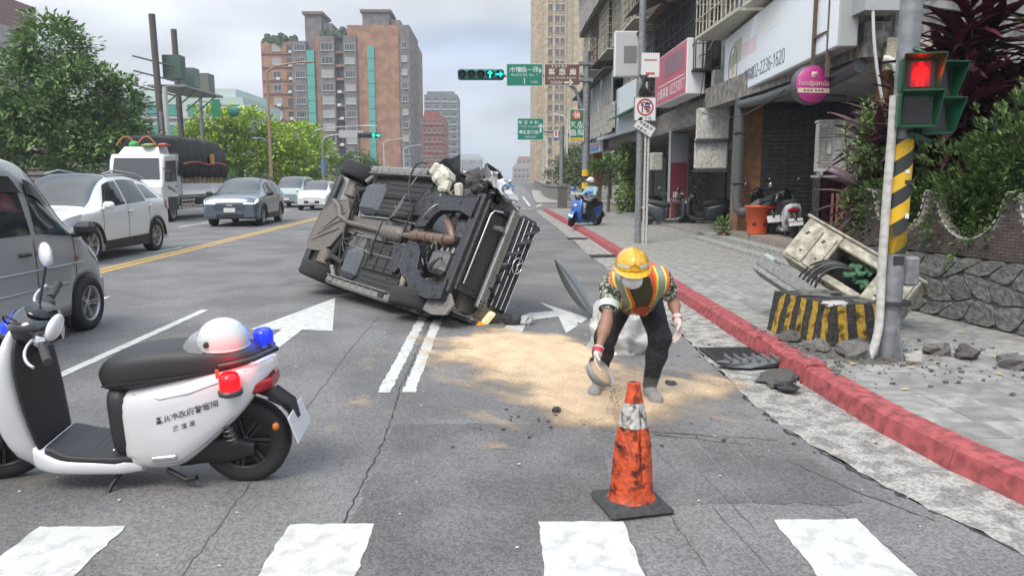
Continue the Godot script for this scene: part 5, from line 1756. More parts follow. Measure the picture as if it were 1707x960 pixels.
	part(g2, "arm", rod(Vector3(0, 4.3, 0), Vector3(-2.4, 4.3, 0), 0.06, 8), galv)
	var s4 = road_sign(g2, "direction_sign", Vector3(-1.82, 4.42, 0.14), 1.5, 1.22, green, sw)
	text_on(s4, [["新店中和", -0.12, 0.38, 0.2, 0.3], ["Xindian Zhonghe", -0.12, 0.15, 0.1, 0], ["高速公路", 0.0, -0.16, 0.2, 0.24], ["FREEWAY", 0.0, -0.45, 0.12, 0]], sw)
	var fa := Mb.new()
	arrow_shape(fa, Vector3(0.58, 0.05, 0.006), Vector3.RIGHT, Vector3.UP, 0.5)
	fa.ball(Vector3(-0.56, -0.16, 0.006), Vector3(0.1, 0.1, 0.004), 8)
	stuff(part(s4, "arrow", fa, sw))
	var s5 = road_sign(g2, "lane_sign", Vector3(-0.35, 4.05, 0.14), 0.3, 0.6, white, galv)
	wallbox(s5, "print", -0.05, 0.05, -0.02, 0.25, 0.0055, 0.008, mat(lin(0.5, 0.03, 0.03), 0.5))
	wallbox(s5, "print", -0.12, 0.12, -0.26, -0.1, 0.0055, 0.008, mat(lin(0.05, 0.12, 0.35), 0.5))
	var s6 = road_sign(g2, "notice", Vector3(0, 1.0, 0.16), 0.45, 0.6, white, galv)
	wallbox(s6, "print", -0.16, 0.16, 0.05, 0.2, 0.0055, 0.008, mat(lin(0.5, 0.06, 0.05), 0.5))
	wallbox(s6, "print", -0.16, 0.16, -0.22, -0.02, 0.0055, 0.008, mat(lin(0.5, 0.3, 0.26), 0.5))
	# --- street lamps
	var lw = mat(lin(0.5, 0.51, 0.52), 0.5)
	var lk = 0
	for q in [[-24.3, -105.0, 8.6, 7.4, "tall pale street lamp before the brown apartments, leftmost"], [-19.6, -138.0, 8.6, 3.2, "pale street lamp right of the near green arrow signal"], [-19.8, -170.0, 8.8, 3.2, "pale street lamp left of the red block, nearer one"], [-22.8, -220.0, 8.6, 3.4, "pale street lamp against the red brick block"], [9.3, -150.0, 8.5, -4.8, "pale street lamp leaning left beside the beige tower"], [7.4, -110.0, 8.0, -4.2, "pale street lamp over the bridge wall, nearest"], [14.0, -230.0, 8.2, -7.0, "small pale street lamp at the far end of the bridge"], [7.6, -82.0, 8.3, -1.3, "pale lamp post right of the freeway sign"]]:
		lamp_post(q[4], q[0], q[1], q[2], q[3], lw)
	var bl = lamp_post("brown street lamp with long curved arm before the lime green trees", -16.6, -58.0, 10.0, 2.9, mat(lin(0.30, 0.20, 0.13), 0.6), "street_lamp", 0.11, "")
	var bh := Mb.new()
	bh.tube([Vector3(0, 4.2, 0), Vector3(-0.5, 4.55, 0), Vector3(-0.8, 4.6, 0)], 0.04, 6)
	bh.ball(Vector3(-1.05, 4.55, 0), Vector3(0.3, 0.09, 0.14), 8)
	part(bl, "side_lamp", bh, mat(lin(0.15, 0.25, 0.4), 0.5))
	# --- mid distance signal on the left
	var mg = thing("signal_gantry", "distant signal arm with two green arrows above the small white car", "traffic light", Vector3(-12.1, 0, -55.0))
	var mm := Mb.new()
	mm.tube([Vector3.ZERO, Vector3(0, 3.6, 0)] + bez(Vector3(0, 3.8, 0), Vector3(0.0, 4.5, 0), Vector3(0.4, 4.6, 0), Vector3(1.2, 4.62, 0), 6) + [Vector3(4.0, 4.62, 0)], 0.08, 8)
	part(mg, "mast", mm, galv)
	wallbox(mg, "plate", 1.2, 2.9, 4.45, 4.95, 0.09, 0.12, mat(lin(0.4, 0.4, 0.4), 0.5))
	var mh = sub(mg, "signal_head", Vector3(3.3, 4.6, 0.1))
	wallbox(mh, "housing", -0.8, 0.8, -0.18, 0.18, -0.1, 0.06, mat(lin(0.03, 0.06, 0.05), 0.5))
	for k in 5:
		var am := Mb.new()
		if k > 2:
			arrow_shape(am, Vector3(-0.64 + k * 0.32, 0, 0.07), Vector3.RIGHT if k == 3 else Vector3(0, -1, 0), Vector3.UP if k == 3 else Vector3.RIGHT, 0.3)
			part(mh, "green_arrow", am, glow)
		else:
			am.ball(Vector3(-0.64 + k * 0.32, 0, 0.06), Vector3(0.13, 0.13, 0.03), 10)
			part(mh, "lens", am, lens)
	var bsg = thing("blue_sign", "small blue road sign on a post left of the brown apartments", "sign", Vector3(-12.4, 0, -56.5))
	part(bsg, "post", rod(Vector3.ZERO, Vector3(0, 2.9, 0), 0.04), galv)
	wallbox(bsg, "panel", -0.18, 0.18, 1.9, 2.9, 0.05, 0.08, mat(lin(0.04, 0.12, 0.4), 0.5))
	# --- transformer poles on the left
	var tpm = mat(lin(0.125, 0.105, 0.095), 0.9, {"tex": "streak", "sc": 0.6})
	var tr = thing("transformer_platform", "two tall brown poles carrying green transformer boxes on a steel platform", "utility pole")
	part(tr, "pole", rod(Vector3(-21.0, 0, -50), Vector3(-21.25, 11.7, -50), 0.2, 12), tpm)
	part(tr, "pole", rod(Vector3(-22.2, 0, -56), Vector3(-22.35, 11.9, -56), 0.2, 12), tpm)
	wallbox(tr, "transformer_box", -21.0, -19.9, 7.9, 9.35, -51.4, -50.5, mat(lin(0.06, 0.10, 0.085), 0.6))
	wallbox(tr, "transformer_box", -20.6, -19.7, 7.6, 8.8, -53.2, -52.2, mat(lin(0.12, 0.17, 0.15), 0.6))
	wallbox(tr, "transformer_box", -20.9, -20.0, 7.5, 8.9, -56.8, -55.6, mat(lin(0.14, 0.145, 0.12), 0.6))
	wallbox(tr, "platform", -21.9, -19.5, 7.35, 7.48, -57.0, -50.2, galv)
	for k in 4: part(tr, "strut", rod(Vector3(-21.1, 6.2, -50.6 - k * 1.8), Vector3(-19.7, 7.35, -50.6 - k * 1.8), 0.05, 6), galv)
	for k in 3: part(tr, "cross_arm", rod(Vector3(-22.6, 9.2 - k * 0.9, -50.0), Vector3(-20.2, 8.6 - k * 0.9, -50.2), 0.06, 6), tpm)
	part(tr, "riser_pipe", rod(Vector3(-20.65, 0, -49.8), Vector3(-20.65, 7.3, -49.8), 0.14, 10), pvc)
	part(tr, "riser_pipe", rod(Vector3(-20.95, 0, -49.7), Vector3(-20.95, 5.8, -49.7), 0.1, 10), galv)
	var kk = 0
	for q in [[Vector3(-21.2, 6.4, -50), Vector3(-27.0, 5.6, -47)], [Vector3(-21.2, 6.1, -50), Vector3(-27.0, 5.3, -47)], [Vector3(-21.2, 5.7, -50), Vector3(-27.0, 4.7, -47)]]:
		single("cable", ["top black cable running left from the transformer poles", "middle black cable running left from the transformer poles", "lowest black cable running left from the transformer poles"][kk], "cable", rod(q[0], q[1], 0.035, 6), blk)
		kk += 1
	var sp = thing("sign_post", "grey post with a green sign and signal seen beyond the transformer poles", "sign", Vector3(-21.7, 0, -58.5))
	part(sp, "post", rod(Vector3.ZERO, Vector3(0, 7.6, 0), 0.13, 8), galv)
	part(sp, "arm", rod(Vector3(0, 7.3, 0), Vector3(3.0, 6.7, 0), 0.05, 8), galv)
	wallbox(sp, "green_panel", 0.85, 1.45, 6.1, 7.4, 0.05, 0.09, mat(lin(0.03, 0.25, 0.13), 0.5))
	var sgh := Mb.new()
	sgh.ball(Vector3(2.4, 6.5, 0), Vector3(0.45, 0.38, 0.2), 10)
	part(sp, "signal_back", sgh, mat(lin(0.04, 0.2, 0.13), 0.6))

# ---------- road vehicles (local x forward, y up, z right) ----------
func wheel_meshes(r, w, spokes) -> Array:
	var q = Transform3D(Basis(Vector3.RIGHT, PI / 2), Vector3.ZERO)
	var ty := Mb.new()
	ty.xf = q
	var rr = r * 0.66
	ty.lathe([Vector2(rr, -w * 0.46), Vector2(r * 0.85, -w * 0.52), Vector2(r * 0.96, -w * 0.46), Vector2(r, -w * 0.34), Vector2(r, w * 0.34), Vector2(r * 0.96, w * 0.46), Vector2(r * 0.85, w * 0.52), Vector2(rr, w * 0.46), Vector2(rr * 0.97, w * 0.3), Vector2(rr * 0.97, -w * 0.3), Vector2(rr, -w * 0.46)], 28)
	var ri := Mb.new()
	ri.xf = q
	ri.lathe([Vector2(0, w * 0.34), Vector2(r * 0.13, w * 0.34), Vector2(r * 0.15, w * 0.28)], 14)
	ri.lathe([Vector2(rr, w * 0.47), Vector2(rr * 0.93, w * 0.46), Vector2(rr * 0.9, w * 0.36), Vector2(rr * 0.9, -w * 0.3)], 28)
	ri.xf = Transform3D()
	for k in spokes:
		var a = TAU * k / spokes
		var d = Vector3(cos(a), sin(a), 0)
		var s = Vector3(-sin(a), cos(a), 0)
		var i0 = d * r * 0.1
		var o0 = d * rr * 0.94
		for sg in [-1, 1]:
			ri.quad(i0 + s * r * 0.02 * sg + Vector3(0, 0, w * 0.32), i0 + s * r * 0.07 * sg + Vector3(0, 0, w * 0.3), o0 + s * r * 0.11 * sg + Vector3(0, 0, w * 0.4), o0 + s * r * 0.02 * sg + Vector3(0, 0, w * 0.42))
			ri.quad(i0 + s * r * 0.07 * sg + Vector3(0, 0, w * 0.3), o0 + s * r * 0.11 * sg + Vector3(0, 0, w * 0.4), o0 + s * r * 0.11 * sg + Vector3(0, 0, w * 0.2), i0 + s * r * 0.07 * sg + Vector3(0, 0, w * 0.1))
	var di := Mb.new()
	di.xf = q
	di.lathe([Vector2(0, w * 0.08), Vector2(rr * 0.9, w * 0.08)], 24)
	return [ty.done(), ri.done(), di.done()]

func put_wheel(car, wm, at, side, rim_m, turn = 0.0):
	var s = sub(car, "wheel", at, Basis(Vector3.UP, (0.0 if side > 0 else PI) + turn))
	part(s, "tyre", wm[0], mat(lin(0.022, 0.022, 0.023), 0.85))
	part(s, "rim", wm[1], rim_m)
	part(s, "brake_disc", wm[2], mat(lin(0.03), 0.6))

class Shell:
	var tab
	var arches
	var bulge = 0.03
	var host
	func row(x): return host.interp(tab, x)
	func bottom(x):
		var b = row(x)[1]
		for a in arches:
			var d = absf(x - a[0])
			if d < a[2]: b = maxf(b, a[1] + sqrt(a[2] * a[2] - d * d))
		return b
	func at(x, t, side, off = 0.0) -> Vector3:
		var p = raw(x, t, side)
		if off != 0.0:
			var e = 0.012
			var du = raw(x + e, t, side) - raw(x - e, t, side)
			var t0 = clampf(t - e, 0.0, 1.0)
			var t1 = clampf(t + e, 0.0, 1.0)
			var dv = raw(x, t1, side) - raw(x, t0, side)
			var n = dv.cross(du).normalized() * side
			if n.dot(Vector3(0, p.y - 0.7, p.z)) < 0: n = -n
			p += n * off
		return p
	func raw(x, t, side) -> Vector3:
		var r = row(x)
		var b = bottom(x)
		var yb = maxf(r[2], b + 0.02)
		var yr = maxf(r[3], yb + 0.01)
		var rd = minf(0.09, (yr - yb) * 0.35)
		if t < 0.45:
			var s = t / 0.45
			return Vector3(x, lerpf(b, yb, s), side * (lerpf(r[4], r[5], s) + bulge * sin(PI * s)))
		if t < 0.8:
			var s = (t - 0.45) / 0.35
			return Vector3(x, lerpf(yb, yr - rd, s), side * (lerpf(r[5], r[6], s) + 0.012 * sin(PI * s)))
		var a = (t - 0.8) / 0.2 * PI / 2
		return Vector3(x, yr - rd + rd * sin(a), side * r[6] * cos(a))

func shell_mesh(sh) -> Mb:
	var mb := Mb.new()
	mb.smooth()
	var xs = []
	var x0 = sh.tab[0][0]
	var x1 = sh.tab[-1][0]
	var n = 84
	for i in n + 1: xs.append(lerpf(x0, x1, i / float(n)))
	var ts = [0.0, 0.08, 0.18, 0.28, 0.38, 0.45, 0.5, 0.6, 0.7, 0.8, 0.85, 0.92, 1.0]
	var rings = []
	for x in xs:
		var ring = []
		for t in ts: ring.append(sh.at(x, t, 1.0))
		for k in range(ts.size() - 2, -1, -1): ring.append(sh.at(x, ts[k], -1.0))
		rings.append(ring)
	mb.loft(rings)
	return mb

func side_patch(sh, side, xb0, xb1, xt0, xt1, t0, t1, off = 0.006) -> Mb:
	var mb := Mb.new()
	mb.grid(func(u, v): return sh.at(lerpf(lerpf(xb0, xb1, u), lerpf(xt0, xt1, u), v), lerpf(t0, t1, v), side, off), 8, 5)
	return mb

func top_patch(sh, xa, xb, w, off = 0.006, inset = 0.0) -> Mb:   # over the roof arc from xa to xb, w = share of the half width
	var mb := Mb.new()
	mb.grid(func(u, v):
		var q = lerpf(-1.0, 1.0, v)
		var xx = lerpf(xa, xb, u) - inset * q * q
		return sh.at(xx, 1.0 - absf(q) * 0.2 * w, 1.0 if q >= 0 else -1.0, off), 8, 12)
	return mb

func make_car(called, label, at, turn, o):
	var t = thing(called, label, o.get("cat", "car"), at, turn, o.get("group", ""))
	var sh := Shell.new()
	sh.host = self
	sh.tab = o.tab
	sh.arches = o.arches
	sh.bulge = o.get("bulge", 0.03)
	var paint = o.paint
	var glass = mat(lin(0.025, 0.03, 0.034), 0.05, {"spec": 0.75})
	var blk = mat(lin(0.022), 0.55)
	var chrome = mat(lin(0.55), 0.2, {"metal": 0.9})
	part(t, "body", shell_mesh(sh), paint)
	for w in o.side_glass:
		for s in [-1.0, 1.0]:
			part(t, "window", side_patch(sh, s, w[0], w[1], w[2], w[3], w[4], w[5]), glass)
	part(t, "windscreen", top_patch(sh, o.screen[0], o.screen[1], o.screen[2], 0.007, o.get("inset", 0.0)), glass)
	if o.has("rear_screen"): part(t, "rear_window", top_patch(sh, o.rear_screen[0], o.rear_screen[1], 0.85, 0.007), glass)
	var wm = wheel_meshes(o.r, 0.22, o.get("spokes", 5))
	var rim = o.get("rim", mat(lin(0.42), 0.35, {"metal": 0.7}))
	for a in o.arches:
		for s in [-1, 1]:
			put_wheel(t, wm, Vector3(a[0], o.r, s * (o.track)), s, rim, o.get("steer", 0.0) if a[0] > 0 else 0.0)
	# dark arch lips, sills, seams and handles
	for s in [-1.0, 1.0]:
		if o.has("lip"):
			for a in o.arches:
				var mb := Mb.new()
				var pts = []
				for k in 17:
					var an = PI * k / 16.0
					var x = a[0] + cos(an) * (a[2] + 0.02)
					pts.append(Vector3(x, maxf(a[1] + sin(an) * (a[2] + 0.02), sh.row(x)[1]), sh.raw(x, 0.02, s).z + s * 0.004))
				mb.tube(pts, 0.035, 6)
				part(t, "arch_trim", mb, blk)
			part(t, "sill_trim", side_patch(sh, s, o.arches[0][0] + o.arches[0][2], o.arches[1][0] - o.arches[1][2], o.arches[0][0] + o.arches[0][2], o.arches[1][0] - o.arches[1][2], 0.005, 0.11, 0.012), blk)
		for x in o.get("seams", []):
			part(t, "door_seam", side_patch(sh, s, x, x + 0.012, x - 0.02, x - 0.008, 0.06, 0.45, 0.0025), blk)
		for x in o.get("handles", []):
			var hp = sh.at(x, 0.385, s, 0.012)
			var hb := Mb.new()
			hb.box(hp, Vector3(0.18, 0.035, 0.03), 0.012)
			part(t, "door_handle", hb, o.get("handle_m", paint))
		if o.has("mirror"):
			var mp = sh.at(o.mirror, 0.5, s, 0.0)
			var mb := Mb.new()
			mb.box(mp + Vector3(0.0, 0.06, s * 0.15), Vector3(0.13, 0.15, 0.22), 0.05)
			mb.box(mp + Vector3(0.02, 0.0, s * 0.05), Vector3(0.06, 0.05, 0.12), 0.02)
			part(t, "mirror", mb, o.get("mirror_m", paint))
		if o.has("light"):   # headlamp wrapped round the nose: x range and t range
			part(t, "headlight", side_patch(sh, s, o.light[0], o.light[1], o.light[0] - 0.06, o.light[1], o.light[2], o.light[3], 0.008), o.get("light_m", mat(lin(0.5, 0.52, 0.55), 0.1, {"spec": 0.8})))
		if o.has("tail"):
			part(t, "tail_light", side_patch(sh, s, o.tail[0], o.tail[1], o.tail[0], o.tail[1], o.tail[2], o.tail[3], 0.008), mat(lin(0.35, 0.015, 0.02), 0.15))
	for f in o.get("front", []):   # pieces on the nose: name, x, y, width, height, depth, material
		var mb := Mb.new()
		mb.box(Vector3(f[1], f[2], 0), Vector3(f[5], f[4], f[3]), 0.015)
		part(t, f[0], mb, f[6])
	return t

func build_vehicles():
	var blk = mat(lin(0.02), 0.5)
	var silver = mat(lin(0.36, 0.365, 0.37), 0.32, {"metal": 0.35, "coat": 0.8})
	var pearl = mat(lin(0.70, 0.71, 0.69), 0.28, {"coat": 0.9})
	var blueg = mat(lin(0.085, 0.115, 0.15), 0.28, {"metal": 0.3, "coat": 0.9})
	var mint = mat(lin(0.26, 0.34, 0.325), 0.3, {"metal": 0.2, "coat": 0.8})
	var white = mat(lin(0.68, 0.68, 0.67), 0.3, {"coat": 0.8})
	var plate = mat(lin(0.6, 0.6, 0.6), 0.5)
	var lit = mat(lin(0.8), 0.2, {"emit": Color(0.9, 0.95, 1.0), "en": 0.6})
	# grey microvan, nearest on the left
	var v = make_car("microvan", "grey microvan with tinted windows cut by the left edge behind the police scooter", Vector3(-5.07, 0, -7.0), PI / 2, {
		"cat": "van", "paint": silver, "r": 0.285, "track": 0.64, "bulge": 0.012,
		"tab": [[-1.66, 0.3, 0.98, 1.6, 0.68, 0.68, 0.56], [-1.6, 0.24, 1.0, 1.78, 0.71, 0.71, 0.58], [-1.2, 0.22, 1.02, 1.84, 0.72, 0.73, 0.6], [0.0, 0.22, 1.02, 1.85, 0.72, 0.73, 0.6], [0.4, 0.22, 1.02, 1.80, 0.72, 0.73, 0.59], [0.62, 0.22, 1.01, 1.66, 0.72, 0.73, 0.58], [1.12, 0.22, 1.0, 1.16, 0.72, 0.72, 0.6], [1.32, 0.22, 0.9, 0.98, 0.71, 0.69, 0.56], [1.56, 0.24, 0.72, 0.8, 0.69, 0.66, 0.52], [1.66, 0.28, 0.55, 0.62, 0.64, 0.62, 0.5]],
		"arches": [[-1.1, 0.285, 0.34], [1.22, 0.285, 0.34]],
		"side_glass": [[-1.5, -0.62, -1.46, -0.62, 0.48, 0.72], [-0.52, 0.28, -0.52, 0.22, 0.48, 0.72], [0.36, 1.0, 0.36, 0.62, 0.48, 0.715]],
		"screen": [0.5, 1.14, 0.86], "rear_screen": [-1.655, -1.58], "seams": [0.32, -0.57, 1.0], "handles": [0.42, 0.14], "handle_m": blk, "mirror": 0.98, "mirror_m": blk,
		"light": [1.36, 1.6, 0.34, 0.45], "spokes": 5})
	var v_shell := Shell.new()
	v_shell.host = self
	v_shell.tab = [[-1.2, 0.22, 1.02, 1.84, 0.72, 0.73, 0.6], [0.0, 0.22, 1.02, 1.85, 0.72, 0.73, 0.6], [0.4, 0.22, 1.02, 1.80, 0.72, 0.73, 0.59], [0.62, 0.22, 1.01, 1.66, 0.72, 0.73, 0.58], [1.12, 0.22, 1.0, 1.16, 0.72, 0.72, 0.6]]
	v_shell.arches = []
	for s in [1.0]:
		for r in [[-1.55, 0.78, 0.245], [0.0, 1.1, 0.3]]:
			var mb := Mb.new()
			var pts = []
			for k in 9: pts.append(Vector3(lerpf(-1.5, 0.82 if r[2] < 0.25 else 1.1, k / 8.0), 0.56 if r[2] < 0.25 else 0.74, s * 0.742))
			mb.tube(pts, 0.012, 5)
			part(v, "side_moulding", mb, silver)
		for q in [[-0.55, 0.26], [0.34, 0.7]]:
			part(v, "rain_visor", side_patch(v_shell, s, q[0], q[1], q[0], q[1] - 0.12, 0.665, 0.735, 0.025), mat(lin(0.03), 0.2))
	wallbox(v, "side_marker", 0.98, 1.03, 0.78, 0.805, 0.735, 0.75, mat(lin(0.3, 0.03, 0.02), 0.3))
	wallbox(v, "mud_flap", 0.82, 0.84, 0.12, 0.34, 0.52, 0.72, blk)
	var bp := Mb.new()
	bp.box(Vector3(1.62, 0.4, 0), Vector3(0.1, 0.3, 1.36), 0.04)
	part(v, "bumper", bp, silver)
	# white crossover
	make_car("white_crossover", "pearl white crossover with a dark roof waiting beside the grey microvan", Vector3(-8.55, 0, -16.2), -PI / 2 - 0.02, {
		"paint": pearl, "r": 0.345, "track": 0.79, "lip": true,
		"tab": [[-2.06, 0.5, 0.9, 1.05, 0.72, 0.74, 0.55], [-2.0, 0.34, 1.06, 1.28, 0.84, 0.84, 0.57], [-1.84, 0.26, 1.12, 1.46, 0.89, 0.88, 0.58], [-1.5, 0.22, 1.13, 1.6, 0.9, 0.9, 0.6], [-0.5, 0.2, 1.08, 1.74, 0.9, 0.92, 0.62], [0.2, 0.2, 1.05, 1.72, 0.9, 0.92, 0.62], [0.6, 0.2, 1.02, 1.58, 0.9, 0.92, 0.63], [1.25, 0.2, 0.98, 1.08, 0.9, 0.9, 0.7], [1.8, 0.24, 0.94, 1.0, 0.89, 0.86, 0.62], [2.12, 0.28, 0.86, 0.92, 0.83, 0.78, 0.55], [2.28, 0.36, 0.68, 0.76, 0.72, 0.66, 0.45]],
		"arches": [[-1.32, 0.34, 0.4], [1.36, 0.34, 0.4]],
		"side_glass": [[0.05, 1.02, 0.0, 0.5, 0.47, 0.75], [-0.85, -0.02, -0.85, -0.06, 0.47, 0.76], [-1.55, -0.92, -1.25, -0.92, 0.5, 0.72]],
		"screen": [0.28, 1.22, 0.9], "seams": [0.98, 0.0, -0.95], "handles": [-0.1, -1.0], "mirror": 0.95, "light": [1.72, 2.16, 0.34, 0.44], "tail": [-2.03, -1.8, 0.36, 0.46],
		"front": [["grille", 2.27, 0.55, 0.8, 0.2, 0.06, blk], ["bumper", 2.28, 0.38, 1.1, 0.12, 0.1, blk]], "spokes": 6})
	var wc = get_node("white_crossover")
	var rf := Shell.new()
	rf.host = self
	rf.tab = [[-1.84, 0.26, 1.12, 1.46, 0.89, 0.88, 0.58], [-1.5, 0.22, 1.13, 1.6, 0.9, 0.9, 0.6], [-0.5, 0.2, 1.08, 1.74, 0.9, 0.92, 0.62], [0.2, 0.2, 1.05, 1.72, 0.9, 0.92, 0.62]]
	rf.arches = []
	part(wc, "dark_roof", top_patch(rf, -1.6, 0.2, 0.9, 0.009), mat(lin(0.05, 0.05, 0.06), 0.12))
	for s in [-1, 1]:
		var rl := Mb.new()
		rl.tube([Vector3(-1.5, 1.6, s * 0.58), Vector3(-1.1, 1.7, s * 0.58), Vector3(-0.2, 1.775, s * 0.58), Vector3(0.25, 1.7, s * 0.58)], 0.02, 6)
		part(wc, "roof_rail", rl, mat(lin(0.5), 0.3, {"metal": 0.8}))
		wallbox(wc, "chrome_strip", -0.75, 0.7, 0.29, 0.325, s * 0.905 - 0.012, s * 0.905 + 0.012, mat(lin(0.5), 0.25, {"metal": 0.9}))
	# blue grey crossover behind
	make_car("blue_grey_crossover", "blue grey crossover with bright headlights in the oncoming lane", Vector3(-9.0, 0, -28.2), -PI / 2 + 0.06, {
		"paint": blueg, "r": 0.35, "track": 0.79, "lip": true,
		"tab": [[-2.2, 0.4, 0.95, 1.05, 0.76, 0.78, 0.6], [-2.12, 0.3, 1.05, 1.36, 0.86, 0.87, 0.6], [-1.8, 0.25, 1.08, 1.56, 0.9, 0.89, 0.62], [-1.2, 0.22, 1.07, 1.63, 0.91, 0.91, 0.63], [-0.2, 0.22, 1.05, 1.65, 0.91, 0.92, 0.64], [0.2, 0.22, 1.04, 1.62, 0.91, 0.92, 0.64], [0.5, 0.22, 1.03, 1.52, 0.91, 0.92, 0.64], [1.1, 0.22, 1.0, 1.12, 0.91, 0.91, 0.74], [1.7, 0.24, 0.98, 1.06, 0.9, 0.88, 0.7], [2.1, 0.26, 0.93, 1.0, 0.87, 0.84, 0.66], [2.2, 0.3, 0.84, 0.92, 0.82, 0.79, 0.62], [2.24, 0.34, 0.74, 0.8, 0.78, 0.75, 0.58]],
		"arches": [[-1.35, 0.34, 0.4], [1.35, 0.34, 0.4]],
		"side_glass": [[0.05, 0.95, 0.0, 0.45, 0.47, 0.75], [-0.8, -0.02, -0.8, -0.06, 0.47, 0.76], [-1.6, -0.87, -1.35, -0.87, 0.5, 0.74]],
		"screen": [0.22, 1.08, 0.92], "seams": [0.95, 0.0, -0.9], "handles": [-0.1, -1.0], "mirror": 0.88, "mirror_m": blk, "light": [1.98, 2.2, 0.37, 0.44], "light_m": lit,
		"front": [["grille", 2.235, 0.66, 1.0, 0.2, 0.03, mat(lin(0.05, 0.065, 0.08), 0.3)], ["number_plate", 2.262, 0.56, 0.38, 0.15, 0.02, plate], ["lower_grille", 2.24, 0.38, 0.9, 0.12, 0.04, blk], ["emblem", 2.258, 0.72, 0.2, 0.03, 0.015, mat(lin(0.6), 0.2, {"metal": 0.8})]], "spokes": 5})
	var bg = get_node("blue_grey_crossover")
	for s in [-1, 1]:
		wallbox(bg, "headlight_bar", 2.2, 2.25, 0.76, 0.8, s * 0.62 - 0.16, s * 0.62 + 0.16, lit)
		var rl := Mb.new()
		rl.tube([Vector3(-1.6, 1.56, s * 0.6), Vector3(-1.2, 1.66, s * 0.6), Vector3(0.0, 1.69, s * 0.6), Vector3(0.3, 1.6, s * 0.6)], 0.02, 6)
		part(bg, "roof_rail", rl, blk)
	# mint MPV and small white car farther back
	make_car("mint_minivan", "pale mint minivan farther back in the outer oncoming lane", Vector3(-11.7, 0, -45.5), -PI / 2, {
		"cat": "van", "paint": mint, "r": 0.31, "track": 0.72,
		"tab": [[-2.0, 0.4, 0.95, 1.3, 0.74, 0.75, 0.6], [-1.9, 0.28, 1.0, 1.66, 0.82, 0.83, 0.64], [-1.0, 0.22, 1.02, 1.76, 0.84, 0.85, 0.66], [0.2, 0.22, 1.0, 1.74, 0.84, 0.85, 0.66], [0.6, 0.22, 1.0, 1.62, 0.84, 0.85, 0.66], [1.3, 0.22, 0.96, 1.1, 0.84, 0.83, 0.66], [1.75, 0.24, 0.84, 0.92, 0.82, 0.8, 0.6], [1.98, 0.28, 0.68, 0.76, 0.74, 0.7, 0.5]],
		"arches": [[-1.3, 0.3, 0.36], [1.3, 0.3, 0.36]], "side_glass": [[0.1, 1.1, 0.05, 0.6, 0.47, 0.76], [-0.8, 0.0, -0.8, -0.05, 0.47, 0.77], [-1.8, -0.9, -1.7, -0.9, 0.48, 0.76]],
		"screen": [0.3, 1.3, 0.92], "mirror": 1.1, "light": [1.45, 1.9, 0.3, 0.43], "seams": [1.1, 0.03, -0.85],
		"front": [["grille", 1.97, 0.62, 0.7, 0.07, 0.04, mat(lin(0.4), 0.3, {"metal": 0.8})], ["number_plate", 1.99, 0.47, 0.36, 0.14, 0.04, plate], ["lower_grille", 1.97, 0.32, 0.9, 0.1, 0.08, blk]]})
	make_car("white_hatchback", "small rounded white car just left of the overturned car", Vector3(-9.35, 0, -41.4), -PI / 2, {
		"paint": white, "r": 0.29, "track": 0.7,
		"tab": [[-1.85, 0.4, 0.9, 1.1, 0.7, 0.7, 0.52], [-1.7, 0.28, 0.98, 1.38, 0.78, 0.77, 0.56], [-0.9, 0.22, 0.98, 1.5, 0.81, 0.81, 0.58], [0.0, 0.22, 0.96, 1.52, 0.81, 0.82, 0.58], [0.4, 0.22, 0.95, 1.42, 0.81, 0.82, 0.58], [1.1, 0.22, 0.92, 1.02, 0.81, 0.8, 0.62], [1.55, 0.24, 0.8, 0.9, 0.79, 0.76, 0.55], [1.82, 0.3, 0.6, 0.68, 0.68, 0.64, 0.4]],
		"arches": [[-1.22, 0.28, 0.34], [1.22, 0.28, 0.34]], "side_glass": [[0.05, 0.9, 0.0, 0.42, 0.47, 0.75], [-0.8, -0.03, -0.8, -0.06, 0.47, 0.76]],
		"screen": [0.1, 1.08, 0.92], "mirror": 0.85, "light": [1.28, 1.66, 0.3, 0.44],
		"front": [["grille", 1.76, 0.62, 0.5, 0.05, 0.1, blk], ["number_plate", 1.84, 0.45, 0.34, 0.15, 0.03, plate], ["lower_grille", 1.8, 0.42, 0.8, 0.16, 0.05, blk]]})
	build_truck(white, blk)

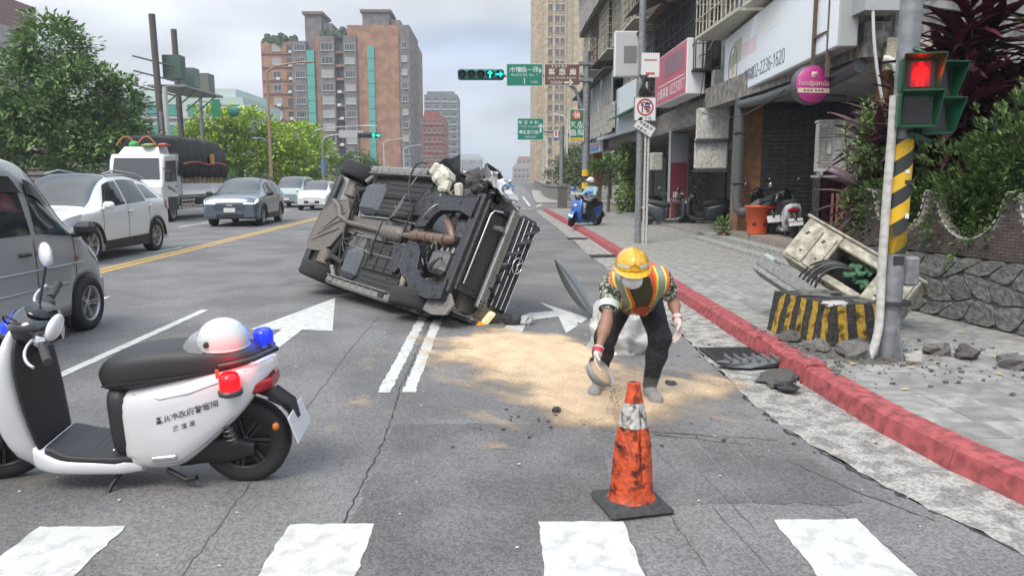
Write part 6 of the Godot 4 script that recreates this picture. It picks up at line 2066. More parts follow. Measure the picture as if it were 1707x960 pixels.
func build_truck(white, blk):
	var t = thing("flatbed_truck", "white cab-over truck with a tarped load waiting behind the white crossover", "truck", Vector3(-13.2, 0, -31.2), -PI / 2 + 0.02)
	var glass = mat(lin(0.025, 0.03, 0.034), 0.06, {"spec": 0.8})
	var grey = mat(lin(0.3, 0.3, 0.29), 0.6)
	# cab: side outline pushed across the width
	var cab := Mb.new()
	var ol = [Vector2(1.1, 0.55), Vector2(2.55, 0.45), Vector2(2.62, 0.7), Vector2(2.62, 1.3), Vector2(2.5, 1.55), Vector2(2.32, 2.35), Vector2(2.2, 2.5), Vector2(1.15, 2.52), Vector2(1.05, 2.3)]
	var rings = []
	for z in [[-0.98, 0.94], [-0.93, 1.0], [0.93, 1.0], [0.98, 0.94]]:
		var r = []
		for p in ol:
			var c = Vector2(1.85, 1.45)
			var q = c + (p - c) * z[1]
			r.append(Vector3(q.x, q.y, z[0]))
		rings.append(r)
	cab.loft(rings)
	part(t, "cab", cab, white)
	var ws := Mb.new()
	ws.quad(Vector3(2.516, 1.58, -0.86), Vector3(2.516, 1.58, 0.86), Vector3(2.336, 2.36, 0.8), Vector3(2.336, 2.36, -0.8))
	part(t, "windscreen", ws, glass)
	var fa := Mb.new()
	fa.loft([[Vector3(2.1, 2.5, -0.75), Vector3(2.1, 2.5, 0.75), Vector3(1.15, 2.5, 0.75), Vector3(1.15, 2.5, -0.75)], [Vector3(1.85, 2.78, -0.62), Vector3(1.85, 2.78, 0.62), Vector3(1.15, 2.8, 0.66), Vector3(1.15, 2.8, -0.66)]])
	part(t, "roof_fairing", fa, white)
	for s in [-1.0, 1.0]:
		var sw := Mb.new()
		sw.prism([Vector2(1.25, 1.5), Vector2(2.34, 1.5), Vector2(2.2, 2.25), Vector2(1.25, 2.3)], 0.01, s * 0.985 - 0.005)
		part(t, "side_window", sw, glass)
		wallbox(t, "door_seam", 1.18, 1.195, 0.75, 2.4, s * 0.98 - 0.004, s * 0.98 + 0.004, blk)
		wallbox(t, "door_handle", 1.28, 1.42, 1.3, 1.34, s * 0.985 - 0.02, s * 0.985 + 0.02, blk)
		wallbox(t, "headlight", 2.6, 2.64, 0.85, 1.05, s * 0.72 - 0.18, s * 0.72 + 0.18, mat(lin(0.5), 0.15))
		var mi := Mb.new()
		mi.box(Vector3(2.45, 1.7, s * 1.18), Vector3(0.07, 0.42, 0.18), 0.03)
		mi.tube([Vector3(2.4, 2.0, s * 0.95), Vector3(2.45, 1.9, s * 1.15)], 0.015, 5)
		part(t, "mirror", mi, blk)
		var dc := Mb.new()
		for k in 2: dc.prism([Vector2(1.3, 1.12 - k * 0.07), Vector2(2.1, 1.32 - k * 0.07), Vector2(2.1, 1.36 - k * 0.07), Vector2(1.3, 1.15 - k * 0.07)], 0.004, s * 0.984 - 0.002)
		stuff(part(t, "stripe_decal", dc, mat(lin(0.12, 0.03, 0.05), 0.5)))
		wallbox(t, "wheel_arch", 1.2, 2.15, 0.42, 0.93, s * 0.985 - 0.006, s * 0.985 + 0.006, blk)
		# open side rack under the bed
		for k in 3: wallbox(t, "side_guard", -0.6, 0.75, 0.42 + k * 0.16, 0.48 + k * 0.16, s * 0.95 - 0.02, s * 0.95 + 0.02, mat(lin(0.6, 0.55, 0.52), 0.6))
		for k in 4: wallbox(t, "guard_post", -0.55 + k * 0.4, -0.5 + k * 0.4, 0.4, 0.86, s * 0.92 - 0.02, s * 0.92 + 0.02, mat(lin(0.55, 0.2, 0.16), 0.6))
		wallbox(t, "side_board", -4.4, 0.85, 0.98, 1.42, s * 1.02 - 0.025, s * 1.02 + 0.025, white)
	var wm = wheel_meshes(0.38, 0.24, 5)
	for q in [[1.7, 0.86], [-2.6, 0.82]]:
		for s in [-1, 1]: put_wheel(t, wm, Vector3(q[0], 0.38, s * q[1]), s, grey)
	wallbox(t, "bumper", 2.5, 2.68, 0.36, 0.62, -0.97, 0.97, white)
	wallbox(t, "grille", 2.622, 2.64, 0.9, 1.2, -0.45, 0.45, blk)
	wallbox(t, "bed", -4.4, 0.9, 0.86, 0.97, -1.0, 1.0, grey)
	wallbox(t, "chassis", -4.2, 1.2, 0.5, 0.85, -0.45, 0.45, blk)
	wallbox(t, "headboard", 0.9, 1.0, 0.97, 2.55, -1.0, 1.0, white)
	# load of tan rolls under a dark tarpaulin
	var roll := Mb.new()
	roll.lathe([Vector2(0, 0), Vector2(0.23, 0), Vector2(0.235, 0.03), Vector2(0.235, 0.87), Vector2(0.22, 0.9), Vector2(0, 0.9)], 14)
	var rm = roll.done()
	for s in [-1]:
		for k in 10:
			var o = single("cargo_roll", "tan roll standing on the truck bed under the dark tarpaulin", "roll", rm, mat(lin(0.42, 0.33, 0.19), 0.8), t.transform * Vector3(0.55 - k * 0.49, 1.0, s * 0.74), 0.0, "tan rolls on the truck bed")
	var tp := Mb.new()
	var rr = []
	for k in 23:
		var x = 1.0 - k * 0.25
		var w = 0.03 * sin(k * 1.13) + 0.02 * sin(k * 0.4)
		var h = 3.22 + 0.025 * sin(k * 0.9) - (0.25 if k > 19 else 0.0) - (0.1 if k == 0 else 0.0)
		var lo = 1.72 + 0.09 * sin(k * 2.3)
		rr.append([Vector3(x, lo, -1.1 - w), Vector3(x, 2.3, -1.08 + w), Vector3(x, h - 0.12, -1.02), Vector3(x, h, -0.85), Vector3(x, h + 0.06, 0), Vector3(x, h, 0.85), Vector3(x, h - 0.12, 1.02), Vector3(x, 2.3, 1.08 - w), Vector3(x, lo, 1.1 + w)])
	tp.smooth()
	tp.loft(rr)
	single("tarpaulin", "black tarpaulin draped over the load of the white truck", "tarpaulin", tp, mat(lin(0.012, 0.012, 0.013), 0.75, {"bump": "bumpm", "bh": 3.0, "sc": 0.3}), t.position, t.rotation.y)
	var rope := Mb.new()
	var rp = []
	for k in 12: rp.append(Vector3(0.9 - k * 0.46, 2.17 + 0.1 * absf(sin(k * 0.55)), -1.16))
	rope.tube(rp, 0.035, 6)
	single("rope", "red rope band tied round the black tarpaulin", "rope", rope, mat(lin(0.45, 0.08, 0.04), 0.7), t.position, t.rotation.y)
	var cr := Mb.new()
	cr.box(Vector3(-2.3, 2.42, -1.17), Vector3(0.5, 0.42, 0.05), 0.02)
	single("orange_tag", "orange square tag hanging on the truck tarpaulin", "tag", cr, mat(lin(0.5, 0.24, 0.06), 0.6), t.position, t.rotation.y)
	var bags = [[Vector3(1.7, 2.84, -0.25), Vector3(0.3, 0.07, 0.45), lin(0.25, 0.33, 0.12), "folded olive sheet on the truck cab roof"], [Vector3(1.55, 2.88, 0.4), Vector3(0.2, 0.13, 0.2), lin(0.04, 0.35, 0.08), "bright green bundle on the truck cab roof"], [Vector3(1.7, 2.86, -0.75), Vector3(0.22, 0.06, 0.25), lin(0.5, 0.1, 0.07), "red strap bundle at the edge of the truck cab roof"]]
	for b in bags:
		var mb := Mb.new()
		mb.smooth()
		mb.rock(Vector3.ZERO, b[1], FastNoiseLite.new(), b[0].x * 3 + b[0].z * 9, 12)
		single("bundle", b[3], "bundle", mb, mat(b[2], 0.7), t.transform * b[0])
	for s in [0.0, 0.75]:
		var hp := Mb.new()
		var pts = []
		for k in 9: pts.append(Vector3(1.6, 2.85 + sin(PI * k / 8.0) * 0.32, s - 0.45 + k * 0.09))
		hp.tube(pts, 0.025, 6)
		single("orange_strap", "orange strap arched over the cab roof load, " + ("left one" if s > 0 else "right one"), "strap", hp, mat(lin(0.5, 0.16, 0.05), 0.6), t.position, t.rotation.y)

# ---------- the overturned car (local x forward, y up through the car, z to its right) ----------
func slab(parent, called, x0, x1, y0, y1, z0, z1, m, bev = 0.012):
	var mb := Mb.new()
	mb.box(Vector3((x0 + x1) / 2, (y0 + y1) / 2, (z0 + z1) / 2), Vector3(absf(x1 - x0), absf(y1 - y0), absf(z1 - z0)), bev)
	return part(parent, called, mb, m)

func plan(parent, called, pts, y0, y1, m, holes = []):   # an outline in x, z with some thickness along y
	var mb := Mb.new()
	mb.xf = Transform3D(Basis(Vector3(1, 0, 0), Vector3(0, 0, 1), Vector3(0, -1, 0)), Vector3.ZERO)
	var pl = []
	for p in pts: pl.append(Vector2(p[0], p[1]))
	mb.prism(pl, y1 - y0, -y1)
	var o = part(parent, called, mb, m)
	if holes.size():
		var fl := Mb.new()
		var lp = []
		for p in pts + [pts[0]]: lp.append(Vector3(p[0], y0 + 0.004, p[1]))
		fl.tube(lp, 0.013, 6, false)
		part(o, "rolled_edge", fl, m)
	for h in holes:
		var hb := Mb.new()
		var hp = []
		for k in 13: hp.append(Vector3(h[0] + cos(TAU * k / 12.0) * h[2], y0 - 0.001, h[1] + sin(TAU * k / 12.0) * h[2]))
		hb.tube(hp, 0.006, 5, false)
		part(o, "rolled_hole", hb, m)
	return o

func build_wreck():
	var t = thing("overturned_car", "wrecked car on its side showing its underbody and torn open front", "car")
	t.transform = Transform3D(Basis(Vector3(0.59012335, -0.03550248, 0.80653208), Vector3(0.72052191, -0.42746196, -0.54600774), Vector3(0.36414642, 0.90333595, -0.22667497)), Vector3(-2.369, 1.09, -10.803))
	var paint = mat(lin(0.20, 0.195, 0.185), 0.35, {"metal": 0.3, "coat": 0.6})
	var grime = mat(lin(0.045, 0.042, 0.038), 0.85, {"tex": "dirt", "sc": 2.5, "det": "mid", "dsc": 5.0, "local": true})
	var black = mat(lin(0.04, 0.041, 0.045), 0.42, {"tex": "dirt", "sc": 2.0, "det": "mid", "dsc": 4.0, "bump": "bumpm", "bh": 0.5, "local": true})
	var shield = mat(lin(0.035, 0.034, 0.033), 0.65, {"tex": "dirt", "sc": 3.0, "local": true})
	var tan = mat(lin(0.19, 0.168, 0.145), 0.55, {"metal": 0.3, "tex": "dirt", "sc": 3.0, "local": true})
	var slate = mat(lin(0.095, 0.105, 0.12), 0.6, {"tex": "mid", "sc": 3.0, "local": true})
	var alloy = mat(lin(0.34, 0.34, 0.33), 0.42, {"metal": 0.6, "tex": "dirt", "sc": 4.0, "local": true})
	var copper = mat(lin(0.24, 0.155, 0.12), 0.5, {"metal": 0.5, "tex": "dirt", "sc": 6.0, "local": true})
	var chrome = mat(lin(0.6), 0.2, {"metal": 0.9})
	var dark = mat(lin(0.012), 0.8)
	var cream = mat(lin(0.58, 0.55, 0.45), 0.5, {"tex": "mid", "sc": 4.0, "local": true})
	var sillm = mat(lin(0.22, 0.212, 0.2), 0.6, {"tex": "dirt", "sc": 3.0, "local": true})
	var sh := Shell.new()
	sh.host = self
	sh.bulge = 0.015
	sh.tab = [[-0.86, 0.5, 0.72, 0.95, 0.58, 0.6, 0.45], [-0.78, 0.36, 0.8, 1.15, 0.68, 0.7, 0.48], [-0.4, 0.3, 0.86, 1.36, 0.76, 0.74, 0.5], [0.2, 0.28, 0.88, 1.44, 0.79, 0.76, 0.5], [1.0, 0.28, 0.88, 1.46, 0.79, 0.76, 0.5], [1.6, 0.28, 0.87, 1.36, 0.79, 0.75, 0.5], [2.3, 0.3, 0.84, 0.95, 0.79, 0.71, 0.55], [2.9, 0.34, 0.8, 0.88, 0.76, 0.68, 0.52], [3.2, 0.4, 0.74, 0.82, 0.68, 0.62, 0.48]]
	sh.arches = [[0.0, 0.31, 0.39], [2.55, 0.31, 0.42], [2.95, 0.36, 0.26]]
	part(t, "body", shell_mesh(sh), paint)
	var glass = mat(lin(0.02, 0.022, 0.025), 0.06, {"spec": 0.7})
	for s in [-1.0, 1.0]:
		for w in [[1.02, 1.95, 1.0, 1.5, 0.48, 0.75], [0.1, 0.95, 0.15, 0.93, 0.48, 0.76]]:
			part(t, "window", side_patch(sh, s, w[0], w[1], w[2], w[3], w[4], w[5]), glass)
	part(t, "windscreen", top_patch(sh, 1.45, 2.28, 0.9), glass)
	# dark inside of the wheel wells, rear bumper skin
	slab(t, "rear_bumper", -0.9, -0.72, 0.3, 0.62, -0.72, 0.72, black, 0.05)
	slab(t, "rear_bumper", -0.72, -0.6, 0.24, 0.36, -0.7, 0.7, black, 0.03)
	# wheels: both rear ones and the front left; the front right is torn away
	var wm = wheel_meshes(0.32, 0.21, 6)
	var rim = mat(lin(0.3, 0.3, 0.29), 0.4, {"metal": 0.6})
	put_wheel(t, wm, Vector3(0, 0.29, 0.76), 1, rim, 0.05)
	put_wheel(t, wm, Vector3(0, 0.29, -0.76), -1, rim, 0.06)
	put_wheel(t, wm, Vector3(2.58, 0.3, -0.75), -1, rim, -0.12)
	for w in [[0, 0.29, 0.76], [0, 0.29, -0.76], [2.58, 0.3, -0.75]]:   # tread grooves
		for k in 3:
			var g := Mb.new()
			g.xf = Transform3D(Basis(Vector3.RIGHT, PI / 2), Vector3(w[0], w[1], w[2] + (k - 1) * 0.05))
			g.lathe([Vector2(0.3195, -0.006), Vector2(0.3208, -0.005), Vector2(0.3208, 0.005), Vector2(0.3195, 0.006)], 28)
			part(t, "tread_rib", g, mat(lin(0.035), 0.85))
	# floor: pressed panels with ribs
	var floor_pts = [[[0.85, 0.14, 2.3, 0.72], 0.262], [[0.95, -0.86, 2.22, -0.13], 0.262]]
	for f in floor_pts: slab(t, "floor_pan", f[0][0], f[0][2], 0.245, 0.3, minf(f[0][1], f[0][3]), maxf(f[0][1], f[0][3]), grime, 0.01)
	# plastic shields
	for q in [[1.12, 2.12, -0.54, -0.16], [0.98, 1.9, 0.2, 0.42], [1.0, 2.2, 0.44, 0.68], [1.2, 2.15, -0.78, -0.58]]:
		var p = slab(t, "underbody_shield", q[0], q[1], 0.215, 0.243, q[2], q[3], shield, 0.018)
		for k in 3: slab(p, "rib", q[0] + 0.06, q[1] - 0.05, 0.205, 0.214, lerpf(q[2], q[3], 0.2 + 0.3 * k) - 0.012, lerpf(q[2], q[3], 0.2 + 0.3 * k) + 0.012, shield, 0.004)
	for k in 4: slab(t, "cross_rib", 1.22 + k * 0.25, 1.245 + k * 0.25, 0.2, 0.214, -0.52, -0.2, grime, 0.004)
	for k in 2:
		var ln := Mb.new()
		ln.tube([Vector3(0.5, 0.225, -0.125 - k * 0.2 + 0.07), Vector3(1.2, 0.2, -0.14 - k * 0.19), Vector3(2.25, 0.2, -0.13 - k * 0.2)], 0.008, 6)
		part(t, "brake_line", ln, alloy)
	for z in [0.145, -0.125]:
		var ln := Mb.new()
		ln.tube([Vector3(0.55, 0.22, z), Vector3(1.4, 0.215, z * 1.1), Vector3(2.2, 0.215, z)], 0.012, 6)
		part(t, "tunnel_edge", ln, alloy)
	# sills with notches
	for s in [-1.0, 1.0]:
		slab(t, "sill", 0.4, 2.14, 0.17, 0.33, s * 0.81 - 0.055, s * 0.81 + 0.055, sillm, 0.025)
		slab(t, "sill_flange", 0.45, 2.1, 0.14, 0.2, s * 0.75 - 0.008, s * 0.75 + 0.008, sillm, 0.003)
		for k in 6: slab(t, "notch", 0.72 + k * 0.2, 0.745 + k * 0.2, 0.158, 0.18, s * 0.79 - 0.03, s * 0.79 + 0.035, sillm, 0.006)
		slab(t, "jack_point", 0.47, 0.62, 0.15, 0.18, s * 0.8 - 0.03, s * 0.8 + 0.03, sillm, 0.008)
		slab(t, "jack_point", 1.92, 2.05, 0.15, 0.18, s * 0.8 - 0.03, s * 0.8 + 0.03, grime, 0.008)
	# exhaust: rear silencer plate, pipe, box, catalyst
	var sil = plan(t, "silencer_shield", [[-0.62, -0.38], [-0.58, 0.1], [-0.3, 0.3], [0.12, 0.32], [0.3, 0.16], [0.34, -0.12], [0.16, -0.36], [-0.1, -0.46], [-0.5, -0.48]], 0.17, 0.24, tan, [[-0.12, -0.12, 0.025], [-0.28, -0.2, 0.018]])
	for k in 3:
		var rb := Mb.new()
		rb.tube([Vector3(-0.5 + k * 0.1, 0.17, -0.34 + k * 0.1), Vector3(-0.1 + k * 0.08, 0.165, -0.2 + k * 0.15), Vector3(0.2, 0.17, -0.1 + k * 0.12)], 0.014, 6)
		part(sil, "bead", rb, tan)
	slab(t, "tunnel_shield", 0.3, 1.9, 0.245, 0.26, -0.12, 0.14, tan, 0.004)
	var ex := Mb.new()
	ex.tube([Vector3(-0.25, 0.15, 0.28), Vector3(0.0, 0.14, 0.2), Vector3(0.15, 0.15, 0.06), Vector3(0.4, 0.19, 0.01), Vector3(0.9, 0.2, 0.0), Vector3(1.5, 0.2, -0.02), Vector3(2.3, 0.2, -0.01)], 0.038, 10)
	part(t, "exhaust_pipe", ex, tan)
	var mf := Mb.new()
	mf.xf = Transform3D(Basis(Vector3.FORWARD, PI / 2), Vector3(1.42, 0.2, -0.02))
	mf.lathe([Vector2(0.03, -0.02), Vector2(0.085, 0.0), Vector2(0.1, 0.03), Vector2(0.1, 0.42), Vector2(0.085, 0.46), Vector2(0.03, 0.5)], 16)
	part(t, "exhaust_box", mf, tan)
	var ca := Mb.new()
	ca.tube([Vector3(2.1, 0.19, -0.01), Vector3(2.25, 0.18, 0.0), Vector3(2.35, 0.17, 0.0), Vector3(2.8, 0.17, 0.01), Vector3(2.98, 0.19, 0.03), Vector3(3.08, 0.24, 0.12)], [0.06, 0.075, 0.062, 0.062, 0.055, 0.05], 12)
	part(t, "catalyst_pipe", ca, copper)
	for k in 4:
		var rg := Mb.new()
		rg.tube([Vector3(2.3 + k * 0.18, 0.173, 0.0), Vector3(2.33 + k * 0.18, 0.173, 0.0)], 0.072, 12)
		part(t, "pipe_clamp", rg, copper if k % 2 else tan)
	var c2 := Mb.new()
	c2.tube(bez(Vector3(2.95, 0.2, 0.04), Vector3(2.9, 0.17, 0.14), Vector3(2.8, 0.18, 0.2), Vector3(2.66, 0.22, 0.24), 8), 0.052, 10)
	part(t, "catalyst_pipe", c2, copper)
	# fuel tank halves
	for q in [[0.5, 1.0, 0.18, 0.62], [0.72, 1.1, -0.72, -0.3]]:
		var mb := Mb.new()
		mb.box(Vector3((q[0] + q[1]) / 2, 0.25, (q[2] + q[3]) / 2), Vector3(q[1] - q[0], 0.22, q[3] - q[2]), 0.07)
		var tank = part(t, "fuel_tank", mb, slate)
		var dm := Mb.new()
		dm.xf.origin = Vector3((q[0] + q[1]) / 2 - 0.04, 0.139, lerpf(q[2], q[3], 0.6))
		dm.lathe([Vector2(0.07, 0), Vector2(0.05, 0.02), Vector2(0, 0.03)], 12)
		part(tank, "dimple", dm, black)
	# rear axle, drums, springs, arms
	var ax := Mb.new()
	ax.tube([Vector3(0.12, 0.3, -0.64), Vector3(0.24, 0.22, -0.45), Vector3(0.3, 0.3, 0), Vector3(0.24, 0.22, 0.45), Vector3(0.12, 0.3, 0.64)], 0.05, 10)
	part(t, "rear_axle", ax, grime)
	for s in [-1.0, 1.0]:
		var dr := Mb.new()
		dr.tube([Vector3(-0.02, 0.27, s * 0.4), Vector3(-0.02, 0.27, s * 0.62)], 0.125, 16)
		part(t, "rear_drum", dr, tan)
		var ar := Mb.new()
		ar.tube([Vector3(0.02, 0.24, s * 0.58), Vector3(0.3, 0.2, s * 0.5), Vector3(0.62, 0.23, s * 0.55)], [0.03, 0.035, 0.045], 8)
		part(t, "trailing_arm", ar, grime)
		var spg := Mb.new()
		var sp = []
		for k in 60: sp.append(Vector3(0.28 + cos(k * 0.55) * 0.055, 0.24 + k * 0.003, s * 0.34 + sin(k * 0.55) * 0.055))
		spg.tube(sp, 0.011, 5)
		part(t, "spring", spg, black)
		var dmp := Mb.new()
		dmp.tube([Vector3(0.42, 0.18, s * 0.62), Vector3(0.5, 0.22, s * 0.74), Vector3(0.62, 0.24, s * 0.8)], [0.035, 0.032, 0.02], 8)
		part(t, "damper", dmp, sillm)
	for k in 5:
		var cb := Mb.new()
		cb.tube(bez(Vector3(0.2 + k * 0.06, 0.2, 0.5 - k * 0.2), Vector3(0.45, 0.13, 0.3 - k * 0.1), Vector3(0.3, 0.16, -0.1 - k * 0.08), Vector3(0.5 + 0.05 * k, 0.2, -0.5 + k * 0.1), 8), 0.013, 6)
		part(t, "hose", cb, black if k % 2 else grime)
	# triangular brackets
	for q in [[2.12, 0.42, 1.0], [2.08, -0.32, -1.0]]:
		plan(t, "bracket_plate", [[q[0] - 0.25, q[1] - q[2] * 0.17], [q[0] + 0.12, q[1] - q[2] * 0.16], [q[0] + 0.17, q[1] - q[2] * 0.05], [q[0] + 0.0, q[1] + q[2] * 0.17], [q[0] - 0.08, q[1] + q[2] * 0.18]], 0.165, 0.2, black, [[q[0] + 0.02, q[1] - q[2] * 0.01, 0.055], [q[0] - 0.14, q[1] - q[2] * 0.1, 0.02]])
	# front subframe: a pressed cradle
	plan(t, "subframe", [[2.2, 0.1], [2.42, 0.12], [2.5, 0.26], [2.62, 0.34], [3.0, 0.36], [3.24, 0.3], [3.24, 0.55], [2.9, 0.52], [2.6, 0.52], [2.36, 0.58], [2.2, 0.5], [2.28, 0.34]], 0.12, 0.2, black, [[2.34, 0.44, 0.03], [2.36, 0.22, 0.025], [2.95, 0.45, 0.02]])
	plan(t, "subframe", [[2.2, -0.1], [2.42, -0.12], [2.52, -0.2], [2.6, -0.4], [2.78, -0.5], [3.1, -0.5], [3.24, -0.42], [3.28, -0.64], [3.0, -0.68], [2.66, -0.66], [2.46, -0.52], [2.34, -0.5], [2.2, -0.4]], 0.12, 0.2, black, [[2.36, -0.24, 0.03], [2.42, -0.42, 0.035], [3.1, -0.6, 0.05], [2.7, -0.58, 0.02]])
	slab(t, "cross_member", 3.16, 3.3, 0.14, 0.22, -0.56, 0.6, black, 0.02)
	for s in [-1.0, 1.0]:
		var wb := Mb.new()
		wb.tube([Vector3(2.45, 0.18, s * 0.5), Vector3(2.55, 0.2, s * 0.68)], [0.05, 0.03], 8)
		wb.tube([Vector3(2.9, 0.2, s * 0.45), Vector3(2.62, 0.21, s * 0.68)], [0.035, 0.03], 8)
		part(t, "control_arm", wb, grime)
	# engine, gearbox, oil pan
	slab(t, "engine_block", 2.62, 3.1, 0.3, 0.6, -0.35, 0.4, grime, 0.04)
	slab(t, "oil_pan", 2.66, 3.0, 0.17, 0.32, -0.38, -0.1, mat(lin(0.17, 0.175, 0.175), 0.55, {"metal": 0.4, "tex": "dirt", "sc": 8.0, "local": true}), 0.05)
	for k in 7:
		slab(t, "gearbox_rib", 2.56 + k * 0.075, 2.6 + k * 0.075, 0.2 + 0.02 * (k % 3), 0.32, -0.12, -0.05 + 0.02 * (k % 2), alloy, 0.008)
		slab(t, "housing_rib", 2.72 + k * 0.045, 2.745 + k * 0.045, 0.2, 0.34, 0.16, 0.34 - 0.01 * k, black, 0.008)
	slab(t, "alternator", 2.7, 3.05, 0.22, 0.36, 0.17, 0.33, grime, 0.05)
	slab(t, "engine_mount", 3.02, 3.16, 0.12, 0.28, 0.02, 0.26, black, 0.04)
	slab(t, "gearbox_case", 2.55, 3.05, 0.26, 0.4, -0.14, 0.12, alloy, 0.05)
	for k in 9:
		var hb := Mb.new()
		hb.tube(bez(Vector3(2.6 + 0.07 * k, 0.3, 0.42), Vector3(2.7 + 0.05 * k, 0.12 + 0.02 * (k % 4), 0.5 + 0.02 * k), Vector3(2.9, 0.2, 0.62), Vector3(3.1 + 0.02 * k, 0.3, 0.45 + 0.03 * k), 8), 0.01 + 0.004 * (k % 3), 6)
		part(t, "hose", hb, [black, alloy, grime][k % 3])
	# front left knuckle and splash bracket with holes
	var kn := Mb.new()
	kn.tube([Vector3(2.28, 0.2, -0.42), Vector3(2.34, 0.17, -0.5), Vector3(2.35, 0.18, -0.6), Vector3(2.28, 0.22, -0.68)], [0.03, 0.045, 0.045, 0.03], 8)
	part(t, "brake_caliper", kn, mat(lin(0.36, 0.31, 0.23), 0.6, {"tex": "dirt", "sc": 5.0, "local": true}))
	plan(t, "crash_bracket", [[2.95, -0.58], [3.3, -0.56], [3.42, -0.66], [3.36, -0.78], [3.1, -0.82], [2.92, -0.8]], 0.2, 0.23, sillm, [[3.05, -0.72, 0.025], [3.18, -0.69, 0.025], [3.3, -0.67, 0.028]])
	# radiator pack
	slab(t, "radiator", 3.25, 3.3, 0.24, 0.66, -0.42, 0.46, mat(lin(0.11, 0.105, 0.095), 0.7, {"tex": "fine", "sc": 14.0, "local": true}), 0.01)
	slab(t, "radiator_frame", 3.22, 3.34, 0.2, 0.25, -0.5, 0.56, black, 0.015)
	slab(t, "radiator_frame", 3.22, 3.32, 0.66, 0.72, -0.5, 0.56, black, 0.015)
	for z in [-0.46, 0.5]: slab(t, "radiator_frame", 3.22, 3.34, 0.25, 0.66, z - 0.04, z + 0.04, black, 0.012)
	var rp := Mb.new()
	rp.tube([Vector3(3.33, 0.285, -0.4), Vector3(3.34, 0.285, 0.4), Vector3(3.36, 0.3, 0.46), Vector3(3.38, 0.4, 0.48)], 0.012, 6)
	part(t, "coolant_pipe", rp, chrome)
	for k in 12: slab(t, "radiator_fin", 3.301, 3.306, 0.28 + k * 0.03, 0.29 + k * 0.03, -0.4, 0.44, grime, 0.0)
	# bumper beam
	slab(t, "bumper_beam", 3.36, 3.42, 0.5, 0.56, -0.58, 0.56, alloy, 0.012)
	slab(t, "bumper_beam", 3.34, 3.4, 0.575, 0.63, -0.58, 0.56, mat(lin(0.33, 0.30, 0.26), 0.5, {"metal": 0.4, "tex": "dirt", "sc": 4.0, "local": true}), 0.01)
	for k in 4:
		var bo := Mb.new()
		bo.ball(Vector3(3.425, 0.52 + 0.05 * (k % 2), -0.55 + 0.045 * (k / 2)), Vector3(0.006, 0.014, 0.014), 8)
		part(t, "bolt", bo, grime)
	var tow := Mb.new()
	tow.tube([Vector3(3.3, 0.42, 0.3), Vector3(3.44, 0.42, 0.3)], 0.03, 10)
	part(t, "tow_socket", tow, alloy)
	# grille with bright slats and an oval emblem
	slab(t, "grille_frame", 3.3, 3.395, 0.65, 0.95, -0.54, 0.58, black, 0.045)
	for k in 7:
		var z = 0.0
		var gl := Mb.new()
		var gp = []
		for q in 9:
			z = lerpf(-0.5, 0.54, q / 8.0)
			gp.append(Vector3(3.405 - 0.04 * pow(z - 0.02, 2), 0.69 + k * 0.036, z))
		gl.tube(gp, 0.006 if k % 2 else 0.009, 6)
		part(t, "grille_slat", gl, chrome if k % 2 == 0 else black)
	var em := Mb.new()
	var er = []
	for k in 21: er.append(Vector3(3.445, 0.8 + sin(TAU * k / 20) * 0.07, 0.02 + cos(TAU * k / 20) * 0.09))
	em.tube(er, 0.009, 6, false)
	part(t, "emblem", em, chrome)
	var e2 := Mb.new()
	e2.tube([Vector3(3.445, 0.84, -0.03), Vector3(3.447, 0.79, 0.02), Vector3(3.445, 0.84, 0.07)], 0.007, 6)
	part(t, "emblem_wing", e2, chrome)
	# lit front left lamp and its amber corner
	var fl := Mb.new()
	fl.smooth()
	fl.grid(func(u, v): return Vector3(3.36 - 0.14 * u * u, lerpf(0.58, 0.92, v), -0.5 - 0.26 * u + 0.03 * sin(v * 3.0)), 6, 6)
	part(t, "front_wing", fl, mat(lin(0.2, 0.17, 0.14), 0.4, {"coat": 0.5, "tex": "dirt", "sc": 3.0, "local": true}))
	slab(t, "front_wing", 3.0, 3.3, 0.56, 0.9, -0.76, -0.66, paint, 0.04)
	var hl := Mb.new()
	hl.xf = Transform3D(Basis(Vector3.UP, 0.5), Vector3(3.345, 0.76, -0.63))
	hl.box(Vector3.ZERO, Vector3(0.05, 0.1, 0.17), 0.02)
	part(t, "headlight", hl, mat(lin(0.6, 0.62, 0.5), 0.15, {"emit": Color(1.0, 0.93, 0.66), "en": 0.33}))
	var am := Mb.new()
	am.xf = Transform3D(Basis(Vector3.UP, 0.7), Vector3(3.29, 0.74, -0.735))
	am.box(Vector3.ZERO, Vector3(0.04, 0.1, 0.07), 0.012)
	part(t, "indicator_lamp", am, mat(lin(0.6, 0.25, 0.03), 0.2, {"emit": Color(1.0, 0.5, 0.1), "en": 0.6}))
	for k in 4:
		var wr := Mb.new()
		wr.tube(bez(Vector3(3.15, 0.3, -0.6), Vector3(3.35, 0.2, -0.66 - 0.03 * k), Vector3(3.3, 0.4, -0.72), Vector3(3.2 + 0.04 * k, 0.55, -0.7), 8), 0.008, 5)
		part(t, "wire", wr, [cream, black, black, alloy][k])
	# clutter of the bay: bolts, looms and small castings
	for k in 26:
		var q = Vector3(2.25 + 1.0 * hn(k * 3.7), 0.135 + 0.12 * hn(k * 5.3), -0.6 + 1.2 * hn(k * 8.1))
		var mb := Mb.new()
		if k % 2:
			mb.box(q, Vector3(0.05 + 0.07 * hn(k), 0.05, 0.04 + 0.06 * hn(k * 2)), 0.012, Basis(Vector3.UP, k * 1.1))
		else:
			var e = Vector3(hn(k * 2.2) - 0.5, (hn(k * 4.1) - 0.5) * 0.3, hn(k * 6.4) - 0.5) * 0.5
			mb.tube(bez(q, q + Vector3(0, -0.05, 0.1), q + e + Vector3(0.05, -0.06, 0), q + e, 6), 0.008 + 0.008 * hn(k * 9), 6)
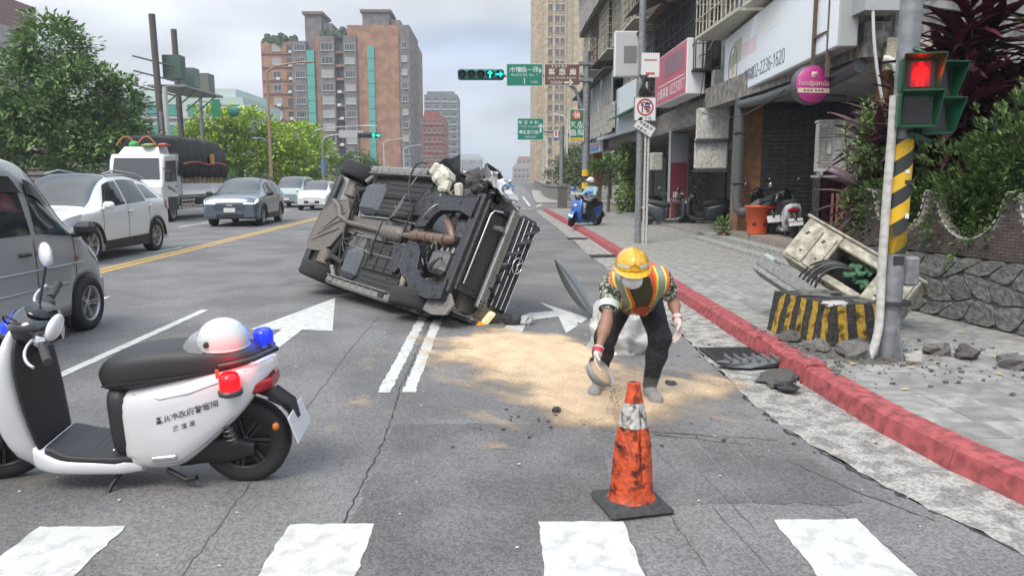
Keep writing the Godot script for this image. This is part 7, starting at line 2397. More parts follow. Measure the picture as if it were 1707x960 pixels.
		part(t, "casting" if k % 2 else "hose", mb, [black, grime, alloy, black, tan, grime][k % 6])
	for k in 18:
		var x = 0.5 + 1.7 * hn(k * 4.3)
		var z = -0.7 + 1.4 * hn(k * 7.9)
		var mb := Mb.new()
		mb.ball(Vector3(x, 0.214, z), Vector3(0.016, 0.012, 0.016), 8)
		part(t, "bolt_head", mb, alloy if k % 3 == 0 else grime)
	for k in 6:
		var mb := Mb.new()
		mb.grid(func(u, v): return Vector3(3.32 + 0.1 * v + 0.05 * hn(k) * u, 0.62 + 0.05 * k * v + 0.06 * sin(u * 4.0 + k), lerpf(-0.5 + k * 0.17, -0.36 + k * 0.17, u) + 0.04 * v), 4, 3)
		part(t, "torn_plastic", mb, black)
	# torn upper right corner: arch liner, crumpled wing, washer bottle, loose strips
	var li := Mb.new()
	li.smooth()
	li.grid(func(u, v): return Vector3(2.62 + cos(PI * u) * 0.5, 0.24 + sin(PI * u) * 0.5 - 0.12 * v, 0.42 + 0.5 * v), 16, 4)
	part(t, "arch_liner", li, black)
	var l2 := Mb.new()
	var lp = []
	for k in 15: lp.append(Vector3(2.62 + cos(PI * k / 14.0) * 0.5, 0.14 + sin(PI * k / 14.0) * 0.48, 0.92))
	l2.tube(lp, 0.028, 6)
	part(t, "arch_edge", l2, black)
	var nz := FastNoiseLite.new()
	nz.frequency = 2.6
	nz.seed = 4
	var cw := Mb.new()
	cw.grid(func(u, v):
		var p = Vector3(2.92 + 0.5 * u, 0.04 + 0.5 * v, 0.70 + 0.13 * sin(u * 3.0) - 0.08 * v)
		return p + Vector3(nz.get_noise_3dv(p * 1.7), nz.get_noise_3dv(p * 1.7 + Vector3(9, 0, 0)), nz.get_noise_3dv(p * 1.7 + Vector3(0, 9, 0))) * 0.2, 14, 12)
	part(t, "crumpled_wing", cw, mat(lin(0.60, 0.605, 0.61), 0.35, {"metal": 0.2}))
	var bt := Mb.new()
	bt.box(Vector3(2.36, 0.14, 0.74), Vector3(0.34, 0.2, 0.22), 0.05, Basis(Vector3.UP, 0.4))
	part(t, "washer_bottle", bt, cream)
	for q in [[2.26, 0.05, 0.8, 0.16, 0.12], [2.5, 0.12, 0.62, 0.18, 0.14], [2.8, 0.14, 0.58, 0.2, 0.1], [2.4, 0.04, 0.68, 0.1, 0.1]]:
		var mb := Mb.new()
		mb.box(Vector3(q[0], q[1], q[2]), Vector3(q[3], 0.09, q[4]), 0.025, Basis(Vector3(0.3, 1, 0.2).normalized(), q[0] * 5.0))
		part(t, "bottle_piece", mb, cream)
	for q in [[2.7, 0.22, 0.5], [2.95, 0.2, 0.56], [3.1, 0.18, 0.66]]:
		var mb := Mb.new()
		mb.rock(Vector3(q[0], q[1], q[2]), Vector3(0.13, 0.08, 0.09), nz, q[0] * 9, 10)
		part(t, "torn_bracket", mb, black)
	for q in [[2.5, 0.2, 0.52, 2.95, 0.17, 0.6], [2.3, 0.2, 0.55, 2.75, 0.16, 0.5]]:
		var mb := Mb.new()
		mb.tube([Vector3(q[0], q[1], q[2]), Vector3((q[0] + q[3]) / 2, 0.13, 0.6), Vector3(q[3], q[4], q[5])], 0.02, 6)
		part(t, "torn_strut", mb, tan)
	var fn := Mb.new()
	fn.smooth()
	fn.grid(func(u, v): return Vector3(2.02 + 0.42 * u, 0.3 - 0.12 * v, 0.84 + 0.24 * v * (0.35 + 0.65 * u) + 0.03 * sin(u * 6.0)), 8, 5)
	part(t, "torn_flap", fn, black)
	# undertray strip hanging loose across the floor
	var ut := Mb.new()
	ut.grid(func(u, v):
		var p = Vector3(1.42, 0.2, 0.2).bezier_interpolate(Vector3(1.75, 0.02, 0.22), Vector3(1.98, -0.04, 0.4), Vector3(1.86, 0.1, 0.75), u)
		return p + Vector3(0.11 * v * sin(PI * clampf(u * 1.2, 0, 1)), -0.03 * v, -0.07 * v), 14, 3)
	part(t, "loose_undertray", ut, mat(lin(0.10, 0.105, 0.115), 0.5))
	var u2 := Mb.new()
	u2.grid(func(u, v): return Vector3(1.44 + 0.05 * u + 0.1 * v, 0.18 - 0.05 * sin(u * 3.0), 0.2 - 0.36 * u), 8, 3)
	part(t, "loose_undertray", u2, black)
	var st := Mb.new()
	st.tube(bez(Vector3(1.9, 0.12, 0.9), Vector3(1.75, 0.0, 0.95), Vector3(1.65, 0.05, 0.6), Vector3(1.95, 0.15, 0.3), 10) + [Vector3(1.9, 0.18, -0.1), Vector3(1.85, 0.2, -0.3)], 0.013, 6)
	part(t, "hanging_cable", st, black)
	var s3 := Mb.new()
	s3.tube([Vector3(1.3, 0.17, 0.1), Vector3(1.36, 0.14, -0.2), Vector3(1.3, 0.2, -0.4)], 0.013, 6)
	part(t, "hanging_cable", s3, black)

# ---------- scooters (local x forward, y up, z right; origin under the rear wheel) ----------
func section(y0, y1, hw, x, n = 9, pw = 0.45) -> Array:   # a rounded cross-section standing across x
	var r = []
	for k in n * 2:
		var a = TAU * (k + 0.5) / (n * 2)
		var c = cos(a)
		var s = sin(a)
		r.append(Vector3(x, (y0 + y1) / 2 + (y1 - y0) / 2 * signf(s) * pow(absf(s), pw), hw * signf(c) * pow(absf(c), pw)))
	return r

func loft_x(tab, ys = 1.0, pw = 0.45) -> Mb:   # rows: x, bottom, top, half width
	var mb := Mb.new()
	mb.smooth()
	var rings = []
	var n = 22
	for i in n + 1:
		var x = lerpf(tab[0][0], tab[-1][0], i / float(n))
		var t = interp(tab, x)
		rings.append(section(t[1] * ys, t[2] * ys, t[3], x, 9, pw))
	mb.loft(rings)
	return mb

func make_scooter(called, label, at, turn, lean, body_m, dark_m, o = {}):
	var t = thing(called, label, "scooter", at, 0.0, o.get("group", ""))
	t.basis = Basis(Vector3.UP, turn) * Basis(Vector3.RIGHT, lean)
	var ys = 1.07
	var blk = mat(lin(0.022, 0.022, 0.024), 0.45)
	var gloss = mat(lin(0.014, 0.014, 0.016), 0.12, {"coat": 0.8})
	var rub = mat(lin(0.02), 0.85)
	var chrome = mat(lin(0.5), 0.25, {"metal": 0.9})
	# wheels
	var wm = wheel_meshes(0.235, 0.11, 7)
	var q = Transform3D(Basis(Vector3.RIGHT, PI / 2), Vector3.ZERO)
	put_wheel(t, wm, Vector3(0, 0.235, 0), -1, blk)
	var fo = sub(t, "front_fork", Vector3(1.2, 0.55, 0), Basis(Vector3(-0.45, 0.9, 0).normalized(), o.get("steer", 0.0)))
	var fk := Mb.new()
	for z in [-0.085, 0.085]: fk.tube([Vector3(-0.08, 0.1, z), Vector3(0.09, -0.315, z)], 0.022, 8)
	part(fo, "fork_legs", fk, blk)
	for k in 3: part(fo, ["front_tyre", "front_rim", "front_disc"][k], wm[k], [mat(lin(0.022, 0.022, 0.023), 0.85), blk, mat(lin(0.03), 0.6)][k]).transform = Transform3D(Basis(Vector3.UP, PI), Vector3(0.09, -0.315, 0))
	var mg := Mb.new()
	mg.grid(func(u, v): return Vector3(0.09 + cos(0.25 + u * 2.2) * 0.27, -0.315 + sin(0.25 + u * 2.2) * 0.27, (v - 0.5) * 0.15), 10, 4)
	part(fo, "mudguard", mg, body_m)
	# rear body, skirts, floor, seat
	var rb = [[-0.19, 0.6, 0.655, 0.04], [-0.14, 0.54, 0.66, 0.1], [-0.05, 0.42, 0.65, 0.15], [0.1, 0.28, 0.62, 0.175], [0.3, 0.13, 0.575, 0.185], [0.45, 0.11, 0.54, 0.175], [0.56, 0.115, 0.51, 0.15], [0.6, 0.16, 0.47, 0.11]]
	part(t, "rear_body", loft_x(rb, ys), body_m)
	part(t, "skirt", loft_x([[0.5, 0.1, 0.17, 0.14], [0.6, 0.1, 0.185, 0.175], [0.9, 0.105, 0.2, 0.185], [1.02, 0.12, 0.26, 0.17], [1.08, 0.16, 0.3, 0.12]], ys), body_m)
	part(t, "floorboard", loft_x([[0.54, 0.16, 0.195, 0.15], [0.62, 0.16, 0.2, 0.172], [0.85, 0.16, 0.215, 0.175], [0.97, 0.17, 0.25, 0.16]], ys, 0.3), dark_m)
	for k in 4:
		var sc := Mb.new()
		sc.xf.origin = Vector3(0.66 + 0.22 * (k % 2), 0.2145 + 0.012 * (k % 2), -0.08 + 0.16 * (k / 2))
		sc.lathe([Vector2(0.012, 0), Vector2(0.01, 0.004), Vector2(0, 0.004)], 8)
		part(t, "screw", sc, chrome)
	part(t, "seat_column", loft_x([[0.5, 0.16, 0.5, 0.13], [0.58, 0.17, 0.53, 0.155], [0.63, 0.19, 0.53, 0.14], [0.66, 0.24, 0.5, 0.09]], ys), dark_m)
	part(t, "seat", loft_x([[-0.12, 0.645, 0.68, 0.05], [-0.08, 0.62, 0.715, 0.1], [0.05, 0.595, 0.73, 0.135], [0.25, 0.565, 0.73, 0.15], [0.45, 0.525, 0.715, 0.15], [0.6, 0.505, 0.68, 0.13], [0.67, 0.515, 0.64, 0.1], [0.7, 0.55, 0.6, 0.05]], ys, 0.6), mat(lin(0.028, 0.028, 0.03), 0.5, {"bump": "bumpf", "bh": 0.05, "sc": 8.0}))
	var pi := Mb.new()
	pi.tube([Vector3(0.66, 0.58, -0.112), Vector3(0.5, 0.615, -0.153), Vector3(0.25, 0.645, -0.153), Vector3(0.0, 0.685, -0.12)], 0.005, 5)
	part(t, "seat_piping", pi, rub)
	# front shield: lofted upwards, white outside, dark inside
	var st = [[0.1, 1.06, 0.98, 0.10], [0.2, 1.14, 1.0, 0.165], [0.35, 1.2, 1.02, 0.195], [0.5, 1.2, 1.035, 0.21], [0.65, 1.16, 1.045, 0.205], [0.78, 1.1, 1.045, 0.16], [0.84, 1.07, 1.045, 0.1]]
	for w in 2:
		var mb := Mb.new()
		mb.smooth()
		var rings = []
		for i in 15:
			var y = lerpf(0.1, 0.84, i / 14.0)
			var r = interp(st, y)
			var ring = []
			for k in 18:
				var a = TAU * (k + 0.5) / 18
				var cx = signf(cos(a)) * pow(absf(cos(a)), 0.6)
				var cz = signf(sin(a)) * pow(absf(sin(a)), 0.6)
				if w == 0: ring.append(Vector3((r[1] + r[2]) / 2 + (r[1] - r[2]) / 2 * cx, y * ys, r[3] * cz))
				else: ring.append(Vector3(r[2] - 0.004 + 0.014 * cx, y * ys * (0.985 if i > 12 else 1.0), (r[3] - 0.022) * cz))
			rings.append(ring)
		mb.loft(rings)
		part(t, ["front_shield", "inner_panel"][w], mb, [body_m, dark_m][w])
	# handlebar set, turned with the steering
	var hb = sub(t, "handlebar", Vector3(0.98, 0.89, 0), Basis(Vector3(-0.4, 0.9, 0).normalized(), o.get("steer", 0.0)) * Basis(Vector3.RIGHT, o.get("tilt", 0.0)))
	var hd := Mb.new()
	hd.smooth()
	hd.loft([section(-0.1, 0.03, 0.07, -0.09, 9, 0.6), section(-0.1, 0.06, 0.12, -0.03, 9, 0.6), section(-0.1, 0.075, 0.13, 0.04, 9, 0.6), section(-0.08, 0.05, 0.1, 0.11, 9, 0.6), section(-0.04, 0.02, 0.05, 0.14, 9, 0.6)])
	part(hb, "headset", hd, gloss)
	var ds := Mb.new()
	ds.xf = Transform3D(Basis(Vector3.BACK, 0.35), Vector3(-0.02, 0.069, 0))
	ds.lathe([Vector2(0.075, 0), Vector2(0.07, 0.008), Vector2(0, 0.009)], 20)
	part(hb, "dashboard", ds, mat(lin(0.01), 0.06))
	for s in [-1.0, 1.0]:
		var gr := Mb.new()
		gr.tube([Vector3(0, -0.01, s * 0.1), Vector3(-0.03, 0.0, s * 0.24)], 0.016, 8)
		part(hb, "bar", gr, blk)
		var g2 := Mb.new()
		g2.tube([Vector3(-0.03, 0.0, s * 0.23), Vector3(-0.06, 0.0, s * 0.37)], 0.021, 10)
		part(hb, "grip", g2, mat(lin(0.05), 0.8))
		var sw := Mb.new()
		sw.box(Vector3(-0.02, 0.0, s * 0.17), Vector3(0.07, 0.055, 0.07), 0.015)
		part(hb, "switch_box", sw, chrome if s < 0 else blk)
		var lv := Mb.new()
		lv.tube(bez(Vector3(0.02, 0.0, s * 0.16), Vector3(0.07, 0, s * 0.24), Vector3(0.04, -0.01, s * 0.34), Vector3(0.0, -0.01, s * 0.38), 6), 0.008, 6)
		part(hb, "brake_lever", lv, mat(lin(0.6), 0.3, {"metal": 0.5}))
		var mi := Mb.new()
		var top = Vector3(-0.05, 0.2, s * 0.25)
		if s < 0 and o.has("low_mirror"): top = Vector3(-0.1, 0.07, -0.2)
		mi.tube([Vector3(0.01, 0.02, s * 0.15), top.lerp(Vector3(0.01, 0.02, s * 0.15), 0.35), top], 0.008, 6)
		part(hb, "mirror_stalk", mi, blk)
		var mh := Mb.new()
		mh.xf = Transform3D(Basis(Vector3(0, 0, 1), 0.25) * Basis(Vector3.UP, s * 0.3), top + Vector3(0, 0.03, s * 0.03))
		mh.ball(Vector3.ZERO, Vector3(0.03, 0.062, 0.085), 14)
		part(hb, "mirror", mh, o.get("mirror_m", body_m))
		if s < 0 and o.has("low_mirror"): continue
		var mf := Mb.new()
		mf.xf = mh.xf
		mf.ball(Vector3(-0.012, 0, 0), Vector3(0.0195, 0.05, 0.066), 14)
		part(hb, "mirror_glass", mf, mat(lin(0.5), 0.03, {"metal": 1.0}))
	var hl := Mb.new()
	hl.ball(Vector3(1.2, 0.66, 0), Vector3(0.03, 0.05, 0.07), 12)
	part(t, "headlight", hl, mat(lin(0.6), 0.1))
	# seams, cables and small trim
	for s in [-1.0, 1.0]:
		for l in [[[0.5, 0.51], [0.35, 0.5], [0.2, 0.53], [0.05, 0.58], [-0.08, 0.63]], [[0.545, 0.2], [0.42, 0.165], [0.3, 0.17], [0.15, 0.27], [0.0, 0.4]]]:
			var pts = []
			for w in l:
				var tb = interp(rb, w[0])
				var e = clampf((w[1] - (tb[1] + tb[2]) / 2) / ((tb[2] - tb[1]) / 2), -0.97, 0.97)
				pts.append(Vector3(w[0], w[1] * ys, s * (tb[3] * pow(1.0 - pow(absf(e), 2.0 / 0.45), 0.225) + 0.0005)))
			var sm := Mb.new()
			sm.tube(pts, 0.0022, 5)
			part(t, "panel_seam", sm, mat(lin(0.2), 0.7))
		var bc := Mb.new()
		bc.tube(bez(Vector3(1.02, 0.93, s * 0.12), Vector3(1.12, 1.0, s * 0.12), Vector3(1.14, 0.9, s * 0.04), Vector3(1.08, 0.84, s * 0.03), 8), 0.005, 5)
		part(t, "brake_cable", bc, rub)
	for k in 7:
		var rg := Mb.new()
		rg.box(Vector3(0.64 + k * 0.04, 0.2135 + 0.0022 * k, 0.0), Vector3(0.008, 0.004, 0.2), 0.001)
		part(t, "floor_rib", rg, dark_m)
	var hk := Mb.new()
	hk.tube([Vector3(1.035, 0.74, 0.0), Vector3(0.99, 0.73, 0.0), Vector3(0.985, 0.69, 0.0), Vector3(1.01, 0.68, 0.0)], 0.006, 6)
	hk.box(Vector3(1.032, 0.66, 0), Vector3(0.02, 0.12, 0.16), 0.008)
	part(t, "glove_box", hk, dark_m)
	# running gear at the back
	part(t, "swingarm", loft_x([[-0.06, 0.16, 0.24, 0.07], [0.05, 0.13, 0.28, 0.085], [0.2, 0.12, 0.27, 0.085], [0.34, 0.1, 0.2, 0.07]], 1.0), blk)
	var sh := Mb.new()
	sh.tube([Vector3(0.08, 0.46, -0.12), Vector3(0.02, 0.27, -0.115)], 0.022, 10)
	var spp = []
	for k in 50: spp.append(Vector3(0.075 - k * 0.0009, 0.44 - k * 0.003, -0.12) + Vector3(cos(k * 0.75), 0, sin(k * 0.75)) * 0.03)
	sh.tube(spp, 0.006, 5)
	part(t, "shock_absorber", sh, mat(lin(0.12), 0.35, {"metal": 0.7}))
	var fd := Mb.new()
	fd.grid(func(u, v): return Vector3(-0.02 - sin(0.3 + u * 1.4) * 0.27, 0.27 + cos(0.3 + u * 1.4) * 0.27, (v - 0.5) * (0.16 - 0.05 * u)), 8, 4)
	part(t, "rear_fender", fd, blk)
	var ph := Mb.new()
	ph.tube([Vector3(-0.16, 0.5, 0), Vector3(-0.25, 0.44, 0), Vector3(-0.27, 0.36, 0)], [0.05, 0.04, 0.03], 8)
	part(t, "plate_holder", ph, blk)
	var pl := Mb.new()
	pl.box(Vector3(-0.29, 0.34, 0), Vector3(0.008, 0.15, 0.27), 0.003, Basis(Vector3.BACK, -0.3))
	part(t, "number_plate", pl, mat(lin(0.6, 0.61, 0.62), 0.4))
	if o.has("plate"):
		latin(t, o.plate, Vector3(-0.296, 0.34, 0), Vector3(0, 0, 1), Vector3(-0.29, 0.955, 0).normalized(), 0.065, mat(lin(0.02), 0.5))
	var tl := Mb.new()
	tl.smooth()
	tl.loft([section(0.52, 0.6, 0.135, -0.06), section(0.53, 0.61, 0.115, -0.13), section(0.55, 0.61, 0.07, -0.185)])
	part(t, "tail_light", tl, mat(lin(0.28, 0.01, 0.02), 0.12))
	var ra := Mb.new()
	ra.tube([Vector3(0.05, 0.7, -0.14), Vector3(-0.12, 0.73, -0.12), Vector3(-0.2, 0.74, 0), Vector3(-0.12, 0.73, 0.12), Vector3(0.05, 0.7, 0.14)], 0.014, 8)
	part(t, "grab_rail", ra, blk)
	for s in [-1, 1]:
		var ind := Mb.new()
		ind.ball(Vector3(-0.2, 0.36, s * 0.12), Vector3(0.02, 0.022, 0.022), 8)
		part(t, "indicator", ind, mat(lin(0.5, 0.15, 0.02), 0.2))
	var sd := Mb.new()
	sd.tube([Vector3(0.62, 0.11, -0.1), Vector3(0.66, 0.05, -0.16), Vector3(0.69, -0.035, -0.225)], 0.012, 6)
	sd.box(Vector3(0.69, -0.03, -0.23), Vector3(0.07, 0.012, 0.04), 0.004)
	part(t, "side_stand", sd, blk)
	var cs := Mb.new()
	cs.tube([Vector3(0.38, 0.12, -0.12), Vector3(0.28, 0.07, -0.14), Vector3(0.22, 0.09, -0.15)], 0.014, 6)
	part(t, "centre_stand", cs, blk)
	return t

func beacon(parent, at, c: Color, dim: Color, r, h):
	var s = sub(parent, "beacon", at)
	var b := Mb.new()
	b.lathe([Vector2(0, -0.02), Vector2(r * 1.12, -0.02), Vector2(r * 1.15, 0.0), Vector2(r * 1.02, 0.008)], 18, true)
	part(s, "beacon_base", b, mat(lin(0.05), 0.4))
	var d := Mb.new()
	d.lathe([Vector2(r, 0.006), Vector2(r * 0.97, h * 0.75), Vector2(r * 0.8, h), Vector2(0, h * 1.03)], 20)
	part(s, "beacon_lamp", d, mat(dim, 0.15, {"emit": c, "en": 0.55}))
	var l := OmniLight3D.new()
	l.name = "beacon_light"
	l.light_color = c
	l.light_energy = 0.018
	l.light_size = 0.04
	l.omni_attenuation = 2.0
	l.shadow_enabled = true
	s.add_child(l)
	l.position = Vector3(0, h * 1.6, 0)

func build_scooters():
	var wht = mat(lin(0.62, 0.62, 0.625), 0.25, {"coat": 0.8})
	var dk = mat(lin(0.03, 0.031, 0.034), 0.55, {"tex": "fine", "sc": 12.0})
	var blue = mat(lin(0.02, 0.11, 0.42), 0.25, {"coat": 0.8})
	var navy = mat(lin(0.03, 0.035, 0.05), 0.3, {"coat": 0.7})
	var p = make_scooter("police_scooter", "white police scooter with black seat and red and blue beacons at the left front", Vector3(-1.33, 0.0, -4.0), PI, -0.13, wht, dk, {"steer": 0.42, "tilt": -0.12, "low_mirror": true})
	# lettering wrapped on the left flank
	var ink = mat(lin(0.035, 0.035, 0.05), 0.5)
	for row in [["臺北市政府警察局", 0.47, 0.035, 0.0405, 0.22, 0.08], ["巡邏車", 0.405, 0.026, 0.042, 0.24, 0.06]]:
		var mb := Mb.new()
		var k = 0
		var n = row[0].length()
		for i in n:
			var xc = row[4] - (i - (n - 1) * 0.5) * row[3]
			k = write_glyph(mb, row[0][i], func(q, e):
				var x = xc - q.x
				var y = row[1] + q.y - (x - 0.22) * 0.3
				var tb = interp([[-0.05, 0.42, 0.65, 0.15], [0.1, 0.28, 0.62, 0.175], [0.3, 0.13, 0.575, 0.185], [0.45, 0.11, 0.54, 0.175]], x)
				var s = clampf((y / 1.07 - (tb[1] + tb[2]) / 2) / ((tb[2] - tb[1]) / 2), -0.98, 0.98)
				var c = pow(1.0 - pow(absf(s), 2.0 / 0.45), 0.225)
				return Vector3(x, y, -tb[3] * c - 0.0025 - e), row[2], row[2] * 0.1, k)
		part(p, "lettering", mb, ink)
	var bd := Mb.new()
	bd.box(Vector3(0.36, 0.215, -0.1835), Vector3(0.13, 0.03, 0.012), 0.006, Basis(Vector3.BACK, -0.1))
	part(p, "side_reflector", bd, mat(lin(0.4), 0.2, {"metal": 0.6}))
	beacon(p, Vector3(-0.02, 0.6, -0.21), Color(1.0, 0.02, 0.06), lin(0.5, 0.01, 0.02), 0.052, 0.085)
	beacon(p, Vector3(-0.1, 0.72, 0.12), Color(0.05, 0.12, 1.0), lin(0.02, 0.04, 0.5), 0.052, 0.085)
	beacon(p, Vector3(1.2, 0.8, 0.1), Color(0.05, 0.15, 1.0), lin(0.02, 0.06, 0.5), 0.045, 0.06)
	for z in [-0.21, 0.12]:
		var mb := Mb.new()
		mb.tube([Vector3(-0.02 if z < 0 else -0.1, 0.575 if z < 0 else 0.7, z), Vector3(0.02, 0.6, z * 0.6)], 0.014, 6)
		part(p, "beacon_bracket", mb, mat(lin(0.03), 0.5))
	var rt := Mb.new()
	rt.box(Vector3(0.06, 0.655, -0.15), Vector3(0.018, 0.06, 0.006), 0.002)
	part(p, "key_tag", rt, mat(lin(0.5, 0.08, 0.03), 0.5))
	# helmet lying on the seat
	var hm = thing("police_helmet", "white open face helmet with clear visor resting on the police scooter seat", "helmet")
	hm.transform = p.transform * Transform3D(Basis(Vector3.UP, 0.15).scaled(Vector3.ONE * 0.86), Vector3(0.06, 0.775, -0.02))
	var sh := Mb.new()
	sh.ball(Vector3(0, 0.025, 0), Vector3(0.15, 0.135, 0.125), 22, -0.25, 1.0)
	part(hm, "shell", sh, mat(lin(0.56, 0.60, 0.575), 0.25, {"coat": 0.8}))
	var rim := Mb.new()
	var rr = []
	for k in 25: rr.append(Vector3(cos(TAU * k / 24) * 0.146, -0.01, sin(TAU * k / 24) * 0.122))
	rim.tube(rr, 0.007, 6, false)
	part(hm, "rim", rim, mat(lin(0.5, 0.52, 0.5), 0.4))
	var pd := Mb.new()
	pd.ball(Vector3(0, 0.0, 0), Vector3(0.13, 0.06, 0.108), 16, -0.95, 0.4)
	part(hm, "padding", pd, mat(lin(0.025), 0.8))
	var vz := Mb.new()
	vz.smooth()
	vz.grid(func(u, v):
		var a = lerpf(-1.15, 1.15, u)
		return Vector3(cos(a) * (0.145 + 0.09 * v), 0.07 - 0.1 * v * v + 0.02 * v, sin(a) * (0.13 + 0.015 * v)), 14, 6)
	part(hm, "visor", vz, mat(lin(0.6, 0.6, 0.6), 0.08, {"alpha": 0.3}))
	for s in [-1, 1]:
		var sc := Mb.new()
		sc.ball(Vector3(0.075, 0.035, s * 0.112), Vector3(0.02, 0.02, 0.01), 8)
		part(hm, "visor_pivot", sc, mat(lin(0.03), 0.5))
		var vt := Mb.new()
		vt.box(Vector3(-0.02, 0.09, s * 0.1), Vector3(0.05, 0.012, 0.008), 0.003, Basis(Vector3.BACK, 0.3))
		part(hm, "vent", vt, mat(lin(0.3), 0.5))
	var stp := Mb.new()
	stp.tube([Vector3(-0.12, -0.02, -0.07), Vector3(-0.06, -0.06, -0.118), Vector3(-0.03, -0.1, -0.12)], 0.007, 5)
	part(hm, "chin_strap", stp, mat(lin(0.03), 0.7))
	# parked ones
	make_scooter("scooter", "white scooter parked on the porch with its rear plate to the street", Vector3(6.02, 0.42, -15.3), PI * 0.43, -0.1, wht, dk, {"plate": "EWA-8000", "steer": 0.3, "mirror_m": mat(lin(0.03), 0.4), "group": "scooters parked by the shops"})
	make_scooter("scooter", "dark scooter parked on the porch behind the red bucket", Vector3(5.98, 0.42, -16.5), PI * 0.47, -0.1, navy, dk, {"steer": 0.3, "mirror_m": mat(lin(0.03), 0.4), "group": "scooters parked by the shops"})
	make_scooter("scooter", "black scooter with a red tail lamp parked sideways before the red pier", Vector3(4.9, 0.14, -24.6), -0.25, -0.1, navy, dk, {"plate": "MTK-512", "mirror_m": mat(lin(0.03), 0.4), "group": "scooters parked by the shops"})
	make_scooter("scooter", "grey scooter parked in the arcade beside the climbing plant", Vector3(5.7, 0.2, -28.6), 0.5, -0.1, mat(lin(0.2, 0.2, 0.21), 0.3), dk, {"steer": 0.3, "group": "scooters parked by the shops"})
	make_scooter("scooter", "dark scooter at the back of the arcade behind the red pier", Vector3(7.2, 0.2, -24.0), PI * 0.9, -0.1, navy, dk, {"group": "scooters parked by the shops"})
	make_scooter("blue_scooter", "bright blue scooter with a helmeted rider stopped at the red kerb", Vector3(3.3, 0.12, -24.9), -PI * 0.74, -0.05, blue, dk, {"steer": 0.35})
	make_scooter("blue_scooter", "small blue scooter driving toward the camera on the far road", Vector3(1.05, 0.0, -55.0), -PI / 2, 0.0, blue, dk, {})

# ---------- people: bones joined by a smooth minimum, meshed as surface nets ----------
func bone_dist(p: Vector3, b) -> float:
	var ba: Vector3 = b[1] - b[0]
	var t = clampf((p - b[0]).dot(ba) / maxf(ba.length_squared(), 1e-8), 0.0, 1.0)
	return (p - b[0] - ba * t).length() - lerpf(b[2], b[3], t)

func field(p: Vector3, bones, k) -> float:
	var g = 1.0
	for b in bones:
		var d = bone_dist(p, b)
		var h = maxf(k - absf(g - d), 0.0) / k
		g = minf(g, d) - h * h * k * 0.25
	return g

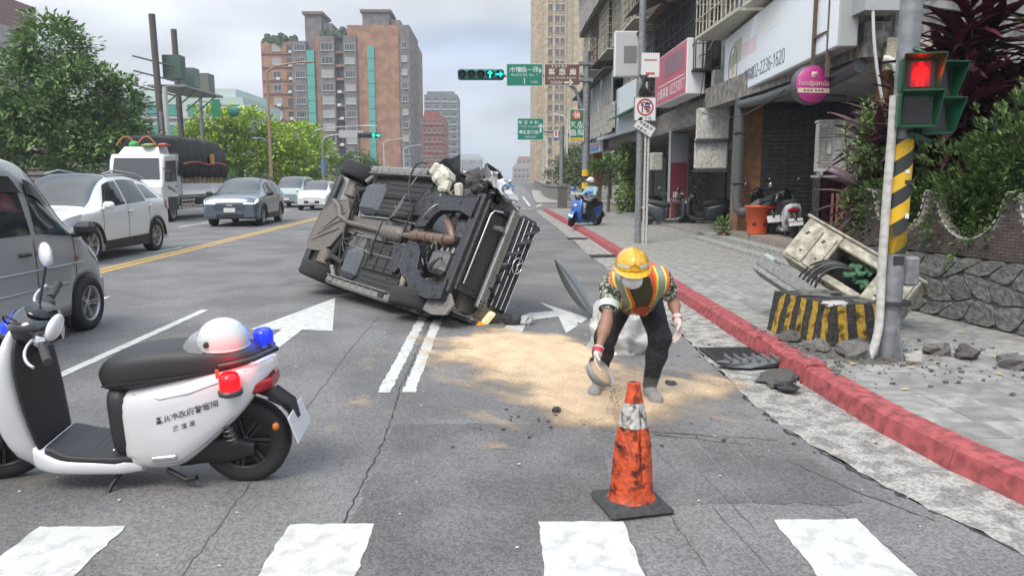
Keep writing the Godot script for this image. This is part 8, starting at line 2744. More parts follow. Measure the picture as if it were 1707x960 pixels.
func flesh(bones, cell, k, inflate = 0.0, cuts = []) -> ArrayMesh:   # cuts: [point, normal] removes what lies beyond
	var lo = Vector3.ONE * 1e9
	var hi = -lo
	for b in bones:
		for e in 2:
			var r = Vector3.ONE * (b[2 + e] + inflate + cell * 2)
			lo = lo.min(b[e] - r)
			hi = hi.max(b[e] + r)
	var n = Vector3i(((hi - lo) / cell).ceil()) + Vector3i.ONE
	var g := PackedFloat32Array()
	g.resize(n.x * n.y * n.z)
	g.fill(1.0)
	for b in bones:
		var m = maxf(b[2], b[3]) + inflate + k * 0.6 + cell * 2
		var b0: Vector3 = b[0].min(b[1]) - Vector3.ONE * m
		var b1: Vector3 = b[0].max(b[1]) + Vector3.ONE * m
		var i0 = Vector3i(((b0 - lo) / cell).floor()).clamp(Vector3i.ZERO, n - Vector3i.ONE)
		var i1 = Vector3i(((b1 - lo) / cell).ceil()).clamp(Vector3i.ZERO, n - Vector3i.ONE)
		var A: Vector3 = b[0]
		var ba: Vector3 = b[1] - b[0]
		var l2 = maxf(ba.length_squared(), 1e-8)
		for z in range(i0.z, i1.z + 1):
			for y in range(i0.y, i1.y + 1):
				var at = (z * n.y + y) * n.x
				for x in range(i0.x, i1.x + 1):
					var p = lo + Vector3(x, y, z) * cell - A
					var t = clampf(p.dot(ba) / l2, 0.0, 1.0)
					var d = (p - ba * t).length() - lerpf(b[2], b[3], t) - inflate
					var q = g[at + x]
					var h = maxf(k - absf(q - d), 0.0) / k
					g[at + x] = minf(q, d) - h * h * k * 0.25
	if cuts.size():
		for z in n.z:
			for y in n.y:
				for x in n.x:
					var i = (z * n.y + y) * n.x + x
					if g[i] < 0.1:
						for c in cuts: g[i] = maxf(g[i], (lo + Vector3(x, y, z) * cell - c[0]).dot(c[1]))
	var ids = {}
	var V = PackedVector3Array()
	var off = [0, 1, n.x, n.x + 1, n.x * n.y, n.x * n.y + 1, n.x * n.y + n.x, n.x * n.y + n.x + 1]
	for z in n.z - 1:
		for y in n.y - 1:
			for x in n.x - 1:
				var i = (z * n.y + y) * n.x + x
				if absf(g[i]) > cell * 2.5: continue
				var s = 0
				for e in 8:
					if g[i + off[e]] < 0: s += 1
				if s == 0 or s == 8: continue
				var sum = Vector3.ZERO
				var c = 0
				for e in [[0, 1], [2, 3], [4, 5], [6, 7], [0, 2], [1, 3], [4, 6], [5, 7], [0, 4], [1, 5], [2, 6], [3, 7]]:
					var a = g[i + off[e[0]]]
					var b = g[i + off[e[1]]]
					if (a < 0) != (b < 0):
						var t = a / (a - b)
						var pa = Vector3(e[0] & 1, (e[0] >> 1) & 1, e[0] >> 2)
						var pb = Vector3(e[1] & 1, (e[1] >> 1) & 1, e[1] >> 2)
						sum += pa.lerp(pb, t)
						c += 1
				ids[i] = V.size()
				V.append(lo + (Vector3(x, y, z) + sum / c) * cell)
	var mb := Mb.new()
	mb.smooth()
	for i in ids:
		var inside = g[i] < 0
		for ax in 3:
			var s = [1, n.x, n.x * n.y][ax]
			var u = [n.x, n.x * n.y, 1][ax]
			var w = [n.x * n.y, 1, n.x][ax]
			if i + s >= g.size() or (g[i + s] < 0) == inside: continue
			var q = [i, i - u, i - u - w, i - w]
			if not (ids.has(q[1]) and ids.has(q[2]) and ids.has(q[3])): continue
			if inside: mb.quad(V[ids[q[0]]], V[ids[q[1]]], V[ids[q[2]]], V[ids[q[3]]])
			else: mb.quad(V[ids[q[3]]], V[ids[q[2]]], V[ids[q[1]]], V[ids[q[0]]])
	return mb.done()

func ribbon(path, side: Vector3, dir: Vector3, w0, w1, bones, k, off) -> Mb:   # a band w0..w1 beside a path, laid onto the body along dir
	var mb := Mb.new()
	mb.grid(func(u, v):
		var f = u * (path.size() - 1)
		var i = mini(int(f), path.size() - 2)
		var p: Vector3 = path[i].lerp(path[i + 1], f - i) + side * lerpf(w0, w1, v) + dir * 0.25
		for s in 40:
			var d = field(p, bones, k) - off
			if d < 0.0008: break
			p -= dir * d * 0.8
			if s == 39: p = path[i].lerp(path[i + 1], f - i) - dir * 0.3
		return p, 18, 4)
	return mb

func hand(parent, wrist: Vector3, fwd: Vector3, palm_n: Vector3, curl, m, thumb_side):
	var f = fwd.normalized()
	var nn = (palm_n - f * palm_n.dot(f)).normalized()
	var s = f.cross(nn) * thumb_side
	var b = [[wrist - f * 0.02, wrist + f * 0.02, 0.027, 0.03]]
	for k in 4:
		var o = (1.5 - k) * 0.021
		var kn = wrist + f * (0.085 - 0.006 * absf(k - 1.2)) + s * o
		b.append([wrist + f * 0.02 + s * o * 0.7, kn, 0.018, 0.0125])
		var L = [0.072, 0.08, 0.074, 0.058][k]
		var p = kn
		var a = curl * (0.7 + 0.12 * k)
		for j in 3:
			var d = f * cos(a) + nn * sin(a)
			var q = p + d * L * [0.45, 0.32, 0.25][j]
			b.append([p, q, 0.0105 - 0.0012 * j, 0.0098 - 0.0012 * j])
			p = q
			a += curl * 0.75
	var t0 = wrist + f * 0.025 + s * 0.03
	var t1 = t0 + (f * 0.5 + s * 0.75 + nn * 0.35).normalized() * 0.04
	var t2 = t1 + (f * 0.8 + s * 0.2 + nn * 0.6).normalized() * 0.034
	b.append([wrist + f * 0.015 + s * 0.012, t0, 0.02, 0.016])
	b.append([t0, t1, 0.015, 0.012])
	b.append([t1, t2, 0.0115, 0.009])
	return part(parent, "hand", flesh(b, 0.0042, 0.008), m)

func build_people():
	var skin = mat(lin(0.36, 0.19, 0.125), 0.55, {"tex": "fine", "sc": 6.0})
	var trousers = mat(lin(0.018, 0.0185, 0.022), 0.8, {"bump": "bumpm", "bh": 4.0, "sc": 1.6})
	var glove = mat(lin(0.60, 0.50, 0.46), 0.85, {"bump": "bumpf", "bh": 0.2, "sc": 6.0})
	var shirt = StandardMaterial3D.new()
	var fl = FastNoiseLite.new()
	fl.noise_type = FastNoiseLite.TYPE_CELLULAR
	fl.cellular_return_type = FastNoiseLite.RETURN_DISTANCE
	fl.frequency = 0.035
	var ft = NoiseTexture2D.new()
	ft.width = 512
	ft.height = 512
	ft.seamless = true
	ft.noise = fl
	var gr = Gradient.new()
	gr.offsets = PackedFloat32Array([0.0, 0.34, 0.42, 0.62, 1.0])
	gr.colors = PackedColorArray([Color(0.80, 0.80, 0.74), Color(0.74, 0.75, 0.68), Color(0.16, 0.2, 0.13), Color(0.12, 0.15, 0.1), Color(0.25, 0.3, 0.16)])
	ft.color_ramp = gr
	shirt.albedo_texture = ft
	shirt.uv1_triplanar = true
	shirt.uv1_world_triplanar = true
	shirt.uv1_scale = Vector3.ONE * 1.9
	shirt.roughness = 0.85
	var P = Vector3(1.04, 0, -5.5)
	var t = thing("person", "crouching worker in yellow hard hat and orange vest throwing sand on the road", "person", P)
	# joints, relative to P
	var pel = Vector3(0.02, 0.76, -0.2)
	var mid = Vector3(-0.01, 0.87, 0.02)
	var chest = Vector3(-0.05, 0.87, 0.19)
	var neck = Vector3(-0.09, 0.95, 0.30)
	var head = Vector3(-0.125, 0.99, 0.41)
	var shl = Vector3(-0.235, 0.865, 0.25)
	var shr = Vector3(0.105, 0.905, 0.24)
	var ell = Vector3(-0.295, 0.65, 0.45)
	var wrl = Vector3(-0.365, 0.475, 0.56)
	var elr = Vector3(0.215, 0.755, 0.17)
	var wrr = Vector3(0.205, 0.645, 0.36)
	var hl = Vector3(-0.07, 0.74, -0.2)
	var hr = Vector3(0.1, 0.74, -0.21)
	var kl = Vector3(-0.245, 0.47, 0.08)
	var kr = Vector3(0.14, 0.475, 0.13)
	var al = Vector3(-0.26, 0.1, -0.14)
	var ar = Vector3(0.09, 0.1, 0.05)
	var torso = [[pel + Vector3(-0.06, 0, 0), pel + Vector3(0.06, 0, 0), 0.115, 0.115], [pel, mid, 0.12, 0.125], [mid, chest, 0.13, 0.135], [chest + Vector3(-0.07, 0, 0), chest + Vector3(0.07, 0.02, 0), 0.115, 0.115], [chest, shl, 0.09, 0.068], [chest, shr, 0.09, 0.068], [chest, neck, 0.08, 0.055], [chest, Vector3(-0.01, 0.755, 0.08), 0.125, 0.1]]
	var legs = [[hl, kl, 0.095, 0.062], [kl, kl.lerp(al, 0.35), 0.06, 0.056], [kl.lerp(al, 0.35), al, 0.056, 0.036], [hr, kr, 0.095, 0.062], [kr, kr.lerp(ar, 0.35), 0.06, 0.056], [kr.lerp(ar, 0.35), ar, 0.056, 0.036]]
	var arms = [[shl, ell, 0.05, 0.04], [ell, ell.lerp(wrl, 0.3), 0.041, 0.042], [ell.lerp(wrl, 0.3), wrl, 0.042, 0.027], [shr, elr, 0.05, 0.04], [elr, elr.lerp(wrr, 0.3), 0.041, 0.042], [elr.lerp(wrr, 0.3), wrr, 0.042, 0.027]]
	var fwd = Vector3(-0.05, -0.18, 0.98).normalized()   # where the face looks
	var hup = Vector3(-0.02, 0.98, 0.18).normalized()
	var hrt = hup.cross(fwd)
	var heads = [[neck, head - hup * 0.05, 0.052, 0.055], [head + hup * 0.03 - fwd * 0.015, head + hup * 0.03 + fwd * 0.02, 0.085, 0.083], [head - hup * 0.02 + fwd * 0.035, head - hup * 0.075 + fwd * 0.055, 0.062, 0.04], [head - hup * 0.01 + fwd * 0.09, head - hup * 0.03 + fwd * 0.108, 0.012, 0.016], [head + hrt * 0.08, head + hrt * 0.086 - hup * 0.03, 0.014, 0.01], [head - hrt * 0.08, head - hrt * 0.086 - hup * 0.03, 0.014, 0.01]]
	part(t, "body", flesh(torso + legs + arms + heads, 0.013, 0.035, -0.006), skin)
	var tr = legs.duplicate()
	tr.append([pel + Vector3(-0.06, 0, 0), pel + Vector3(0.06, 0, 0), 0.115, 0.115])
	tr.append([pel, pel.lerp(mid, 0.5), 0.12, 0.12])
	part(t, "trousers", flesh(tr, 0.012, 0.04, 0.016, [[al + Vector3(0, -0.02, 0), Vector3.DOWN]]), trousers)
	var tb = torso + [[shl, shl.lerp(ell, 0.5), 0.062, 0.06], [shr, shr.lerp(elr, 0.55), 0.062, 0.06]]
	part(t, "shirt", flesh(tb, 0.012, 0.04, 0.012), shirt)
	var cuff = mat(lin(0.55, 0.56, 0.55), 0.8)
	for s in [[shl, ell, 0.56], [shr, elr, 0.6]]:
		var mb := Mb.new()
		mb.tube([s[0].lerp(s[1], s[2] - 0.06), s[0].lerp(s[1], s[2] + 0.1)], [0.074, 0.066], 16, false)
		part(t, "cuff", mb, cuff)
	# vest: orange body, then bands on both fronts
	var vb = torso.duplicate()
	var orange = mat(lin(0.78, 0.125, 0.03), 0.65, {"bump": "bumpf", "bh": 0.1, "sc": 5.0})
	var yellow = mat(lin(0.62, 0.66, 0.06), 0.6)
	var silver = mat(lin(0.26, 0.26, 0.22), 0.35, {"metal": 0.3})
	var olive = mat(lin(0.05, 0.05, 0.02), 0.85)
	var dir = Vector3(0.0, 0.25, 0.97).normalized()
	part(t, "vest", flesh([[pel.lerp(mid, 0.55), mid, 0.122, 0.125], [mid, chest, 0.13, 0.135], [chest + Vector3(-0.07, 0, 0), chest + Vector3(0.07, 0.02, 0), 0.115, 0.115], [chest, chest.lerp(shl, 0.72), 0.09, 0.075], [chest, chest.lerp(shr, 0.72), 0.09, 0.075], [chest, Vector3(-0.01, 0.755, 0.08), 0.125, 0.1]], 0.012, 0.04, 0.02), orange)
	var allb = torso
	var cl = [Vector3(-0.2, 0.95, 0.2), Vector3(-0.205, 0.9, 0.3), Vector3(-0.165, 0.8, 0.3), Vector3(-0.12, 0.72, 0.3), Vector3(-0.085, 0.69, 0.3)]
	var cr = [Vector3(0.075, 0.99, 0.2), Vector3(0.095, 0.93, 0.3), Vector3(0.095, 0.84, 0.3), Vector3(0.085, 0.75, 0.3), Vector3(0.06, 0.68, 0.3)]
	part(t, "shirt_front", ribbon([Vector3(-0.075, 0.93, 0.3), Vector3(-0.04, 0.8, 0.3), Vector3(-0.02, 0.7, 0.3)], Vector3.RIGHT, dir, -0.085, 0.085, allb, 0.04, 0.0255), olive)
	for c in [cl, cr]:
		part(t, "vest_band", ribbon(c, Vector3.RIGHT, dir, -0.056, 0.056, allb, 0.04, 0.0275), orange)
		part(t, "vest_band", ribbon(c, Vector3.RIGHT, dir, -0.036, 0.036, allb, 0.04, 0.0295), yellow)
		part(t, "vest_band", ribbon(c, Vector3.RIGHT, dir, -0.023, 0.023, allb, 0.04, 0.0315), silver)
	part(t, "vest_hem", ribbon([Vector3(-0.12, 0.7, 0.3), Vector3(-0.02, 0.715, 0.3), Vector3(0.1, 0.71, 0.3)], Vector3(0, 1, 0), dir, -0.05, 0.02, allb, 0.04, 0.03), mat(lin(0.36, 0.06, 0.03), 0.7))
	# mask, eyes, hair line and hard hat
	var mk := Mb.new()
	mk.xf = Transform3D(Basis(hrt, hup, fwd), head - hup * 0.05 + fwd * 0.055)
	mk.ball(Vector3.ZERO, Vector3(0.068, 0.056, 0.075), 16)
	part(t, "mask", mk, mat(lin(0.74, 0.75, 0.70), 0.8))
	for s in [-1, 1]:
		var ey := Mb.new()
		ey.xf = Transform3D(Basis(hrt, hup, fwd), head + hup * 0.015 + fwd * 0.088 + hrt * 0.032 * s)
		ey.ball(Vector3.ZERO, Vector3(0.014, 0.007, 0.012), 10)
		part(t, "eye", ey, mat(lin(0.03, 0.02, 0.018), 0.2))
		var lp := Mb.new()
		lp.tube([head + hrt * 0.08 * s - hup * 0.02, head - hup * 0.03 + fwd * 0.06 + hrt * 0.066 * s], 0.003, 4)
		part(t, "mask_loop", lp, mat(lin(0.5), 0.8))
	var hat = thing("hard_hat", "yellow hard hat with grey strip and front peak worn by the worker", "helmet")
	hat.transform = Transform3D(Basis(hrt, hup, fwd), P + head + hup * 0.035)
	var yl = mat(lin(0.72, 0.40, 0.012), 0.3, {"coat": 0.6, "tex": "dirt", "sc": 2.5})
	var dm := Mb.new()
	dm.smooth()
	dm.grid(func(u, v):
		var a = TAU * u
		var e = v * PI / 2
		var ridge = 1.0 + 0.055 * exp(-pow(sin(a) / 0.16, 2.0)) * sin(minf(PI / 2, e * 1.4)) * (1.0 if cos(a) != 0 else 1.0)
		return Vector3(sin(a) * cos(e) * 0.115, sin(e) * 0.125 * ridge, cos(a) * cos(e) * 0.142) * Vector3(1, 1, ridge), 48, 14)
	part(hat, "shell", dm, yl)
	var bk := Mb.new()
	bk.smooth()
	bk.grid(func(u, v):
		var a = lerpf(-PI, PI, u)
		var ext = 0.012 + 0.05 * pow(maxf(0.0, cos(a)), 1.5)
		return Vector3(sin(a) * (0.113 + ext * v * 0.6), -0.004 - 0.022 * v * maxf(0.2, cos(a)), cos(a) * (0.14 + ext * v)), 40, 3)
	part(hat, "brim", bk, yl)
	var gs := Mb.new()
	for sgn in [-1.0, 1.0]:
		gs = Mb.new()
		gs.grid(func(u, v):
			var a = sgn * lerpf(0.32, 1.15, u)
			var e = lerpf(0.16, 0.34, v)
			return Vector3(sin(a) * cos(e) * 0.1165, sin(e) * 0.127, cos(a) * cos(e) * 0.1435), 8, 2)
		part(hat, "grey_strip", gs, mat(lin(0.45, 0.43, 0.36), 0.5))
	var lg := Mb.new()
	for k in 5:
		lg.xf = Transform3D(Basis(Vector3.RIGHT, -0.25), Vector3((k - 2) * 0.012, 0.034 + 0.008 * (2 - absi(k - 2)), 0.1405))
		lg.box(Vector3.ZERO, Vector3(0.009, 0.006, 0.003))
	stuff(part(hat, "badge", lg, mat(lin(0.28, 0.14, 0.02), 0.5)))
	# gloved hands, wrist bands
	hand(t, wrl, Vector3(-0.1, -0.8, 0.35), Vector3(0.75, 0.1, 0.3), 0.5, glove, 1)
	hand(t, wrr, Vector3(0.05, -0.9, 0.25), Vector3(-0.7, 0.0, 0.1), 0.35, glove, -1)
	for w in [[wrl, ell], [wrr, elr]]:
		var mb := Mb.new()
		mb.tube([w[0].lerp(w[1], -0.03), w[0].lerp(w[1], 0.1)], 0.034, 12, false)
		part(t, "glove_cuff", mb, mat(lin(0.48, 0.035, 0.05), 0.7))
		var m2 := Mb.new()
		m2.tube([w[0].lerp(w[1], 0.1), w[0].lerp(w[1], 0.15)], 0.036, 12, false)
		part(t, "glove_cuff", m2, glove)
	# shoes
	for f in [[al, Vector3(-0.35, 0, 0.94)], [ar, Vector3(0.12, 0, 0.99)]]:
		var d: Vector3 = f[1].normalized()
		var s = d.cross(Vector3.UP)
		var gb = Vector3(f[0].x, 0.0, f[0].z)
		part(t, "shoe", flesh([[gb + Vector3(0, 0.085, 0), gb - d * 0.035 + Vector3(0, 0.05, 0), 0.045, 0.04], [gb + d * 0.03 + Vector3(0, 0.065, 0), gb + d * 0.15 + Vector3(0, 0.045, 0), 0.043, 0.034], [gb + d * 0.14 + s * 0.012 + Vector3(0, 0.042, 0), gb + d * 0.16 - s * 0.012 + Vector3(0, 0.042, 0), 0.036, 0.036]], 0.008, 0.03, 0.0, [[Vector3(0, 0.014, 0), Vector3.DOWN]]), mat(lin(0.30, 0.30, 0.29), 0.85, {"tex": "fine", "sc": 8.0}))
		part(t, "sole", flesh([[gb - d * 0.035 + Vector3(0, 0.02, 0), gb + d * 0.15 + Vector3(0, 0.02, 0), 0.046, 0.044]], 0.008, 0.03, 0.0, [[Vector3(0, 0.024, 0), Vector3.UP], [Vector3(0, 0.001, 0), Vector3.DOWN]]), mat(lin(0.5, 0.49, 0.46), 0.8))
	# scoop in the hand, with sand in it
	var sc = thing("sand_scoop", "round grey scoop full of sand held low in the worker's glove", "scoop", P + wrl + Vector3(-0.0, -0.135, 0.06))
	sc.basis = Basis(Vector3.BACK, -0.75) * Basis(Vector3.RIGHT, 0.35)
	var bw := Mb.new()
	bw.lathe([Vector2(0.07, -0.04), Vector2(0.09, -0.02), Vector2(0.112, 0.03), Vector2(0.115, 0.032), Vector2(0.092, -0.024), Vector2(0.0, -0.044)], 20)
	part(sc, "bowl", bw, mat(lin(0.26, 0.25, 0.23), 0.5))
	var sa := Mb.new()
	sa.ball(Vector3(0, 0.005, 0), Vector3(0.1, 0.035, 0.1), 14)
	part(sc, "sand", sa, mat(lin(0.52, 0.37, 0.22), 0.95, {"bump": "bumpf", "bh": 0.4, "sc": 5.0}))
	# --- the two riders
	for r in [["seated rider in white helmet and pale blue shirt with one foot on the kerb", Vector3(3.3, 0.12, -24.9), -PI * 0.74, lin(0.26, 0.42, 0.52)], ["distant rider in white helmet coming up the far lane", Vector3(1.05, 0.0, -55.0), -PI / 2, lin(0.1, 0.25, 0.4)]]:
		var q = thing("person", r[0], "person", r[1], r[2])
		var hd = Vector3(0.36, 1.38, 0)
		var tor = [[Vector3(0.25, 0.82, -0.06), Vector3(0.25, 0.82, 0.06), 0.12, 0.12], [Vector3(0.25, 0.84, 0), Vector3(0.3, 1.1, 0), 0.125, 0.135], [Vector3(0.3, 1.15, -0.15), Vector3(0.3, 1.15, 0.15), 0.075, 0.075], [Vector3(0.3, 1.15, 0), Vector3(0.34, 1.28, 0), 0.07, 0.05]]
		var arm = []
		var leg = []
		for s in [-1.0, 1.0]:
			arm.append([Vector3(0.3, 1.14, s * 0.17), Vector3(0.5, 0.95, s * 0.25), 0.05, 0.04])
			arm.append([Vector3(0.5, 0.95, s * 0.25), Vector3(0.88, 0.93, s * 0.3), 0.042, 0.03])
			leg.append([Vector3(0.27, 0.8, s * 0.1), Vector3(0.66, 0.74, s * 0.16), 0.09, 0.065])
			leg.append([Vector3(0.66, 0.74, s * 0.16), Vector3(0.72, 0.3, s * 0.15) if s > 0 or r[1].z < -50 else Vector3(0.55, 0.1, -0.36), 0.06, 0.045])
			leg.append([Vector3(0.72, 0.29, s * 0.15) if s > 0 or r[1].z < -50 else Vector3(0.55, 0.08, -0.36), Vector3(0.84, 0.27, s * 0.15) if s > 0 or r[1].z < -50 else Vector3(0.67, 0.05, -0.38), 0.045, 0.04])
		part(q, "body", flesh(tor + arm + leg + [[hd - Vector3(0, 0.06, 0), hd + Vector3(0.01, 0.02, 0), 0.07, 0.09]], 0.022, 0.04, -0.005), skin)
		part(q, "shirt", flesh(tor + [arm[0], arm[2]], 0.022, 0.04, 0.014), mat(r[3], 0.85))
		part(q, "trousers", flesh(leg, 0.022, 0.04, 0.014), trousers)
		var hh = thing("riding_helmet", "white open face helmet worn by the " + ("rider at the kerb" if r[1].z > -30 else "distant rider"), "helmet", q.transform * (hd + Vector3(0, 0.03, 0)), r[2])
		var hs := Mb.new()
		hs.ball(Vector3.ZERO, Vector3(0.14, 0.135, 0.125), 16, -0.3, 1.0)
		part(hh, "shell", hs, mat(lin(0.66), 0.25, {"coat": 0.6}))
		var pk := Mb.new()
		pk.box(Vector3(0.15, 0.03, 0), Vector3(0.1, 0.012, 0.17), 0.005, Basis(Vector3.BACK, -0.2))
		part(hh, "peak", pk, mat(lin(0.6), 0.3))
	var bg := Mb.new()
	bg.smooth()
	bg.rock(Vector3.ZERO, Vector3(0.12, 0.2, 0.09), FastNoiseLite.new(), 5.0, 12)
	single("plastic_bag", "pale plastic bag hung on the blue scooter before the rider's knees", "bag", bg, mat(lin(0.55), 0.5), Transform3D(Basis(Vector3.UP, -PI * 0.74), Vector3(3.3, 0.12, -24.9)) * Vector3(0.92, 0.58, -0.1))

# ---------- cone, cabinet, block, debris, sand ----------
func build_small():
	var nz := FastNoiseLite.new()
	nz.frequency = 0.02
	nz.seed = 9
	# traffic cone
	var c = thing("traffic_cone", "battered orange traffic cone with a peeling white band on a black base", "traffic cone", Vector3(0.67, 0, -3.6), 0.22)
	c.scale = Vector3.ONE * 0.88
	var rub = mat(lin(0.05), 0.85, {"tex": "dirt", "sc": 2.0})
	var ba := Mb.new()
	ba.box(Vector3(0, 0.02, 0), Vector3(0.37, 0.036, 0.36), 0.016)
	ba.lathe([Vector2(0.165, 0.037), Vector2(0.15, 0.052), Vector2(0.12, 0.058)], 28)
	part(c, "base", ba, rub)
	var rad = func(y): return interp([[0.05, 0.14], [0.075, 0.122], [0.2, 0.112], [0.36, 0.1], [0.43, 0.088], [0.47, 0.08], [0.6, 0.051], [0.71, 0.034]], y)[1]
	var surf = func(a, y, off):
		var r = rad.call(y) + off + nz.get_noise_3d(cos(a) * 60, y * 160, sin(a) * 60) * 0.006
		var dent = 0.028 * exp(-pow((a - 4.85) / 0.13, 2.0)) * exp(-pow((y - 0.34) / 0.14, 2.0)) + 0.02 * exp(-pow((a - 4.3) / 0.35, 2.0)) * exp(-pow((y - 0.4) / 0.06, 2.0))
		r -= dent
		return Vector3(cos(a) * r, y, -sin(a) * r)
	var orange = mat(lin(0.62, 0.085, 0.022), 0.55, {"tex": "soot", "sc": 1.3, "det": "dirt", "dsc": 3.0, "bump": "bumpm", "bh": 0.6})
	for q in [[0.05, 0.468, orange, "lower_body"], [0.468, 0.602, mat(lin(0.55, 0.53, 0.49), 0.6, {"tex": "soot", "sc": 1.9, "det": "dirt", "dsc": 3.0}), "white_band"], [0.602, 0.71, orange, "tip"]]:
		var mb := Mb.new()
		mb.grid(func(u, v): return surf.call(TAU * (1.0 - u), lerpf(q[0], q[1], v), 0.0015 if q[3] == "white_band" else 0.0), 64, 22)
		part(c, q[3], mb, q[2])
	var tip := Mb.new()
	tip.lathe([Vector2(0.034, 0.708), Vector2(0.028, 0.713), Vector2(0.02, 0.7), Vector2(0, 0.69)], 20)
	part(c, "top_rim", tip, orange)
	var gash := Mb.new()
	for q in [[4.86, 0.16, 0.46], [4.9, 0.46, 0.6]]:
		for k in 10:
			var y0 = lerpf(q[1], q[2], k / 10.0)
			var y1 = lerpf(q[1], q[2], (k + 1) / 10.0)
			var w0 = 0.035 * sin(PI * k / 10.0) + 0.008
			var w1 = 0.035 * sin(PI * (k + 1) / 10.0) + 0.008
			var j = (hn(k * 3 + q[0]) - 0.5) * 0.05
			gash.quad(surf.call(q[0] - w0 + j, y0, 0.003), surf.call(q[0] + w0 + j, y0, 0.003), surf.call(q[0] + w1 + j, y1, 0.003), surf.call(q[0] - w1 + j, y1, 0.003))
	part(c, "gash", gash, mat(lin(0.10, 0.02, 0.012), 0.9))
	# striped concrete block
	var blo = thing("concrete_block", "yellow and black striped concrete plinth broken off its pavement bed", "concrete block", Vector3(3.14, 0.13, -6.9), 0.2)
	var bw := Mb.new()
	bw.flat()
	bw.loft([[Vector3(-0.4, 0, 0.5), Vector3(0.24, 0, 0.5), Vector3(0.24, 0, -0.5), Vector3(-0.4, 0, -0.5)], [Vector3(-0.35, 0.41, 0.44), Vector3(0.2, 0.4, 0.44), Vector3(0.2, 0.39, -0.46), Vector3(-0.36, 0.4, -0.46)]])
	part(blo, "block", bw, mat(lin(0.042, 0.04, 0.038), 0.85, {"tex": "dirt", "sc": 2.0, "bump": "bumpm", "bh": 1.5}))
	var yb = mat(lin(0.46, 0.29, 0.03), 0.75, {"tex": "soot", "sc": 0.9, "det": "dirt", "dsc": 2.0})
	for k in 8:
		var mb := Mb.new()
		var f = func(x, y): return Vector3(lerpf(lerpf(-0.4, 0.24, x), lerpf(-0.35, 0.2, x), y), y * 0.402, lerpf(0.5, 0.44, y) + 0.003)
		var l = func(x, y): return Vector3(lerpf(-0.4, -0.355, y) - 0.003, y * 0.402, lerpf(lerpf(0.5, -0.5, x), lerpf(0.44, -0.46, x), y))
		var g2 = f if k < 3 else l
		var x0 = (0.13 + k * 0.31) if k < 3 else (0.08 + (k - 3) * 0.19)
		var w = 0.15 if k < 3 else 0.09
		for q in 6:
			var y0 = q / 6.0
			var y1 = (q + 1) / 6.0
			var sl = -0.06 if k < 3 else -0.05
			var j0 = (hn(k * 7 + q) - 0.5) * 0.02
			var j1 = (hn(k * 7 + q + 1) - 0.5) * 0.02
			mb.quad(g2.call(x0 + sl * y0 + j0, y0), g2.call(x0 + w + sl * y0 + j0, y0), g2.call(x0 + w + sl * y1 + j1, y1), g2.call(x0 + sl * y1 + j1, y1))
		part(blo, "yellow_stripe", mb, yb)
	var chip := Mb.new()
	chip.rock(Vector3(-0.28, 0.4, 0.36), Vector3(0.12, 0.03, 0.1), nz, 2.0, 10)
	part(blo, "broken_corner", chip, mat(lin(0.4, 0.38, 0.35), 0.95))
	var grout := Mb.new()
	for k in 14: grout.rock(Vector3(-0.32 + 0.48 * hn(k * 3), 0.405, -0.4 + 0.75 * hn(k * 7)), Vector3(0.07, 0.02, 0.05) * (0.6 + hn(k)), nz, k * 5.0, 7)
	stuff(part(blo, "grit", grout, mat(lin(0.12, 0.11, 0.10), 0.95)))
	# toppled cabinet
	var cab = thing("utility_cabinet", "toppled cream metal utility cabinet torn open behind the striped block", "cabinet")
	var bx = Vector3(0.59, -0.447, 0.667).normalized()
	var by = (Vector3(0.6, 0.8, 0) - bx * bx.dot(Vector3(0.6, 0.8, 0))).normalized()
	cab.transform = Transform3D(Basis(bx, by, bx.cross(by)), Vector3(3.62, 0.66, -7.72))
	var cm = mat(lin(0.50, 0.46, 0.36), 0.55, {"tex": "mid", "sc": 2.0, "det": "dirt", "dsc": 0.7, "local": true})
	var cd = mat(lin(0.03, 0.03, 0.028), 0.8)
	for q in [["left_case", -0.62, -0.2, -0.24, 0.24, -0.18, 0.17], ["right_case", 0.28, 0.66, -0.24, 0.24, -0.18, 0.17], ["back", -0.2, 0.28, -0.24, 0.24, -0.18, -0.15], ["top_rail", -0.2, 0.28, 0.13, 0.24, 0.1, 0.17], ["bottom_rail", -0.2, 0.28, -0.24, -0.16, 0.1, 0.17], ["roof", -0.2, 0.28, 0.22, 0.24, -0.15, 0.1]]:
		slab(cab, q[0], q[1], q[2], q[3], q[4], q[5], q[6], cm, 0.012)
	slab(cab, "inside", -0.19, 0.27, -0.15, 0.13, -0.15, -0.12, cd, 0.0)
	slab(cab, "lid", -0.66, 0.7, 0.242, 0.27, -0.2, 0.19, cm, 0.012)
	for q in [[-0.59, -0.4], [-0.39, -0.23], [0.32, 0.46], [0.47, 0.63]]:
		var d = slab(cab, "door_panel", q[0], q[1], -0.21, 0.18, 0.172, 0.19, cm, 0.008)
		for h in [[0.3, 0.08], [0.35, 0.1], [0.6, -0.1]]:
			var hb := Mb.new()
			hb.box(Vector3(lerpf(q[0], q[1], h[0]), h[1] - (0.2 if q[0] > 0.4 else 0.0), 0.1912), Vector3(0.03, 0.018, 0.003), 0.001)
			part(d, "slot", hb, cd)
	for k in 5:
		var cbm := Mb.new()
		cbm.tube(bez(Vector3(-0.1 + k * 0.05, 0.05, -0.08), Vector3(-0.12 + k * 0.03, 0.0, 0.25), Vector3(-0.3 + k * 0.03, -0.1, 0.26), Vector3(-0.34 + k * 0.05, -0.34, 0.1), 10), 0.011 + 0.003 * (k % 3), 8)
		part(cab, "cable", cbm, mat(lin(0.04 + 0.02 * (k % 3)), 0.6))
	var grn = mat(lin(0.05, 0.13, 0.065), 0.6)
